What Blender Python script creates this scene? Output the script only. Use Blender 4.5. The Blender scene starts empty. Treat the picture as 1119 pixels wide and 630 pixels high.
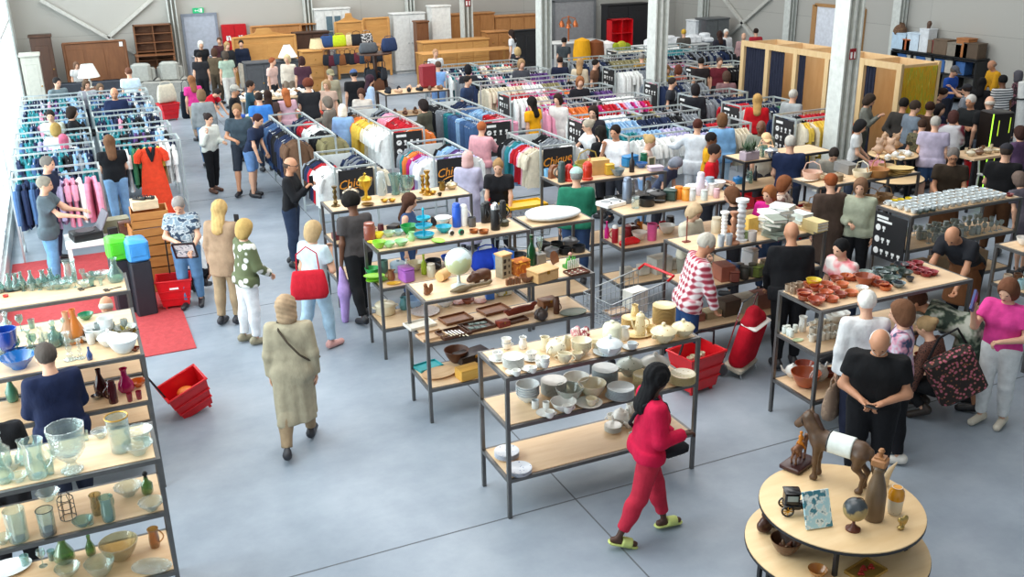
import bpy, math, random
import numpy as np
from mathutils import Vector, Matrix, Euler
random.seed(7)
SC = bpy.context.scene
COL = SC.collection
PI = math.pi
R_ = math.radians
# ---------------------------------------------------------------- camera
YAW, PITCH, ROLL, FPX, CAMH = .418, .357, -.0195, 1061., 5.0
def _rot(yaw, pit, rol):
 cy, sy, cp, sp, cr, sr = math.cos(yaw), math.sin(yaw), math.cos(pit), math.sin(pit), math.cos(rol), math.sin(rol)
 Rz = np.array([[cy, -sy, 0], [sy, cy, 0], [0, 0, 1]])
 M = np.array([[1, 0, 0], [0, -sp, -cp], [0, cp, -sp]])
 Rr = np.array([[cr, -sr, 0], [sr, cr, 0], [0, 0, 1]])
 return Rr @ M @ Rz
CR = _rot(YAW, PITCH, ROLL)
cam = bpy.data.cameras.new('camera'); camo = bpy.data.objects.new('camera', cam); COL.objects.link(camo)
cam.sensor_width = 36; cam.lens = FPX / 1119 * 36; cam.clip_end = 200
camo.matrix_world = Matrix(((CR[0][0], -CR[1][0], -CR[2][0], 0), (CR[0][1], -CR[1][1], -CR[2][1], 0), (CR[0][2], -CR[1][2], -CR[2][2], CAMH), (0, 0, 0, 1)))
SC.camera = camo
# ---------------------------------------------------------------- view, world and light
vs = SC.view_settings
vs.view_transform = 'Standard'; vs.look = 'None'; vs.gamma = 1; vs.use_curve_mapping = False
vs.exposure = 0.0
W = bpy.data.worlds.new('daylight'); SC.world = W; W.use_nodes = True
bg = W.node_tree.nodes['Background']; bg.inputs[0].default_value = (.93, .97, 1, 1); bg.inputs[1].default_value = .78
def area(name, loc, rot, sx, sy, power, col):
 l = bpy.data.lights.new(name, 'AREA'); l.shape = 'RECTANGLE'; l.size = sx; l.size_y = sy; l.energy = power; l.color = col
 o = bpy.data.objects.new(name, l); o.location = loc; o.rotation_euler = rot; COL.objects.link(o); return o
area('roof_light', (3, 8, 9.5), (0, 0, 0), 7, 7, 600, (1, .97, .93))
area('roof_light', (9, 16, 9.5), (0, 0, 0), 8, 10, 900, (1, .97, .93))
area('roof_light', (8, 29, 9.5), (0, 0, 0), 14, 8, 1000, (1, .95, .88))
area('window_light', (-2.4, 21, 4.2), (0, R_(-90), 0), 8, 30, 4200, (.82, .95, 1))
SC.cycles.max_bounces = 8; SC.cycles.transparent_max_bounces = 14; SC.cycles.caustics_reflective = False; SC.cycles.caustics_refractive = False
def P(px, py, z=0.):
 d = CR.T @ np.array([(px - 559.5) / FPX, (py - 315) / FPX, 1.])
 t = (z - CAMH) / d[2]
 return Vector((d[0] * t, d[1] * t, z))
def PY(px, py, y):
 "the point seen at a pixel on the upright plane y"
 d = CR.T @ np.array([(px - 559.5) / FPX, (py - 315) / FPX, 1.]); t = y / d[1]
 return Vector((d[0] * t, y, CAMH + d[2] * t))
def PX(px, py, x):
 d = CR.T @ np.array([(px - 559.5) / FPX, (py - 315) / FPX, 1.]); t = x / d[0]
 return Vector((x, d[1] * t, CAMH + d[2] * t))
def screen_x(p):
 q = CR @ (np.array(p) - np.array([0, 0, CAMH])); return 559.5 + FPX * q[0] / q[2]
# ---------------------------------------------------------------- materials
def lin(h):
 h = h.lstrip('#'); return tuple(((v / 12.92) if v <= .04045 else ((v + .055) / 1.055) ** 2.4) for v in (int(h[i:i + 2], 16) / 255 for i in (0, 2, 4)))
MC = {}
def _new(name):
 m = bpy.data.materials.new(name); m.use_nodes = True
 return m, m.node_tree.nodes, m.node_tree.links, m.node_tree.nodes['Principled BSDF']
def _co(n, l, sc=(1, 1, 1), kind='Object'):
 t = n.new('ShaderNodeTexCoord'); mp = n.new('ShaderNodeMapping'); mp.inputs['Scale'].default_value = sc
 l.new(t.outputs[kind], mp.inputs[0]); return mp.outputs[0]
def _noise(n, l, co, scale, detail=3, rough=.55):
 t = n.new('ShaderNodeTexNoise'); t.inputs['Scale'].default_value = scale; t.inputs['Detail'].default_value = detail; t.inputs['Roughness'].default_value = rough
 l.new(co, t.inputs['Vector']); return t.outputs['Fac']
def _ramp(n, l, fac, stops, interp='LINEAR'):
 r = n.new('ShaderNodeValToRGB'); r.color_ramp.interpolation = interp; e = r.color_ramp.elements
 while len(e) < len(stops): e.new(.5)
 for i, (p, c) in enumerate(stops): e[i].position = p; e[i].color = (*(lin(c) if isinstance(c, str) else c), 1)
 l.new(fac, r.inputs[0]); return r.outputs[0]
def _bump(n, l, fac, bs, strength, dist=.02):
 b = n.new('ShaderNodeBump'); b.inputs['Strength'].default_value = strength; b.inputs['Distance'].default_value = dist
 l.new(fac, b.inputs['Height']); l.new(b.outputs[0], bs.inputs['Normal'])
def shade(c, k): return tuple(min(1, max(0, v * k)) for v in c)
def plain(h, rough=.45, metal=0., var=.1, scale=9):
 k = ('p', h, rough, metal)
 if k in MC: return MC[k]
 m, n, l, b = _new('paint_' + h.strip('#')); c = lin(h)
 l.new(_ramp(n, l, _noise(n, l, _co(n, l), scale), [(.3, shade(c, 1 - var)), (.7, shade(c, 1 + var))]), b.inputs['Base Color'])
 b.inputs['Roughness'].default_value = rough; b.inputs['Metallic'].default_value = metal
 MC[k] = m; return m
def fabric(h, wr=.5):
 k = ('f', h)
 if k in MC: return MC[k]
 m, n, l, b = _new('cloth_' + h.strip('#')); c = lin(h); co = _co(n, l)
 l.new(_ramp(n, l, _noise(n, l, co, 14), [(.25, shade(c, .86)), (.75, shade(c, 1.12))]), b.inputs['Base Color'])
 b.inputs['Roughness'].default_value = .85; b.inputs['Specular IOR Level'].default_value = .25
 _bump(n, l, _noise(n, l, _co(n, l, (1, 1, .45)), 11, 4), b, wr, .03); MC[k] = m; return m
def pattern(kind, a, b_, c_=None, scale=30):
 k = (kind, a, b_, c_, scale)
 if k in MC: return MC[k]
 m, n, l, b = _new(kind + '_cloth'); co = _co(n, l)
 b.inputs['Roughness'].default_value = .85
 def wave(axis, sc):
  w = n.new('ShaderNodeTexWave'); w.bands_direction = axis; w.inputs['Scale'].default_value = sc; w.inputs['Distortion'].default_value = .6; w.inputs['Detail'].default_value = 0
  l.new(co, w.inputs['Vector']); return w.outputs['Fac']
 if kind == 'stripe':
  col = _ramp(n, l, wave('Z', scale / 10), [(.45, a), (.55, b_)])
 elif kind == 'plaid':
  mx = n.new('ShaderNodeMath'); mx.operation = 'ADD'; l.new(wave('X', scale / 10), mx.inputs[0]); l.new(wave('Z', scale / 10), mx.inputs[1])
  hf = n.new('ShaderNodeMath'); hf.operation = 'MULTIPLY'; hf.inputs[1].default_value = .5; l.new(mx.outputs[0], hf.inputs[0])
  col = _ramp(n, l, hf.outputs[0], [(.38, a), (.55, c_ or b_), (.8, b_)])
 elif kind == 'floral':
  v = n.new('ShaderNodeTexVoronoi'); v.inputs['Scale'].default_value = scale; l.new(co, v.inputs['Vector'])
  col = _ramp(n, l, v.outputs['Distance'], [(.25, b_), (.36, c_ or b_), (.45, a)])
 else:
  col = _ramp(n, l, _noise(n, l, co, scale, 2), [(.42, a), (.5, c_ or b_), (.58, b_)])
 l.new(col, b.inputs['Base Color']); _bump(n, l, _noise(n, l, _co(n, l, (1, 1, .45)), 11, 4), b, .4, .03)
 MC[k] = m; return m
def wood(a, b_, sc=(3, 26, 26), rough=.5):
 k = ('w', a, b_, sc)
 if k in MC: return MC[k]
 m, n, l, b = _new('wood_' + a.strip('#')); co = _co(n, l, sc)
 l.new(_ramp(n, l, _noise(n, l, co, 1.0, 6, .6), [(.3, a), (.7, b_)]), b.inputs['Base Color'])
 b.inputs['Roughness'].default_value = rough; MC[k] = m; return m
def ceramic(h, deco=None):
 k = ('c', h, deco)
 if k in MC: return MC[k]
 m, n, l, b = _new('glaze_' + h.strip('#')); c = lin(h)
 if deco:
  v = n.new('ShaderNodeTexVoronoi'); v.inputs['Scale'].default_value = 26; l.new(_co(n, l), v.inputs['Vector'])
  col = _ramp(n, l, v.outputs['Distance'], [(.13, deco), (.2, c)])
 else: col = _ramp(n, l, _noise(n, l, _co(n, l), 18), [(.3, shade(c, .93)), (.7, shade(c, 1.04))])
 l.new(col, b.inputs['Base Color'])
 b.inputs['Roughness'].default_value = .22; b.inputs['Coat Weight'].default_value = .3; MC[k] = m; return m
def glass(h='#f2faf8', body=.1, cut=False):
 k = ('g', h, body, cut)
 if k in MC: return MC[k]
 m, n, l, b = _new('glass_' + h.strip('#')); c = lin(h)
 tr = n.new('ShaderNodeBsdfTransparent'); tr.inputs[0].default_value = (*shade(c, .99), 1)
 gl = n.new('ShaderNodeBsdfGlossy'); gl.inputs['Roughness'].default_value = .06
 lw = n.new('ShaderNodeLayerWeight'); lw.inputs[0].default_value = .27
 nz = _noise(n, l, _co(n, l), 60 if cut else 20, 1)
 bp = n.new('ShaderNodeBump'); bp.inputs['Strength'].default_value = .9 if cut else .12; bp.inputs['Distance'].default_value = .01
 l.new(nz, bp.inputs['Height']); l.new(bp.outputs[0], gl.inputs['Normal']); l.new(bp.outputs[0], lw.inputs['Normal'])
 mx = n.new('ShaderNodeMixShader'); l.new(lw.outputs['Facing'], mx.inputs[0]); l.new(tr.outputs[0], mx.inputs[1]); l.new(gl.outputs[0], mx.inputs[2])
 df = n.new('ShaderNodeBsdfDiffuse'); df.inputs[0].default_value = (*c, 1)
 m2 = n.new('ShaderNodeMixShader'); m2.inputs[0].default_value = body; l.new(mx.outputs[0], m2.inputs[1]); l.new(df.outputs[0], m2.inputs[2])
 l.new(m2.outputs[0], n['Material Output'].inputs[0]); n.remove(b); MC[k] = m; return m
def glow(h, s):
 k = ('e', h, s)
 if k in MC: return MC[k]
 m, n, l, b = _new('light_' + h.strip('#')); b.inputs['Emission Color'].default_value = (*lin(h), 1); b.inputs['Emission Strength'].default_value = s
 b.inputs['Base Color'].default_value = (*lin(h), 1); MC[k] = m; return m
STEEL = plain('#6d6c6b', .42, .75, .12); RAIL = plain('#c3cdcd', .35, .5, .06); DARKSTEEL = plain('#3a3a3c', .45, .6)
BOARD = wood('#d6b48c', '#e6c9a4', (2, 14, 14), .45); CHROME = plain('#c8ccd0', .18, .95, .03); BLACKP = plain('#17181b', .4); REDP = plain('#d8141e', .3)
WHITE = plain('#eef0ee', .4); BRASS = plain('#b98f3e', .3, .9)
# ---------------------------------------------------------------- mesh builder
class MB:
 def __init__(s): s.v = []; s.f = []; s.mi = []; s.m = 0
 def add(s, vs, fs):
  o = len(s.v); s.v.extend([tuple(v) for v in vs]); s.f.extend([tuple(i + o for i in f) for f in fs]); s.mi.extend([s.m] * len(fs)); return s
 def box(s, c, d, rz=0, rot=None, bev=0):
  x, y, z = d[0] / 2, d[1] / 2, d[2] / 2
  M = (rot if rot is not None else Matrix.Rotation(rz, 3, 'Z')); c = Vector(c)
  if bev:
   b = min(bev, x * .9, y * .9, z * .9); vs = []
   for zz, k in ((-z, b), (-z + b, 0), (z - b, 0), (z, b)):
    for (sx, sy) in ((1, -1), (1, 1), (-1, 1), (-1, -1)):
     a_ = (sx * (x - k), sy * (y - k - b)); b2 = (sx * (x - k - b), sy * (y - k))
     for q in ((a_, b2) if sx * sy > 0 else (b2, a_)): vs.append(c + M @ Vector((q[0], q[1], zz)))
   fs = [tuple(range(7, -1, -1)), tuple(range(24, 32))]
   for r in range(3):
    for i in range(8): fs.append((r * 8 + i, r * 8 + (i + 1) % 8, r * 8 + 8 + (i + 1) % 8, r * 8 + 8 + i))
   return s.add(vs, fs)
  vs = [c + M @ Vector((sx * x, sy * y, sz * z)) for sz in (-1, 1) for (sx, sy) in ((-1, -1), (1, -1), (1, 1), (-1, 1))]
  return s.add(vs, [(3, 2, 1, 0), (4, 5, 6, 7), (0, 1, 5, 4), (1, 2, 6, 5), (2, 3, 7, 6), (3, 0, 4, 7)])
 def bar(s, a, b, w, h=None):
  a, b = Vector(a), Vector(b); d = b - a
  q = d.to_track_quat('X', 'Z').to_matrix()
  return s.box((a + b) / 2, (d.length, w, h or w), rot=q)
 def tube(s, pts, r, n=8, closed=False):
  pts = [Vector(p) for p in pts]; k = len(pts); rs = r if isinstance(r, (list, tuple)) else [r] * k; vs = []; fs = []
  t0 = (pts[1] - pts[0]).normalized(); u = t0.orthogonal().normalized()
  for i, p in enumerate(pts):
   t = (pts[(i + 1) % k] - pts[i - 1]) if closed else (pts[min(i + 1, k - 1)] - pts[max(i - 1, 0)])
   t = t.normalized() if t.length > 1e-9 else t0
   u = (u - t * u.dot(t)); u = u.normalized() if u.length > 1e-6 else t.orthogonal().normalized(); w = t.cross(u)
   for j in range(n): a = 2 * PI * j / n; vs.append(p + (u * math.cos(a) + w * math.sin(a)) * rs[i])
  for i in range(k if closed else k - 1):
   for j in range(n): i2 = (i + 1) % k; fs.append((i * n + j, i * n + (j + 1) % n, i2 * n + (j + 1) % n, i2 * n + j))
  if not closed: fs.append(tuple(range(n - 1, -1, -1))); fs.append(tuple((k - 1) * n + j for j in range(n)))
  return s.add(vs, fs)
 def lathe(s, prof, n=20, c=(0, 0, 0), sq=1., wob=0, sy=1., rot=None):
  vs = []; fs = []; c = Vector(c); k = len(prof)
  for (r, z) in prof:
   for j in range(n):
    a = 2 * PI * j / n; rr = max(r, 1e-4) * (1 + (wob if j % 2 else -wob)); q = Vector((rr * math.cos(a), rr * math.sin(a) * sy, z))
    vs.append(c + (rot @ q if rot is not None else q))
  for i in range(k - 1):
   for j in range(n): fs.append((i * n + j, i * n + (j + 1) % n, (i + 1) * n + (j + 1) % n, (i + 1) * n + j))
  if prof[0][0] > 1e-3: fs.append(tuple(range(n - 1, -1, -1)))
  if prof[-1][0] > 1e-3: fs.append(tuple((k - 1) * n + j for j in range(n)))
  return s.add(vs, fs)
 def ball(s, c, r, n=12, m=8):
  r = r if isinstance(r, (tuple, list)) else (r, r, r); pr = [(math.sin(PI * i / m), -math.cos(PI * i / m)) for i in range(m + 1)]; vs = []; fs = []
  c = Vector(c)
  for (q, z) in pr:
   for j in range(n): a = 2 * PI * j / n; vs.append(c + Vector((r[0] * max(q, 1e-3) * math.cos(a), r[1] * max(q, 1e-3) * math.sin(a), r[2] * z)))
  for i in range(m):
   for j in range(n): fs.append((i * n + j, i * n + (j + 1) % n, (i + 1) * n + (j + 1) % n, (i + 1) * n + j))
  return s.add(vs, fs)
 def prism(s, poly, z0, z1, c=(0, 0, 0), rot=None):
  k = len(poly); c = Vector(c); vs = []
  for z in (z0, z1):
   for p in poly: q = Vector((p[0], p[1], z)); vs.append(c + (rot @ q if rot is not None else q))
  return s.add(vs, [tuple(range(k - 1, -1, -1)), tuple(range(k, 2 * k))] + [(i, (i + 1) % k, k + (i + 1) % k, k + i) for i in range(k)])
 def mesh(s, name, mats, sharp=40, smooth=True):
  me = bpy.data.meshes.new(name); me.from_pydata(s.v, [], s.f)
  for m in (mats if isinstance(mats, (list, tuple)) else [mats]): me.materials.append(m)
  if any(s.mi): me.polygons.foreach_set('material_index', s.mi)
  if smooth:
   me.polygons.foreach_set('use_smooth', [True] * len(me.polygons)); me.set_sharp_from_angle(angle=R_(sharp))
  me.update(); return me
def cap_mesh(name, V, F, mats, mi=None):
 me = bpy.data.meshes.new(name); nv, nf = len(V), len(F)
 me.vertices.add(nv); me.vertices.foreach_set('co', np.asarray(V, np.float32).ravel())
 me.loops.add(nf * 4); me.polygons.add(nf)
 me.loops.foreach_set('vertex_index', np.asarray(F, np.int32).ravel())
 me.polygons.foreach_set('loop_start', np.arange(nf, dtype=np.int32) * 4)
 me.polygons.foreach_set('use_smooth', np.ones(nf, bool))
 for m in (mats if isinstance(mats, (list, tuple)) else [mats]): me.materials.append(m)
 me.update(calc_edges=True); return me
# ---------------------------------------------------------------- objects
LAB = {}
def ob(name, me, parent=None, loc=(0, 0, 0), rz=0., sc=None, rot=None, mat=None):
 o = bpy.data.objects.new(name, me); COL.objects.link(o); o.location = loc
 o.rotation_euler = rot if rot is not None else (0, 0, rz)
 if sc is not None: o.scale = sc if isinstance(sc, (tuple, list)) else (sc, sc, sc)
 if parent is not None: o.parent = parent
 if mat is not None: o.material_slots[0].link = 'OBJECT'; o.material_slots[0].material = mat
 return o
def om(name, mb, m, parent=None, *a, **k): return ob(name, mb.mesh(name, m), parent, *a, **k)
RX, RY = Matrix.Rotation(R_(90), 3, 'X'), Matrix.Rotation(R_(90), 3, 'Y')
def tag(o, label, cat, group=None, order=None, kind=None):
 "order: how repeats of the same label are told apart when the script ends"
 o['category'] = cat; o['label'] = label
 if group: o['group'] = group
 if kind: o['kind'] = kind
 LAB.setdefault(label, []).append((o, order)); return o
def thing(name, label, cat, loc=(0, 0, 0), rz=0., group=None, order=None):
 return tag(ob(name, None, None, loc, rz), label, cat, group, order)
def struct(name, me, loc=(0, 0, 0), rz=0., parent=None):
 o = ob(name, me, parent, loc, rz)
 if parent is None: o['kind'] = 'structure'
 return o
def copy_thing(o, parent=None):
 c = o.copy(); COL.objects.link(c)
 if parent is not None: c.parent = parent
 for ch in o.children: copy_thing(ch, c)
 return c
def text(name, body, size, parent, loc, rot, m, shear=0., ext=.002):
 c = bpy.data.curves.new(name, 'FONT'); c.body = body; c.size = size; c.shear = shear; c.extrude = ext; c.align_x = 'CENTER'; c.align_y = 'CENTER'; c.resolution_u = 2
 c.materials.append(m)
 tmp = bpy.data.objects.new(name, c); COL.objects.link(tmp); dg = bpy.context.evaluated_depsgraph_get(); me = bpy.data.meshes.new_from_object(tmp.evaluated_get(dg)); bpy.data.objects.remove(tmp)
 if not me.materials: me.materials.append(m)
 return ob(name, me, parent, loc, rot=rot)
def nth(i):
 return ['first', 'second', 'third', 'fourth', 'fifth', 'sixth', 'seventh', 'eighth', 'ninth', 'tenth'][i - 1] if i <= 10 else '%d%s' % (i, 'th' if 10 <= i % 100 <= 20 else {1: 'st', 2: 'nd', 3: 'rd'}.get(i % 10, 'th'))
# ---------------------------------------------------------------- surfaces grown from distance fields
def surfnet(d, org, h):
 s = d < 0; nx, ny, nz = d.shape
 c = np.zeros((nx - 1, ny - 1, nz - 1), np.int8)
 for i in (0, 1):
  for j in (0, 1):
   for k in (0, 1): c += s[i:nx - 1 + i, j:ny - 1 + j, k:nz - 1 + k]
 act = (c > 0) & (c < 8); idx = -np.ones(act.shape, np.int64); A = np.argwhere(act); idx[act] = np.arange(len(A))
 if len(A) == 0: return np.zeros((0, 3)), np.zeros((0, 4), int)
 acc = np.zeros((len(A), 3)); cnt = np.zeros(len(A)); a0, a1, a2 = A.T
 for ax in range(3):
  o1, o2 = [x for x in range(3) if x != ax]
  for i in (0, 1):
   for j in (0, 1):
    b = [a0, a1, a2]; b[o1] = b[o1] + i; b[o2] = b[o2] + j; e = list(b); e[ax] = e[ax] + 1
    v0 = d[tuple(b)]; v1 = d[tuple(e)]; cr = (v0 < 0) != (v1 < 0)
    t = np.where(cr, v0 / np.where(cr, v0 - v1, 1), 0); p = np.zeros((len(A), 3)); p[:, ax] = t; p[:, o1] = i; p[:, o2] = j
    acc += p * cr[:, None]; cnt += cr
 V = (A + acc / np.maximum(cnt, 1)[:, None]) * h + org
 F = []
 for ax in range(3):
  o1, o2 = (ax + 1) % 3, (ax + 2) % 3
  sl0 = [slice(1, -1)] * 3; sl0[ax] = slice(0, -1); sl1 = [slice(1, -1)] * 3; sl1[ax] = slice(1, None)
  cr = s[tuple(sl0)] != s[tuple(sl1)]; E = np.argwhere(cr)
  if len(E) == 0: continue
  off = np.ones(3, int); off[ax] = 0; E = E + off; ins = s[tuple(E.T)]
  q = []
  for (i, j) in ((-1, -1), (0, -1), (0, 0), (-1, 0)):
   g = E.copy(); g[:, o1] += i; g[:, o2] += j; q.append(idx[tuple(g.T)])
  q = np.stack(q, 1); q[~ins] = q[~ins][:, ::-1]; F.append(q)
 F = np.concatenate(F); F = F[(F >= 0).all(1)]
 return V, F
def grid(lo, hi, h):
 ax = [np.arange(lo[i] - 2 * h, hi[i] + 3 * h, h, dtype=np.float32) for i in range(3)]
 return np.stack(np.meshgrid(*ax, indexing='ij'), -1), np.array([a[0] for a in ax])
def dcap(p, a, b, ra, rb):
 a = np.asarray(a, np.float32); b = np.asarray(b, np.float32); ab = b - a; q = p - a
 t = np.clip((q @ ab) / max(float(ab @ ab), 1e-9), 0, 1)
 return np.sqrt(((q - t[..., None] * ab) ** 2).sum(-1)) - (ra + (rb - ra) * t)
def dell(p, c, r):
 q = (p - np.asarray(c, np.float32)); r = np.asarray(r, np.float32)
 k0 = np.sqrt(((q / r) ** 2).sum(-1)); k1 = np.sqrt(((q / (r * r)) ** 2).sum(-1)); return k0 * (k0 - 1) / np.maximum(k1, 1e-6)
def smin(a, b, k):
 h = np.clip(.5 + .5 * (b - a) / k, 0, 1); return b + (a - b) * h - k * h * (1 - h)
def blob(name, prims, m, h=.01, k=.02, cut=None):
 "one smooth skin over capsules (a, b, ra, rb) and ellipsoids (c, (rx, ry, rz))"
 lo = np.full(3, 9e9); hi = -lo
 for q in prims:
  if len(q) == 2: c, r = np.array(q[0]), np.array(q[1]); lo = np.minimum(lo, c - r); hi = np.maximum(hi, c + r)
  else:
   for c, r in ((q[0], q[2]), (q[1], q[3])): lo = np.minimum(lo, np.array(c) - r); hi = np.maximum(hi, np.array(c) + r)
 p, org = grid(lo - k * .5, hi + k * .5, h); d = None
 for q in prims:
  e = dell(p, *q) if len(q) == 2 else dcap(p, *q)
  d = e if d is None else smin(d, e, k)
 if cut is not None: d = np.maximum(d, cut(p))
 V, F = surfnet(d, org, h); return cap_mesh(name, V, F, m)
# ---------------------------------------------------------------- people
ARMS = {  # (upper arm, forearm, finger curl): x outward, y forward, z up
 'down': ((.16, -.02, -1), (.05, .2, -1), 20), 'swing': ((.14, .35, -1), (.0, .6, -.9), 25), 'swingb': ((.16, -.4, -1), (.08, -.1, -1), 25),
 'hold': ((.14, .12, -1), (-.3, 1, .1), 45), 'low': ((.16, .3, -1), (-.35, .85, -.55), 45), 'phone': ((.12, .45, -.9), (-.42, .6, .7), 60), 'ear': ((.3, .25, -.95), (-.35, .25, 1), 60),
 'reach': ((.1, .75, -.7), (-.05, 1, -.1), 35), 'dip': ((.1, .5, -.9), (-.08, .55, -.85), 40), 'side': ((.7, .35, -.6), (1, .5, -.15), 35), 'up': ((.25, .8, .1), (.0, .7, .75), 40),
 'cross': ((.22, .18, -1), (-1, .38, .05), 30), 'belly': ((.3, .15, -1), (-.75, .7, -.1), 60), 'back': ((.3, -.35, -1), (-.7, -.25, -.45), 40), 'hip': ((.55, -.25, -.9), (-.6, .4, -.3), 40), 'lift': ((.2, .6, -.7), (-.1, .5, .9), 55)}
LEGS = {'stand': (3, 5, -3, 5), 'walk': (18, 5, -12, 14), 'walkl': (-12, 14, 18, 5), 'step': (12, 8, -10, 12), 'squat': (98, 128, 84, 132), 'kneel': (92, 92, -4, 88), 'bend': (-4, 2, -8, 2)}
SKIN = {'a': '#d8a88c', 'b': '#c08a6a', 'c': '#6b4530', 'd': '#4a2f22'}
NP = [0]; FOOT = []; STAND = []
def person(label, at, fa, H=1.68, arms=('down', 'down'), legs='stand', lean=4., nod=8., turn=0., top='#222428', bottom='#26344f', sleeve='short', kind='shirt', hem=None, legcut=.95, hair='#4a3324', cut='short', skin='a', shoe='#26262a', fat=1., det=1, glasses=False, cap=None, by='head', group=None, z0=0., apron=None, female=False, mat_top=None, slide=False):
 S = H / 1.70; rot = lambda a: np.array([[1, 0, 0], [0, math.cos(a), math.sin(a)], [0, -math.sin(a), math.cos(a)]])
 h = {2: .0135, 1: .02, 0: .03}[det]
 aR, bR, aL, bL = LEGS[legs]
 D = {}; J = {}
 # legs: joint positions before the feet are set on the floor
 def leg(s, a, b):
  a, b = R_(a), R_(b); hp = np.array([s * .088 * fat ** .5, 0, 0.]); kn = hp + .43 * np.array([s * .02, math.sin(a), -math.cos(a)]); an = kn + .41 * np.array([0, math.sin(a - b), -math.cos(a - b)])
  return hp, kn, an
 G = {'R': leg(1, aR, bR), 'L': leg(-1, aL, bL)}
 feet = {}
 for s in 'RL':
  hp, kn, an = G[s]; sh = an - kn; pit = math.atan2(sh[1], -sh[2]); tilt = max(-1.0, min(.0, pit * .55)) if legs != 'kneel' else pit
  fd = np.array([.12 * (1 if s == 'R' else -1), math.cos(tilt), math.sin(tilt)]); feet[s] = (an - fd * .05 + [0, 0, -.035], an + fd * .15 + [0, 0, -.045])
 low = min(min(feet[s][0][2], feet[s][1][2]) for s in 'RL') - .036
 pz = -low
 up = np.array([0, 0, pz]); Rl = rot(-R_(lean)).T  # lean forward about the pelvis
 LT = lambda q: np.array(q) @ Ml + up
 Ml = np.array([[1, 0, 0], [0, math.cos(R_(lean)), -math.sin(R_(lean))], [0, math.sin(R_(lean)), math.cos(R_(lean))]])
 for s in 'RL': G[s] = tuple(q + up for q in G[s]); feet[s] = tuple(q + up for q in feet[s])
 hand = {}; A = {}
 for s, sg, ar in (('R', 1, arms[0]), ('L', -1, arms[1])):
  u, f, curl = ARMS[ar]; u = np.array([u[0] * sg, u[1], u[2]], float); f = np.array([f[0] * sg, f[1], f[2]], float)
  ml = Ml if lean < 40 else np.eye(3); u = u / np.linalg.norm(u) @ ml; f = f / np.linalg.norm(f) @ ml
  sh = LT((sg * .165 * (1 + .3 * (fat - 1)), 0, .447)); el = sh + u * .285; wr = el + f * .245; A[s] = (sh, el, wr)
  side = np.cross(f, np.array([0, 0, 1.])); side = side / np.linalg.norm(side) if np.linalg.norm(side) > .25 else np.array([0, sg * 1., 0]); hand[s] = (wr, f, side, curl)
 nk = LT((0, -.005, .50)); n2 = LT((0, .012, .59)); hr = R_(lean * .55 + nod); ct, st = math.cos(R_(turn)), math.sin(R_(turn))
 Rx = np.array([[1, 0, 0], [0, math.cos(hr), -math.sin(hr)], [0, math.sin(hr), math.cos(hr)]]); Rt = np.array([[ct, st, 0], [-st, ct, 0], [0, 0, 1]]); RH = Rt @ Rx
 HP = lambda q: np.array(q) @ RH + n2  # head frame, origin at the top of the neck
 pts = [nk] + [q for s in 'RL' for q in G[s] + feet[s] + A[s]] + [HP((0, 0, .19)), HP((.1, .12, 0)), HP((-.1, -.13, 0)), LT((.2, .17, .2)), LT((-.2, -.17, .2)), LT((.2, .17, 0)), LT((-.2, -.17, -.06)), hand['R'][0] + hand['R'][1] * .1, hand['L'][0] + hand['L'][1] * .1]
 if kind in ('coat', 'dress', 'skirt'): pts += [np.array([.34, .3, .2]), np.array([-.34, -.3, .2])]
 if cut in ('long', 'hijab', 'pony'): pts += [HP((0, -.14, -.3))]
 pts = np.array(pts); lo, hi = pts.min(0) - .075, pts.max(0) + .075
 p, org = grid(lo * S, hi * S, h); p = p / S; org = org / S; hh = h / S
 pt = (p - up.astype(np.float32)) @ Ml.T.astype(np.float32); zl = pt[..., 2]
 pf = pt * np.array([1, 1.28, 1], np.float32); fb = fat
 tor = dcap(pf, (-.115 * fb ** .4, -.01, .42), (.115 * fb ** .4, -.01, .42), .066, .066)
 tor = smin(tor, dcap(pf, (0, -.012, .45), (0, -.008, .5), .09, .056), .07); tor = smin(tor, dcap(pf, (-.075, .012 * fb, .33), (.075, .012 * fb, .33), .112 * fb, .112 * fb), .07)
 if female:
  for sg in (-1, 1): tor = smin(tor, dell(pf, (sg * .075, .105 * fb, .315), (.062, .06, .06)), .05)
 tor = smin(tor, dcap(pf, (-.052, .02 * (fb - 1) * 5, .16), (.052, .02 * (fb - 1) * 5, .16), .107 * fb, .107 * fb), .07)
 hip = dcap(pf, (-.072, -.01, .0), (.072, -.01, .0), .112 * fb ** .7, .112 * fb ** .7); hip = smin(hip, dcap(pf, (-.05, 0, .1), (.05, 0, .1), .1 * fb, .1 * fb), .05)
 D['tor'] = smin(tor, hip, .06) / 1.05; D['hip'] = hip
 lf = fat ** .5
 for s in 'RL':
  hp, kn, an = G[s]; D['th' + s] = dcap(p, hp + [0, 0, -.03], kn, .09 * lf, .058 * lf); D['sh' + s] = smin(dcap(p, kn, an, .054 * lf, .036), dell(p, kn * .7 + an * .3 - np.array([0, .015, 0]), (.05, .052, .1)), .04)
  D['ft' + s] = dcap(p, feet[s][0], feet[s][1], .037, .034)
  sh, el, wr = A[s]; D['ua' + s] = dcap(p, sh, el, .051 * lf, .039 * lf); D['fa' + s] = dcap(p, el, wr, .039 * lf, .026)
  w, f, sd, cu = hand[s]; D['hd' + s] = smin(dcap(p, w + f * .02 + sd * .016, w + f * .072 + sd * .024, .016, .014), dcap(p, w + f * .02 - sd * .016, w + f * .072 - sd * .022, .016, .014), .02)
 ph = (p - n2.astype(np.float32)) @ RH.T.astype(np.float32)
 skull = dell(ph, (0, -.004, .088), (.077, .098, .098)); jaw = dell(ph, (0, .03, .03), (.058, .062, .075))
 face = smin(skull, jaw, .04); face = smin(face, dcap(ph, (0, .088, .07), (0, .108, .04), .009, .015), .015)
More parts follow.
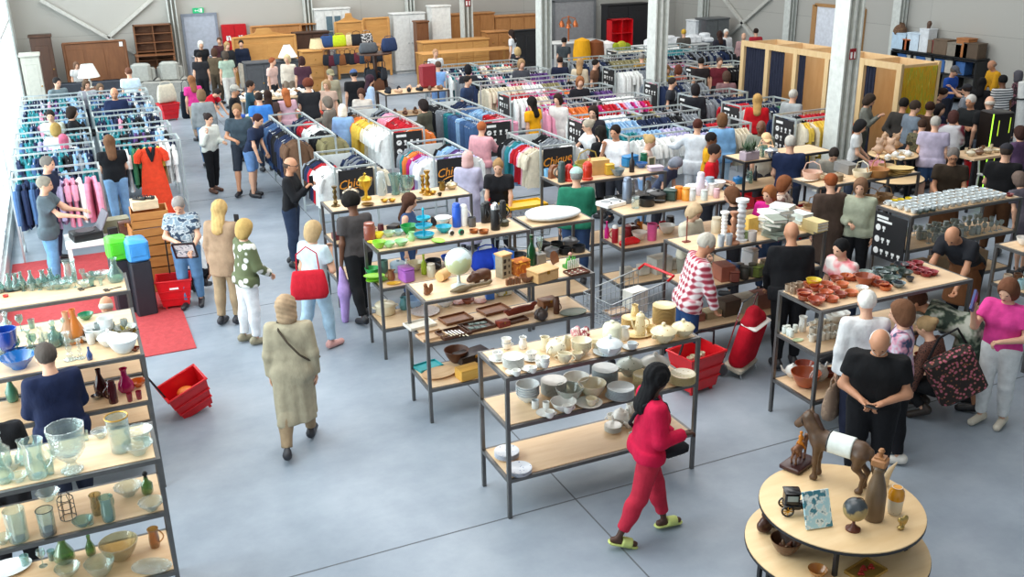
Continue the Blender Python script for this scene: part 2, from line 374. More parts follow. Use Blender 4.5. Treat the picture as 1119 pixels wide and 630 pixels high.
 if det:
  for sg in (-1, 1): face = smin(face, dell(ph, (sg * .077, -.004, .058), (.012, .02, .03)), .008); face = smin(face, -(.0 - dell(ph, (sg * .03, .08, .088), (.026, .014, .01))), .012)
  face = smin(face, dell(ph, (0, .085, .012), (.026, .012, .012)), .012)
 D['head'] = face; D['neck'] = dcap(p, nk, n2 + [0, 0, .02], .054, .05)
 kt = {'tor': .03}
 bare = {'none': set(), 'short': {'ua'}, 'long': {'ua', 'fa'}}[sleeve]
 body = None
 for k_ in ('tor', 'thR', 'thL', 'shR', 'shL', 'uaR', 'uaL', 'faR', 'faL', 'hdR', 'hdL', 'neck', 'head', 'ftR', 'ftL'):
  d = D[k_]
  if k_[:2] in ('to', 'th') or k_[:2] in bare or (k_[:2] == 'sh' and legcut > .8): d = d + .008
  if k_[:2] == 'ft' and shoe: d = d + .007
  body = d if body is None else smin(body, d, .022 if k_[:2] in ('hd', 'he', 'ft') else .035)
 V, F = surfnet(body, org, hh)
 # five fingers on each palm
 fv = []; ff = []; nfb = len(V)
 if det >= 0:
  mb = MB()
  for s in 'RL':
   w, f, sd, cu = hand[s]; nrm = np.cross(sd, f); sg = 1 if s == 'R' else -1
   if nrm[2] > 0 and abs(f[2]) < .8: nrm = -nrm
   for i, (off, ln) in enumerate(((-.027, .062), (-.009, .073), (.009, .068), (.026, .052))):
    q = w + f * .078 + sd * off; path = [q - f * .012]; dirn = f.copy(); c_ = R_(cu)
    for j, sl in enumerate((.45, .32, .23)):
     a = c_ * (.7, 1.6, 2.3)[j]; dd = f * math.cos(a) + nrm * math.sin(a); path.append(path[-1] + dd * ln * sl * 1.15)
    mb.tube(path, [.0095, .009, .008, .0062], 6)
   th = sd * (-1 if abs(f[2]) > .8 else -sg) * 1.; q = w + f * .03 + th * .026
   d1 = f * .7 + th * .5 + nrm * .45; d2 = f * .85 + nrm * .35 - th * .05
   mb.tube([q - d1 * .01, q + d1 * .036, q + d1 * .036 + d2 * .03], [.0115, .0105, .008], 6)
  fv, ff = np.array(mb.v), mb.f
  quads = []
  for t in ff:
   t = list(t)
   if len(t) == 4: quads.append(t)
   else: quads += [[t[0], t[1], t[2], t[3]], [t[0], t[3], t[4], t[5]]]
  V = np.concatenate([V, fv]); F = np.concatenate([F, np.array(quads) + nfb])
 rz = PI - math.atan2(*((P(*at)[:2]) if by != 'xy' else at)) + R_(fa)
 hd = HP((0, 0, .186)) * S; cz, sz = math.cos(rz), math.sin(rz)
 if by == 'head':
  g = P(at[0], at[1], hd[2] + z0); loc = Vector((g.x - (hd[0] * cz - hd[1] * sz), g.y - (hd[0] * sz + hd[1] * cz), z0))
 elif by == 'foot': loc = P(at[0], at[1], z0)
 else: loc = Vector((at[0], at[1], z0))
 gk = 1.
 if by == 'head':  # step clear of furniture and of other people
  for i in range(31):
   k_ = 1 + .0035 * ((i + 1) // 2) * (-1 if i % 2 else 1); q_ = loc * k_
   if all(not (a_ - .16 < q_.x < b_ + .16 and c_ - .16 < q_.y < d_ + .16) for a_, b_, c_, d_ in FOOT) and all((q_ - o_).length > .36 for o_ in STAND): gk = k_; break
  else: print('no room for', label)
  loc = loc * gk
 STAND.append(loc.copy())
 sk = plain(SKIN[skin], .55, 0, .05); root = ob('person', cap_mesh('person', V * S, F, sk), None, loc, rz, (CAMH - (CAMH - hd[2]) * gk) / hd[2]); tag(root, label, 'person', group)
 def piece(name, d, m):
  v, f = surfnet(d.astype(np.float32), org, hh)
  if len(v): return ob(name, cap_mesh(name, v * S, f, m), root)
 def sleeves(d, t, full):
  for s in 'RL':
   sh, el, wr = A[s]; u = (el - sh) / .285; pr = (p - sh.astype(np.float32)) @ u.astype(np.float32)
   if full: e = smin(D['ua' + s], D['fa' + s], .03) - t; f_ = (wr - el) / .245; e = np.maximum(e, (p - el.astype(np.float32)) @ f_.astype(np.float32) - .235)
   else: e = np.maximum(D['ua' + s] - t - .01, pr - .17)
   d = smin(d, e, .025)
  return d
 tm = mat_top or fabric(top)
 t = {'shirt': .014, 'jacket': .024, 'coat': .024, 'dress': .016, 'skirt': .014}[kind]
 pz_ = p[..., 2]
 # lower garment
 def trousers(m, cutat, t2=.012):
  d = D['hip'] - t2
  for s in 'RL':
   hp, kn, an = G[s]; u = (an - kn) / .41; e = smin(D['th' + s], D['sh' + s], .03) - t2 - .006
   if cutat <= .5: v_ = (kn - hp) / .43; e = np.maximum(e, (p - hp.astype(np.float32)) @ v_.astype(np.float32) - cutat * .86)
   else: e = np.maximum(e, (p - kn.astype(np.float32)) @ u.astype(np.float32) - (cutat - .5) * .82)
   d = smin(d, e, .03)
  piece('shorts' if cutat < .6 else 'trousers', np.maximum(d, zl - .1), m)
 if kind in ('coat', 'dress', 'skirt'):
  hz = hem if hem is not None else .45; c0 = np.array([0, .01, pz + .02]); mid = (G['R'][1] + G['L'][1]) / 2; c1 = np.array([0, mid[1] * .6, hz])
  q = p * np.array([1, 1.12, 1], np.float32); d = dcap(q, c0, c1, .135 * fat, .2 * fat if kind == 'dress' else .19 * fat)
  for s in 'RL': d = smin(d, np.minimum(D['th' + s], D['sh' + s]) - t, .08)
  ang = np.arctan2(p[..., 1], p[..., 0]); d = d + .007 * np.sin(ang * 9) * np.clip((pz - pz_) * 3, 0, 1); d = np.maximum(d, hz - pz_)
  if kind == 'skirt': piece('skirt', np.maximum(d, zl - .1), fabric(bottom)); up_ = np.maximum(sleeves(D['tor'] - t, t, sleeve == 'long') if sleeve != 'none' else D['tor'] - t, np.maximum(.0 - zl, zl - .5)); piece('shirt', up_, tm)
  else:
   u_ = np.maximum(D['tor'] - t, -.08 - zl)
   if sleeve != 'none': u_ = sleeves(u_, t, sleeve == 'long')
   d = smin(u_, d, .05); piece(kind, np.maximum(d, zl - .505), tm)
   if kind == 'coat' or hz > .7: trousers(fabric(bottom) if not hasattr(bottom, 'name') else bottom, legcut)
 else:
  d = np.maximum(D['tor'] - t, (hem if hem is not None else -.03) - zl)
  if hem is not None and hem < -.05:
   e = np.minimum(D['thR'], D['thL']) - t - .012; d = np.minimum(d, np.maximum(smin(e, D['hip'] - t - .01, .08), np.maximum(hem - zl, zl - .05)))
  if sleeve != 'none': d = sleeves(d, t, sleeve == 'long')
  piece(kind, smin(-np.minimum(-d, .505 - zl + 0), np.maximum(d, zl - .505), .01), tm); trousers(fabric(bottom), legcut)
 if apron:
  a = np.maximum(np.maximum(D['tor'] - .03, -(pt[..., 1] - .0)), np.maximum(-.02 - zl, zl - .12)); b2 = np.maximum(dcap(p * np.array([1, 1.1, 1], np.float32), (0, .0, pz + .05), (0, .03, pz - .55), .16 * fat, .2 * fat), np.maximum(np.maximum(-p[..., 1], pz - .5 - pz_), pz_ - pz - .02))
  piece('apron', np.maximum(np.minimum(a, b2), -.6 - zl), fabric(apron))
 if shoe:
  for s in 'RL':
   if slide: u = (p - feet[s][0].astype(np.float32)) @ ((feet[s][1] - feet[s][0]) / .2).astype(np.float32); fz = feet[s][0][2] + (feet[s][1][2] - feet[s][0][2]) * u / .2; e = dcap(p * 1., feet[s][0], feet[s][1], .05, .047); piece('slide', np.minimum(np.maximum(e, p[..., 2] - fz + .016), np.maximum(e, np.abs(u - .13) - .05)), plain(shoe, .5)); continue
   d = np.maximum(smin(dcap(p, feet[s][0], feet[s][1], .045, .041), dcap(p, feet[s][0] + [0, 0, .02], feet[s][0] + [0, .03, .05], .04, .036), .03), -.001 - pz_); piece('shoe', d, plain(shoe, .5))
 # hair and headwear
 if cut == 'hijab':
  d = smin(dell(ph, (0, -.012, .085), (.098, .118, .118)), dell(ph, (0, -.005, -.04), (.105, .1, .09)), .06); d = np.maximum(d, -dell(ph, (0, .13, .055), (.062, .09, .085))); piece('headscarf', d + .004 * np.sin(ph[..., 2] * 130 + ph[..., 1] * 60), fabric(hair))
 elif cut != 'bald':
  hm = fabric(hair, .9); base = dell(ph, (0, -.012, .098), (.088, .108, .102)); fr = -dell(ph, (0, .135, .045), (.085, .09, .112)); nape = .02 - ph[..., 2]
  if cut == 'ring': d = np.maximum(dell(ph, (0, -.02, .07), (.086, .1, .075)), np.maximum(ph[..., 2] - .1, np.maximum(.03 - ph[..., 2], ph[..., 1] - .02)))
  elif cut == 'afro': d = np.maximum(dell(ph, (0, -.02, .115), (.125, .135, .12)), np.maximum(-dell(ph, (0, .15, .03), (.1, .1, .1)), .03 - ph[..., 2])) + .006 * np.sin(ph[..., 0] * 160) * np.sin(ph[..., 1] * 160) * np.sin(ph[..., 2] * 160)
  elif cut == 'bob': d = np.maximum(smin(base - .012, dell(ph, (0, -.035, .02), (.1, .09, .1)), .04), np.maximum(fr, -.07 - ph[..., 2]))
  elif cut == 'long': d = np.maximum(smin(base - .01, dcap(ph * np.array([.88, 1.6, 1], np.float32), (0, -.06, .05), (0, -.14, -.19), .083, .074), .04), fr) + .005 * np.sin(ph[..., 0] * 150 + ph[..., 2] * 25)
  elif cut in ('bun', 'pony'): d = np.maximum(base, np.maximum(fr, nape)); d = smin(d, dell(ph, (0, -.115, .13), (.045, .045, .045)) if cut == 'bun' else dcap(ph, (0, -.115, .1), (0, -.16, -.12), .034, .026), .015)
  else: d = np.maximum(base, np.maximum(fr, nape)) + .003 * np.sin(ph[..., 0] * 190 + ph[..., 1] * 120)
  piece('hair', d, hm)
 if cap:
  d = np.maximum(dell(ph, (0, -.008, .105), (.096, .112, .1)), .1 - ph[..., 2]); d = np.minimum(d, np.maximum(dell(ph, (0, .1, .1), (.075, .1, .02)), -.0 - ph[..., 1])); piece('cap', d, fabric(cap))
 if det:
  er = (.011, .008, .0085) if det == 2 else (.013, .01, .01)
  for sg in (-1, 1):
   mb = MB().ball((0, 0, 0), er, 8, 6); mt = Matrix(RH.T.tolist()); q = HP((sg * .031, .0885, .08)) * S
   ob('eye', mb.mesh('eye', plain('#1c1512', .2)), root, q, rot=mt.to_euler(), sc=S)
  if det == 2: q = HP((0, .0985, .014)) * S; ob('mouth', MB().ball((0, 0, 0), (.02, .006, .0055), 8, 6).mesh('mouth', plain('#8f4a44' if skin in 'ab' else '#4a2522', .5)), root, q, rot=Matrix(RH.T.tolist()).to_euler(), sc=S)
 if cut == 'ring' and det == 2 and not glasses:
  d = np.maximum(np.maximum(jaw - .007, -(ph[..., 1] - .0)), np.maximum(ph[..., 2] - .02, -dell(ph, (0, .1, .014), (.024, .03, .01)))); piece('beard', d, fabric(hair, .9))
 if glasses:
  g = MB()
  for sg in (-1, 1):
   g.tube([(sg * .033 + .026 * math.cos(a), .102, .078 + .019 * math.sin(a)) for a in [2 * PI * i / 12 for i in range(12)]], .0028, 5, True); g.tube([(sg * .059, .1, .082), (sg * .08, .04, .08), (sg * .083, -.005, .07)], .0025, 5)
  g.tube([(-.008, .104, .082), (.008, .104, .082)], .003, 5); ob('glasses', g.mesh('glasses', BLACKP), root, n2 * S, rot=Matrix(RH.T.tolist()).to_euler(), sc=S)
 root['hands'] = [float(v) for s in 'RL' for v in (hand[s][0] + hand[s][1] * .085) * S]; root['shoulder'] = [float(v) for v in (LT((0, 0, .44)) * S)]
 root['pz'] = float(pz * S); root['S'] = S; root['lean'] = float(lean)
 NP[0] += 1; return root
def hand_of(o, i=0):
 h = o['hands'][3 * i:3 * i + 3]; return o.matrix_basis @ Vector(h)

def crossbody(o, label, col, side=1, bag=(.24, .17, .09), bagat=None, pouch=True, r=.012, fat=1.):
 "a strap over one shoulder with its pouch at the other hip"
 S, z = o['S'], o['pz']; t = thing('crossbody_bag', label, 'bag', o.location, o.rotation_euler.z); M = Matrix.Rotation(-R_(o['lean']), 3, 'X')
 f = fat; L = [(-.1, 0, .515), (-.085, -.1, .45), (0, -.128 * f, .33), (.09 * f, -.125 * f, .2), (.165 * f, -.05, .1), (.17 * f, .03, .1), (.1 * f, .135 * f, .2), (0, .15 * f, .33), (-.08, .095, .45)]
 pts = [M @ Vector((x * side * S, y * S, zz * S)) + Vector((0, 0, z)) for x, y, zz in L]; m = fabric(col)
 ob('strap', MB().tube(pts, r, 6, True).mesh('strap', m), t)
 if pouch:
  q = bagat or (.2 * side * f, -.02, .02); p = M @ (Vector(q) * S) + Vector((0, 0, z)); b_ = ob('pouch', MB().box((0, 0, 0), bag, bev=.03).mesh('pouch', m), t, p, R_(75) * side); return t, b_
 return t, None
# ---------------------------------------------------------------- the hall
XL, XR, YB, YF, HT = -1.36, 23.5, 35.5, -3., 8.
m, n, l, b = _new('polished_concrete'); co = _co(n, l)
b.inputs['Roughness'].default_value = .42
l.new(_ramp(n, l, _noise(n, l, co, .55, 8, .65), [(.28, '#76828f'), (.5, '#8d98a4'), (.72, '#a2acb6')]), b.inputs['Base Color'])
l.new(_ramp(n, l, _noise(n, l, _co(n, l, (1, 2.2, 1)), 2.2, 8, .7), [(.3, (.3, .3, .3)), (.7, (.55, .55, .55))]), b.inputs['Roughness'])
struct('floor', MB().box(((XL + XR) / 2, (YB + YF) / 2, -.1), (XR - XL + .6, YB - YF + .6, .2)).mesh('floor', m))
jt = MB()
JM = plain('#5d6267', .8)
for x in (3.66, 10.05, 16.45, 22.8): jt.box((x, (YB + YF) / 2, .0008), (.014, YB - YF, .0016))
for y in (.5, 6.88, 13.26, 19.64, 26.0, 32.4): jt.box(((XL + XR) / 2, y, .0008), (XR - XL, .014, .0016))
struct('trim_floor_joints', jt.mesh('trim_floor_joints', JM))
m, n, l, b = _new('wall_panels'); b.inputs['Roughness'].default_value = .7
w_ = n.new('ShaderNodeTexBrick'); w_.inputs['Scale'].default_value = 1; w_.inputs['Mortar Size'].default_value = .006; w_.inputs['Brick Width'].default_value = 6.5; w_.inputs['Row Height'].default_value = 1.9; w_.offset = 0
for i, c_ in ((1, '#b3b1aa'), (2, '#aeaca6'), (3, '#8d8b86')): w_.inputs[i if i < 3 else 'Mortar'].default_value = (*lin(c_), 1)
sp = n.new('ShaderNodeSeparateXYZ'); cb = n.new('ShaderNodeCombineXYZ'); ad = n.new('ShaderNodeMath'); l.new(_co(n, l), sp.inputs[0])
l.new(sp.outputs[0], ad.inputs[0]); l.new(sp.outputs[1], ad.inputs[1]); l.new(ad.outputs[0], cb.inputs[0]); l.new(sp.outputs[2], cb.inputs[1]); l.new(cb.outputs[0], w_.inputs['Vector']); l.new(w_.outputs[0], b.inputs['Base Color'])
WALLM = m
struct('wall_back', MB().box(((XL + XR) / 2, YB + .15, HT / 2), (XR - XL + .6, .3, HT)).mesh('wall_back', WALLM))
struct('wall_right', MB().box((XR + .15, (YB + YF) / 2, HT / 2), (.3, YB - YF, HT)).mesh('wall_right', WALLM))
PANE, n, l, b = _new('window_pane'); tr = n.new('ShaderNodeBsdfTransparent'); gl = n.new('ShaderNodeBsdfGlossy'); mx = n.new('ShaderNodeMixShader'); mx.inputs[0].default_value = .06; l.new(tr.outputs[0], mx.inputs[1]); l.new(gl.outputs[0], mx.inputs[2]); l.new(mx.outputs[0], n['Material Output'].inputs[0])
struct('ceiling_light_block', MB().box((14.8, 2.5, HT + .1), (17.4, 12, .2)).mesh('ceiling_light_block', plain('#b9bab6', .7)))  # partial slab out of view, added to darken the right foreground
struct('wall_light_block', MB().box((14.8, YF - .15, HT / 2), (17.4, .3, HT)).mesh('wall_light_block', WALLM))  # unseen wall section, added to stop light coming from behind the camera
# left wall: a glazed front of posts, rails and panes, with solid ends
LW = plain('#cfd6d4', .5)
struct('wall_left', MB().box((XL - .15, YB - .75, HT / 2), (.3, 1.5, HT)).box((XL - .15, 1.5, HT / 2), (.3, 9, HT)).box((XL - .15, 20, .12), (.3, 28, .24)).box((XL - .15, 20, HT - .4), (.3, 28, .8)).mesh('wall_left', LW))
for i, y in enumerate((8, 14.5, 21, 27.5)):
 f = MB(); y0, y1 = y, y + 6.5
 for k in range(5): f.box((XL - .1, y0 + 6.3 * k / 4 + .1, 3.7), (.12, .09, 7))
 for z in (.28, 2.6, 5.0, 7.15): f.box((XL - .1, (y0 + y1) / 2, z), (.1, 6.3, .08))
 wd = struct('window_%d' % (i + 1), f.mesh('window_%d' % (i + 1), plain('#e4eae9', .4)))
 struct('pane', MB().box((XL - .12, (y0 + y1) / 2, 3.7), (.015, 6.2, 6.9)).mesh('pane', PANE), parent=wd)
def column(x, y, name='trim_column', w=.36, h=HT, sign=False):
 c = struct(name, MB().box((0, 0, h / 2), (w * .12, w, h)).box((-w * .45, 0, h / 2), (w * .1, w * 1.05, h)).box((w * .45, 0, h / 2), (w * .1, w * 1.05, h)).box((0, 0, .01), (w * 1.5, w * 1.5, .02)).mesh(name, plain('#ccd0cb', .5)), (x, y, 0))
 return c
CX = 13.5
for i, (x, y) in enumerate(((13.25, 14.3), (13.27, 20.8), (13.35, 27.3), (13.42, 33.8))): column(x, y, 'trim_%d' % (i + 1))
for i, (px, x) in enumerate(((978, XR - .2), (860, XR - .2), (766, XR - .2))):
 q = PX(px, 60, x); column(x, q.y, 'trim_%d' % (i + 5), .3)
for i, px in enumerate((190, 338, 449)): q = PY(px, 30, YB - .2); column(q.x, YB - .2, 'trim_%d' % (i + 8), .28)
def brace(name, a, b):
 return struct(name, MB().bar(a, b, .11).mesh(name, plain('#c3c2bb', .5)))
q = lambda x, y: PY(x, y, YB - .1)
brace('trim_11', q(44, 0), q(148, 58)); brace('trim_12', q(118, 41), q(166, -1))
q = lambda x, y: PX(x, y, XR - .1)
brace('trim_13', q(790, -3), q(826, 44)); brace('trim_14', q(842, -2), q(797, 38))
# back door with its frame, exit sign, red boards, roller door
a = PY(200, 18, YB); b_ = PY(234, 18, YB); dx = (a.x + b_.x) / 2; dw = b_.x - a.x
d = struct('door_1', MB().box((0, 0, a.z / 2), (dw, .05, a.z)).mesh('door_1', plain('#a9b0bd', .45)), (dx, YB - .03, 0))
struct('door_frame', MB().box((-dw / 2 - .04, 0, a.z / 2), (.08, .09, a.z)).box((dw / 2 + .04, 0, a.z / 2), (.08, .09, a.z)).box((0, 0, a.z + .04), (dw + .16, .09, .08)).mesh('door_frame', plain('#7f8794', .5)), parent=d)
struct('push_bar', MB().tube([(-dw * .38, -.1, 1.02), (dw * .38, -.1, 1.02)], .022).box((-dw * .38, -.06, 1.02), (.05, .1, .05)).box((dw * .38, -.06, 1.02), (.05, .1, .05)).mesh('push_bar', plain('#d8dcde', .3, .4)), parent=d)
e = PY(216.5, 11.5, YB - .05); s_ = thing('exit_sign', 'green emergency exit sign on the wall above the grey door', 'sign', (e.x, YB - .05, e.z))
om('sign_box', MB().box((0, 0, 0), (.36, .05, .17)), glow('#17a067', .5), s_)
pg = MB().box((.09, -.028, 0), (.07, .006, .12)); pg.bar((-.12, -.028, .0), (-.02, -.028, .0), .006, .02); pg.prism([(-.13, 0), (-.09, .035), (-.09, -.035)], -.003, .003, (0, -.028, 0), RX); pg.bar((.0, -.028, .0), (.035, -.028, -.05), .006, .018); pg.bar((0, -.028, 0), (.02, -.028, .04), .006, .022); pg.ball((.025, -.028, .06), .012, 8, 6)
om('pictogram', pg, plain('#f2fff8'), s_)
a = PY(241, 27, YB - .08); b_ = PY(268, 26, YB - .08)
t = thing('fire_cabinet', 'red fire hose cabinet with white pictograms on the back wall beside the door', 'cabinet', ((a.x + b_.x) / 2, YB - .12, 0))
w = b_.x - a.x; om('cabinet_body', MB().box((0, 0, a.z / 2 + .35), (w, .2, a.z - .7), bev=.02), plain('#b00f1e', .4), t)
om('cabinet_door', MB().box((-w * .25, -.11, a.z / 2 + .35), (w * .46, .02, a.z - .8)), plain('#b9121f', .4), t); om('cabinet_door', MB().box((w * .25, -.11, a.z / 2 + .35), (w * .46, .02, a.z - .8)), plain('#b9121f', .4), t)
for k in (-1, 1):
 g = MB().box((0, 0, 0), (.07, .006, .16)).box((.09, 0, -.02), (.05, .006, .12)).box((.05, 0, .06), (.1, .006, .04)); om('pictogram', g, WHITE, t, (k * w * .25 - .05, -.125, a.z - .45))
a = PY(604, 1, YB); b_ = PY(649, 0, YB)
d = struct('door_2', MB().box((0, 0, a.z / 2), (b_.x - a.x, .06, a.z)).mesh('door_2', plain('#9a9a9c', .5)), ((a.x + b_.x) / 2, YB - .04, 0))
w = b_.x - a.x; struct('door_frame', MB().box((-w / 2, 0, a.z / 2), (.1, .12, a.z)).box((w / 2, 0, a.z / 2), (.1, .12, a.z)).box((0, 0, a.z), (w + .1, .12, .1)).mesh('door_frame', plain('#76797c', .5)), parent=d)
# the pale door behind the fitting rooms with its timber jamb
a = PX(893, 5, XR); b_ = PX(946, 10, XR)
d = struct('door_3', MB().box((0, 0, a.z / 2), (.06, abs(a.y - b_.y) * .96, a.z)).mesh('door_3', plain('#dfe3ec', .5)), (XR - .04, (a.y + b_.y) / 2, 0))
w = abs(a.y - b_.y) / 2; struct('door_frame', MB().box((0, w, a.z / 2), (.12, .22, a.z)).box((0, -w, a.z / 2), (.12, .12, a.z)).box((0, 0, a.z), (.12, 2 * w, .1)).mesh('door_frame', wood('#b98c5c', '#a57a4b')), parent=d)
# red signs on two columns
for (px, py, y, lab) in ((921.5, 60, 14.3, 'small red fire equipment sign on the nearest steel column'), (508.5, 3, 33.8, 'small red fire equipment sign on the farthest steel column')):
 e = PY(px, py, y - .187); e.x = 13.25 if y < 20 else 13.42; s_ = thing('fire_sign', lab, 'sign', e); k = .9 if y < 20 else 1.2
 om('sign_plate', MB().box((0, 0, 0), (.16 * k, .012, .22 * k)), plain('#8f1420', .4), s_); om('pictogram', MB().box((-.04 * k, -.008, -.02), (.045 * k, .004, .13 * k)).box((.045 * k, -.008, -.02), (.03 * k, .004, .13 * k)), WHITE, s_)
# red carpet
m = fabric('#b5474a'); tag(om('carpet', MB().box((-.2, 14.52, .006), (2.26, 4.84, .012)), m), 'flat red carpet strip on the floor under the white table and crates', 'carpet')
# ---------------------------------------------------------------- steel display shelves
SHB = []
def shelf(label, x0, x1, y0, y1, levels=(1.4, .93, .4), mat=None, legmat=None):
 SHB.append((x0, x1, y0, y1, levels)); FOOT.append((x0, x1, y0, y1))
 t = thing('display_shelf', label, 'shelf', ((x0 + x1) / 2, (y0 + y1) / 2, 0)); w, d = (x1 - x0) / 2, (y1 - y0) / 2; m = legmat or STEEL; top = max(levels)
 for sx in (-1, 1):
  for sy in (-1, 1): om('leg', MB().box((sx * (w - .016), sy * (d - .016), top / 2), (.034, .034, top - .002)), m, t)
 for z in levels:
  f = MB(); zz = z - .02
  for sy in (-1, 1): f.box((0, sy * (d - .016), zz), (2 * w - .066, .03, .034))
  for sx in (-1, 1): f.box((sx * (w - .016), 0, zz), (.03, 2 * d - .066, .034))
  om('rail', f, m, t)
  om('shelf_board', MB().box((0, 0, z - .006), (2 * w - .07, 2 * d - .07, .014)).box((0, 0, z - .012), (2 * w - .064, 2 * d - .064, .01)), mat or BOARD, t)
 return t
SH = {}
SH['L1'] = shelf('steel display shelf of clear glassware nearest the camera on the left', XL + .03, .16, 6.76, 7.4, (1.4, .95, .42))
SH['L2'] = shelf('steel shelf with blue vase, white bowls and pink glass on two levels', XL + .03, .22, 8.79, 9.43)
SH['L2b'] = shelf('steel shelf of crystal glassware backing onto the blue vase shelf', XL + .03, .22, 9.47, 10.1)
SH['L3'] = shelf('steel shelf of bottles and scissors beside the green and blue bins', XL + .03, .23, 10.65, 11.3)
SH['F'] = shelf('steel shelf of white and cream crockery behind the person in crimson', 2.97, 4.95, 6.85, 7.48)
SH['T2'] = shelf('steel shelf of carved wooden ornaments with a globe on top', 2.95, 4.94, 8.86, 9.48)
SH['T1'] = shelf('steel shelf of green and turquoise plastic kitchenware', 3.0, 5.0, 10.66, 11.28)
SH['B'] = shelf('steel table shelf of brassware in front of the script panel racks', 2.95, 5.02, 12.64, 13.26)
SH['G'] = shelf('steel shelf of kitchen gadgets in front of the person in green jacket', 6.33, 8.2, 12.46, 13.1)
SH['K'] = shelf('steel shelf of pans above pink and red kitchenware', 6.35, 8.3, 10.64, 11.26)
SH['C'] = shelf('steel shelf of white candlesticks beside the person in plaid shirt', 6.27, 8.25, 8.92, 9.54)
SH['P'] = shelf('steel shelf of terracotta bowls and white china', 6.36, 8.4, 6.84, 7.5)
SH['R'] = shelf('dark steel shelf of plants and glass near the person in navy', 9.6, 11.4, 12.36, 12.96, legmat=DARKSTEEL)
SH['W'] = shelf('steel shelf of baskets and boxes behind the person in brown coat', 9.55, 11.5, 10.58, 11.2)
SH['S'] = shelf('steel shelf of white cups with a black signboard on its end', 9.6, 11.62, 8.88, 9.5)
SH['E'] = shelf('steel shelf of mugs and yellow bowl at the right edge', 9.6, 11.6, 6.95, 7.6)
SH['Q'] = shelf('short steel shelf holding a white sack next to the plastic kitchenware', 5.04, 5.95, 10.7, 11.28)
# ---------------------------------------------------------------- clothes racks
CL = {'white': '#e9ebe9', 'cream': '#d9cfb8', 'navy': '#1e2a48', 'black': '#1a1b1f', 'grey': '#7f858c', 'sky blue': '#8db3d6', 'denim blue': '#46658f', 'red': '#b71f2c', 'pink': '#e39ab4', 'magenta': '#b5246f', 'orange': '#dd7a3a', 'yellow': '#e0bd4c', 'green': '#3d7a55', 'teal': '#2b7f88', 'purple': '#5b3f78', 'brown': '#6a4f3c', 'lilac': '#b9b4d8', 'khaki': '#8c8560'}
GM = {}
def garment(kind, v):
 k = (kind, v)
 if k in GM: return GM[k]
 r = random.Random(v * 17 + len(kind)); m = MB(); ph = r.random() * 6
 def loft(rows, n=14, c=(0, 0)):  # rows: z, half width, half thickness, ripple
  vs = []; fs = []
  for (z, w, t_, rp) in rows:
   for j in range(n): a = 2 * PI * j / n; vs.append((c[0] + w * math.cos(a), c[1] + t_ * math.sin(a) + rp * math.sin(a * 3 + ph + z * 4), z + .008 * math.sin(3 * a + ph)))
  for i in range(len(rows) - 1):
   for j in range(n): fs.append((i * n + j, i * n + (j + 1) % n, i * n + n + (j + 1) % n, i * n + n + j))
  fs.append(tuple(range(n))); fs.append(tuple((len(rows) - 1) * n + j for j in range(n - 1, -1, -1))); m.add(vs, fs)
 L = {'shirt': .72, 'jacket': .78, 'dress': 1.05, 'trousers': .68, 'skirt': .7, 'blouse': .62}[kind] * (.94 + .12 * r.random())
 if kind == 'trousers':
  for s in (-1, 1): loft([(-.12, .1, .03, .0), (-.3, .1, .03, .004), (-.12 - L, .085, .026, .006)], 10, (.0 + s * .085, 0))
  loft([(-.1, .17, .028, 0), (-.26, .185, .036, .003)], 12)
 elif kind == 'skirt': loft([(-.12, .15, .025, 0), (-.3, .2, .035, .006), (-.12 - L, .24, .045, .014)])
 else:
  hw = .2 if kind != 'dress' else .17; th = .042 if kind == 'jacket' else .03
  loft([(-.085, .05, .03, 0), (-.1, .09, .03, 0), (-.16, hw, th, .002), (-.3, hw - .005, th + .008, .004), (-.55, hw - (.02 if kind == 'dress' else 0), th + .006, .008), (-.1 - L, hw + (.07 if kind == 'dress' else .015), th + .012, .014)])
  sl = .5 if kind in ('shirt', 'jacket') and v % 3 else .2
  for s in (-1, 1): m.tube([(s * (hw - .02), 0, -.165), (s * (hw + .03), .004, -.25), (s * (hw + .05), .0, -.2 - sl)], [.05, .052, .042], 8)
 GM[k] = m; return m
hm_ = MB().tube([(.0, 0, -.09), (0, 0, -.03), (.012, 0, -.005), (.022, 0, -.018), (.018, 0, -.03)], .0035, 5).tube([(-.19, 0, -.155), (0, 0, -.085), (.19, 0, -.155)], .007, 5)
HANG = {c: hm_.mesh('hanger', plain(h, .4)) for c, h in (('w', '#d9dcdc'), ('k', '#26272b'), ('o', '#c49a66'))}
GME = {}; REST = {}; NG = [0]
def gmesh(kind, v, col):
 k = (kind, v, col)
 if k not in GME: GME[k] = garment(kind, v).mesh(kind, fabric(CL[col], .7))
 return GME[k]
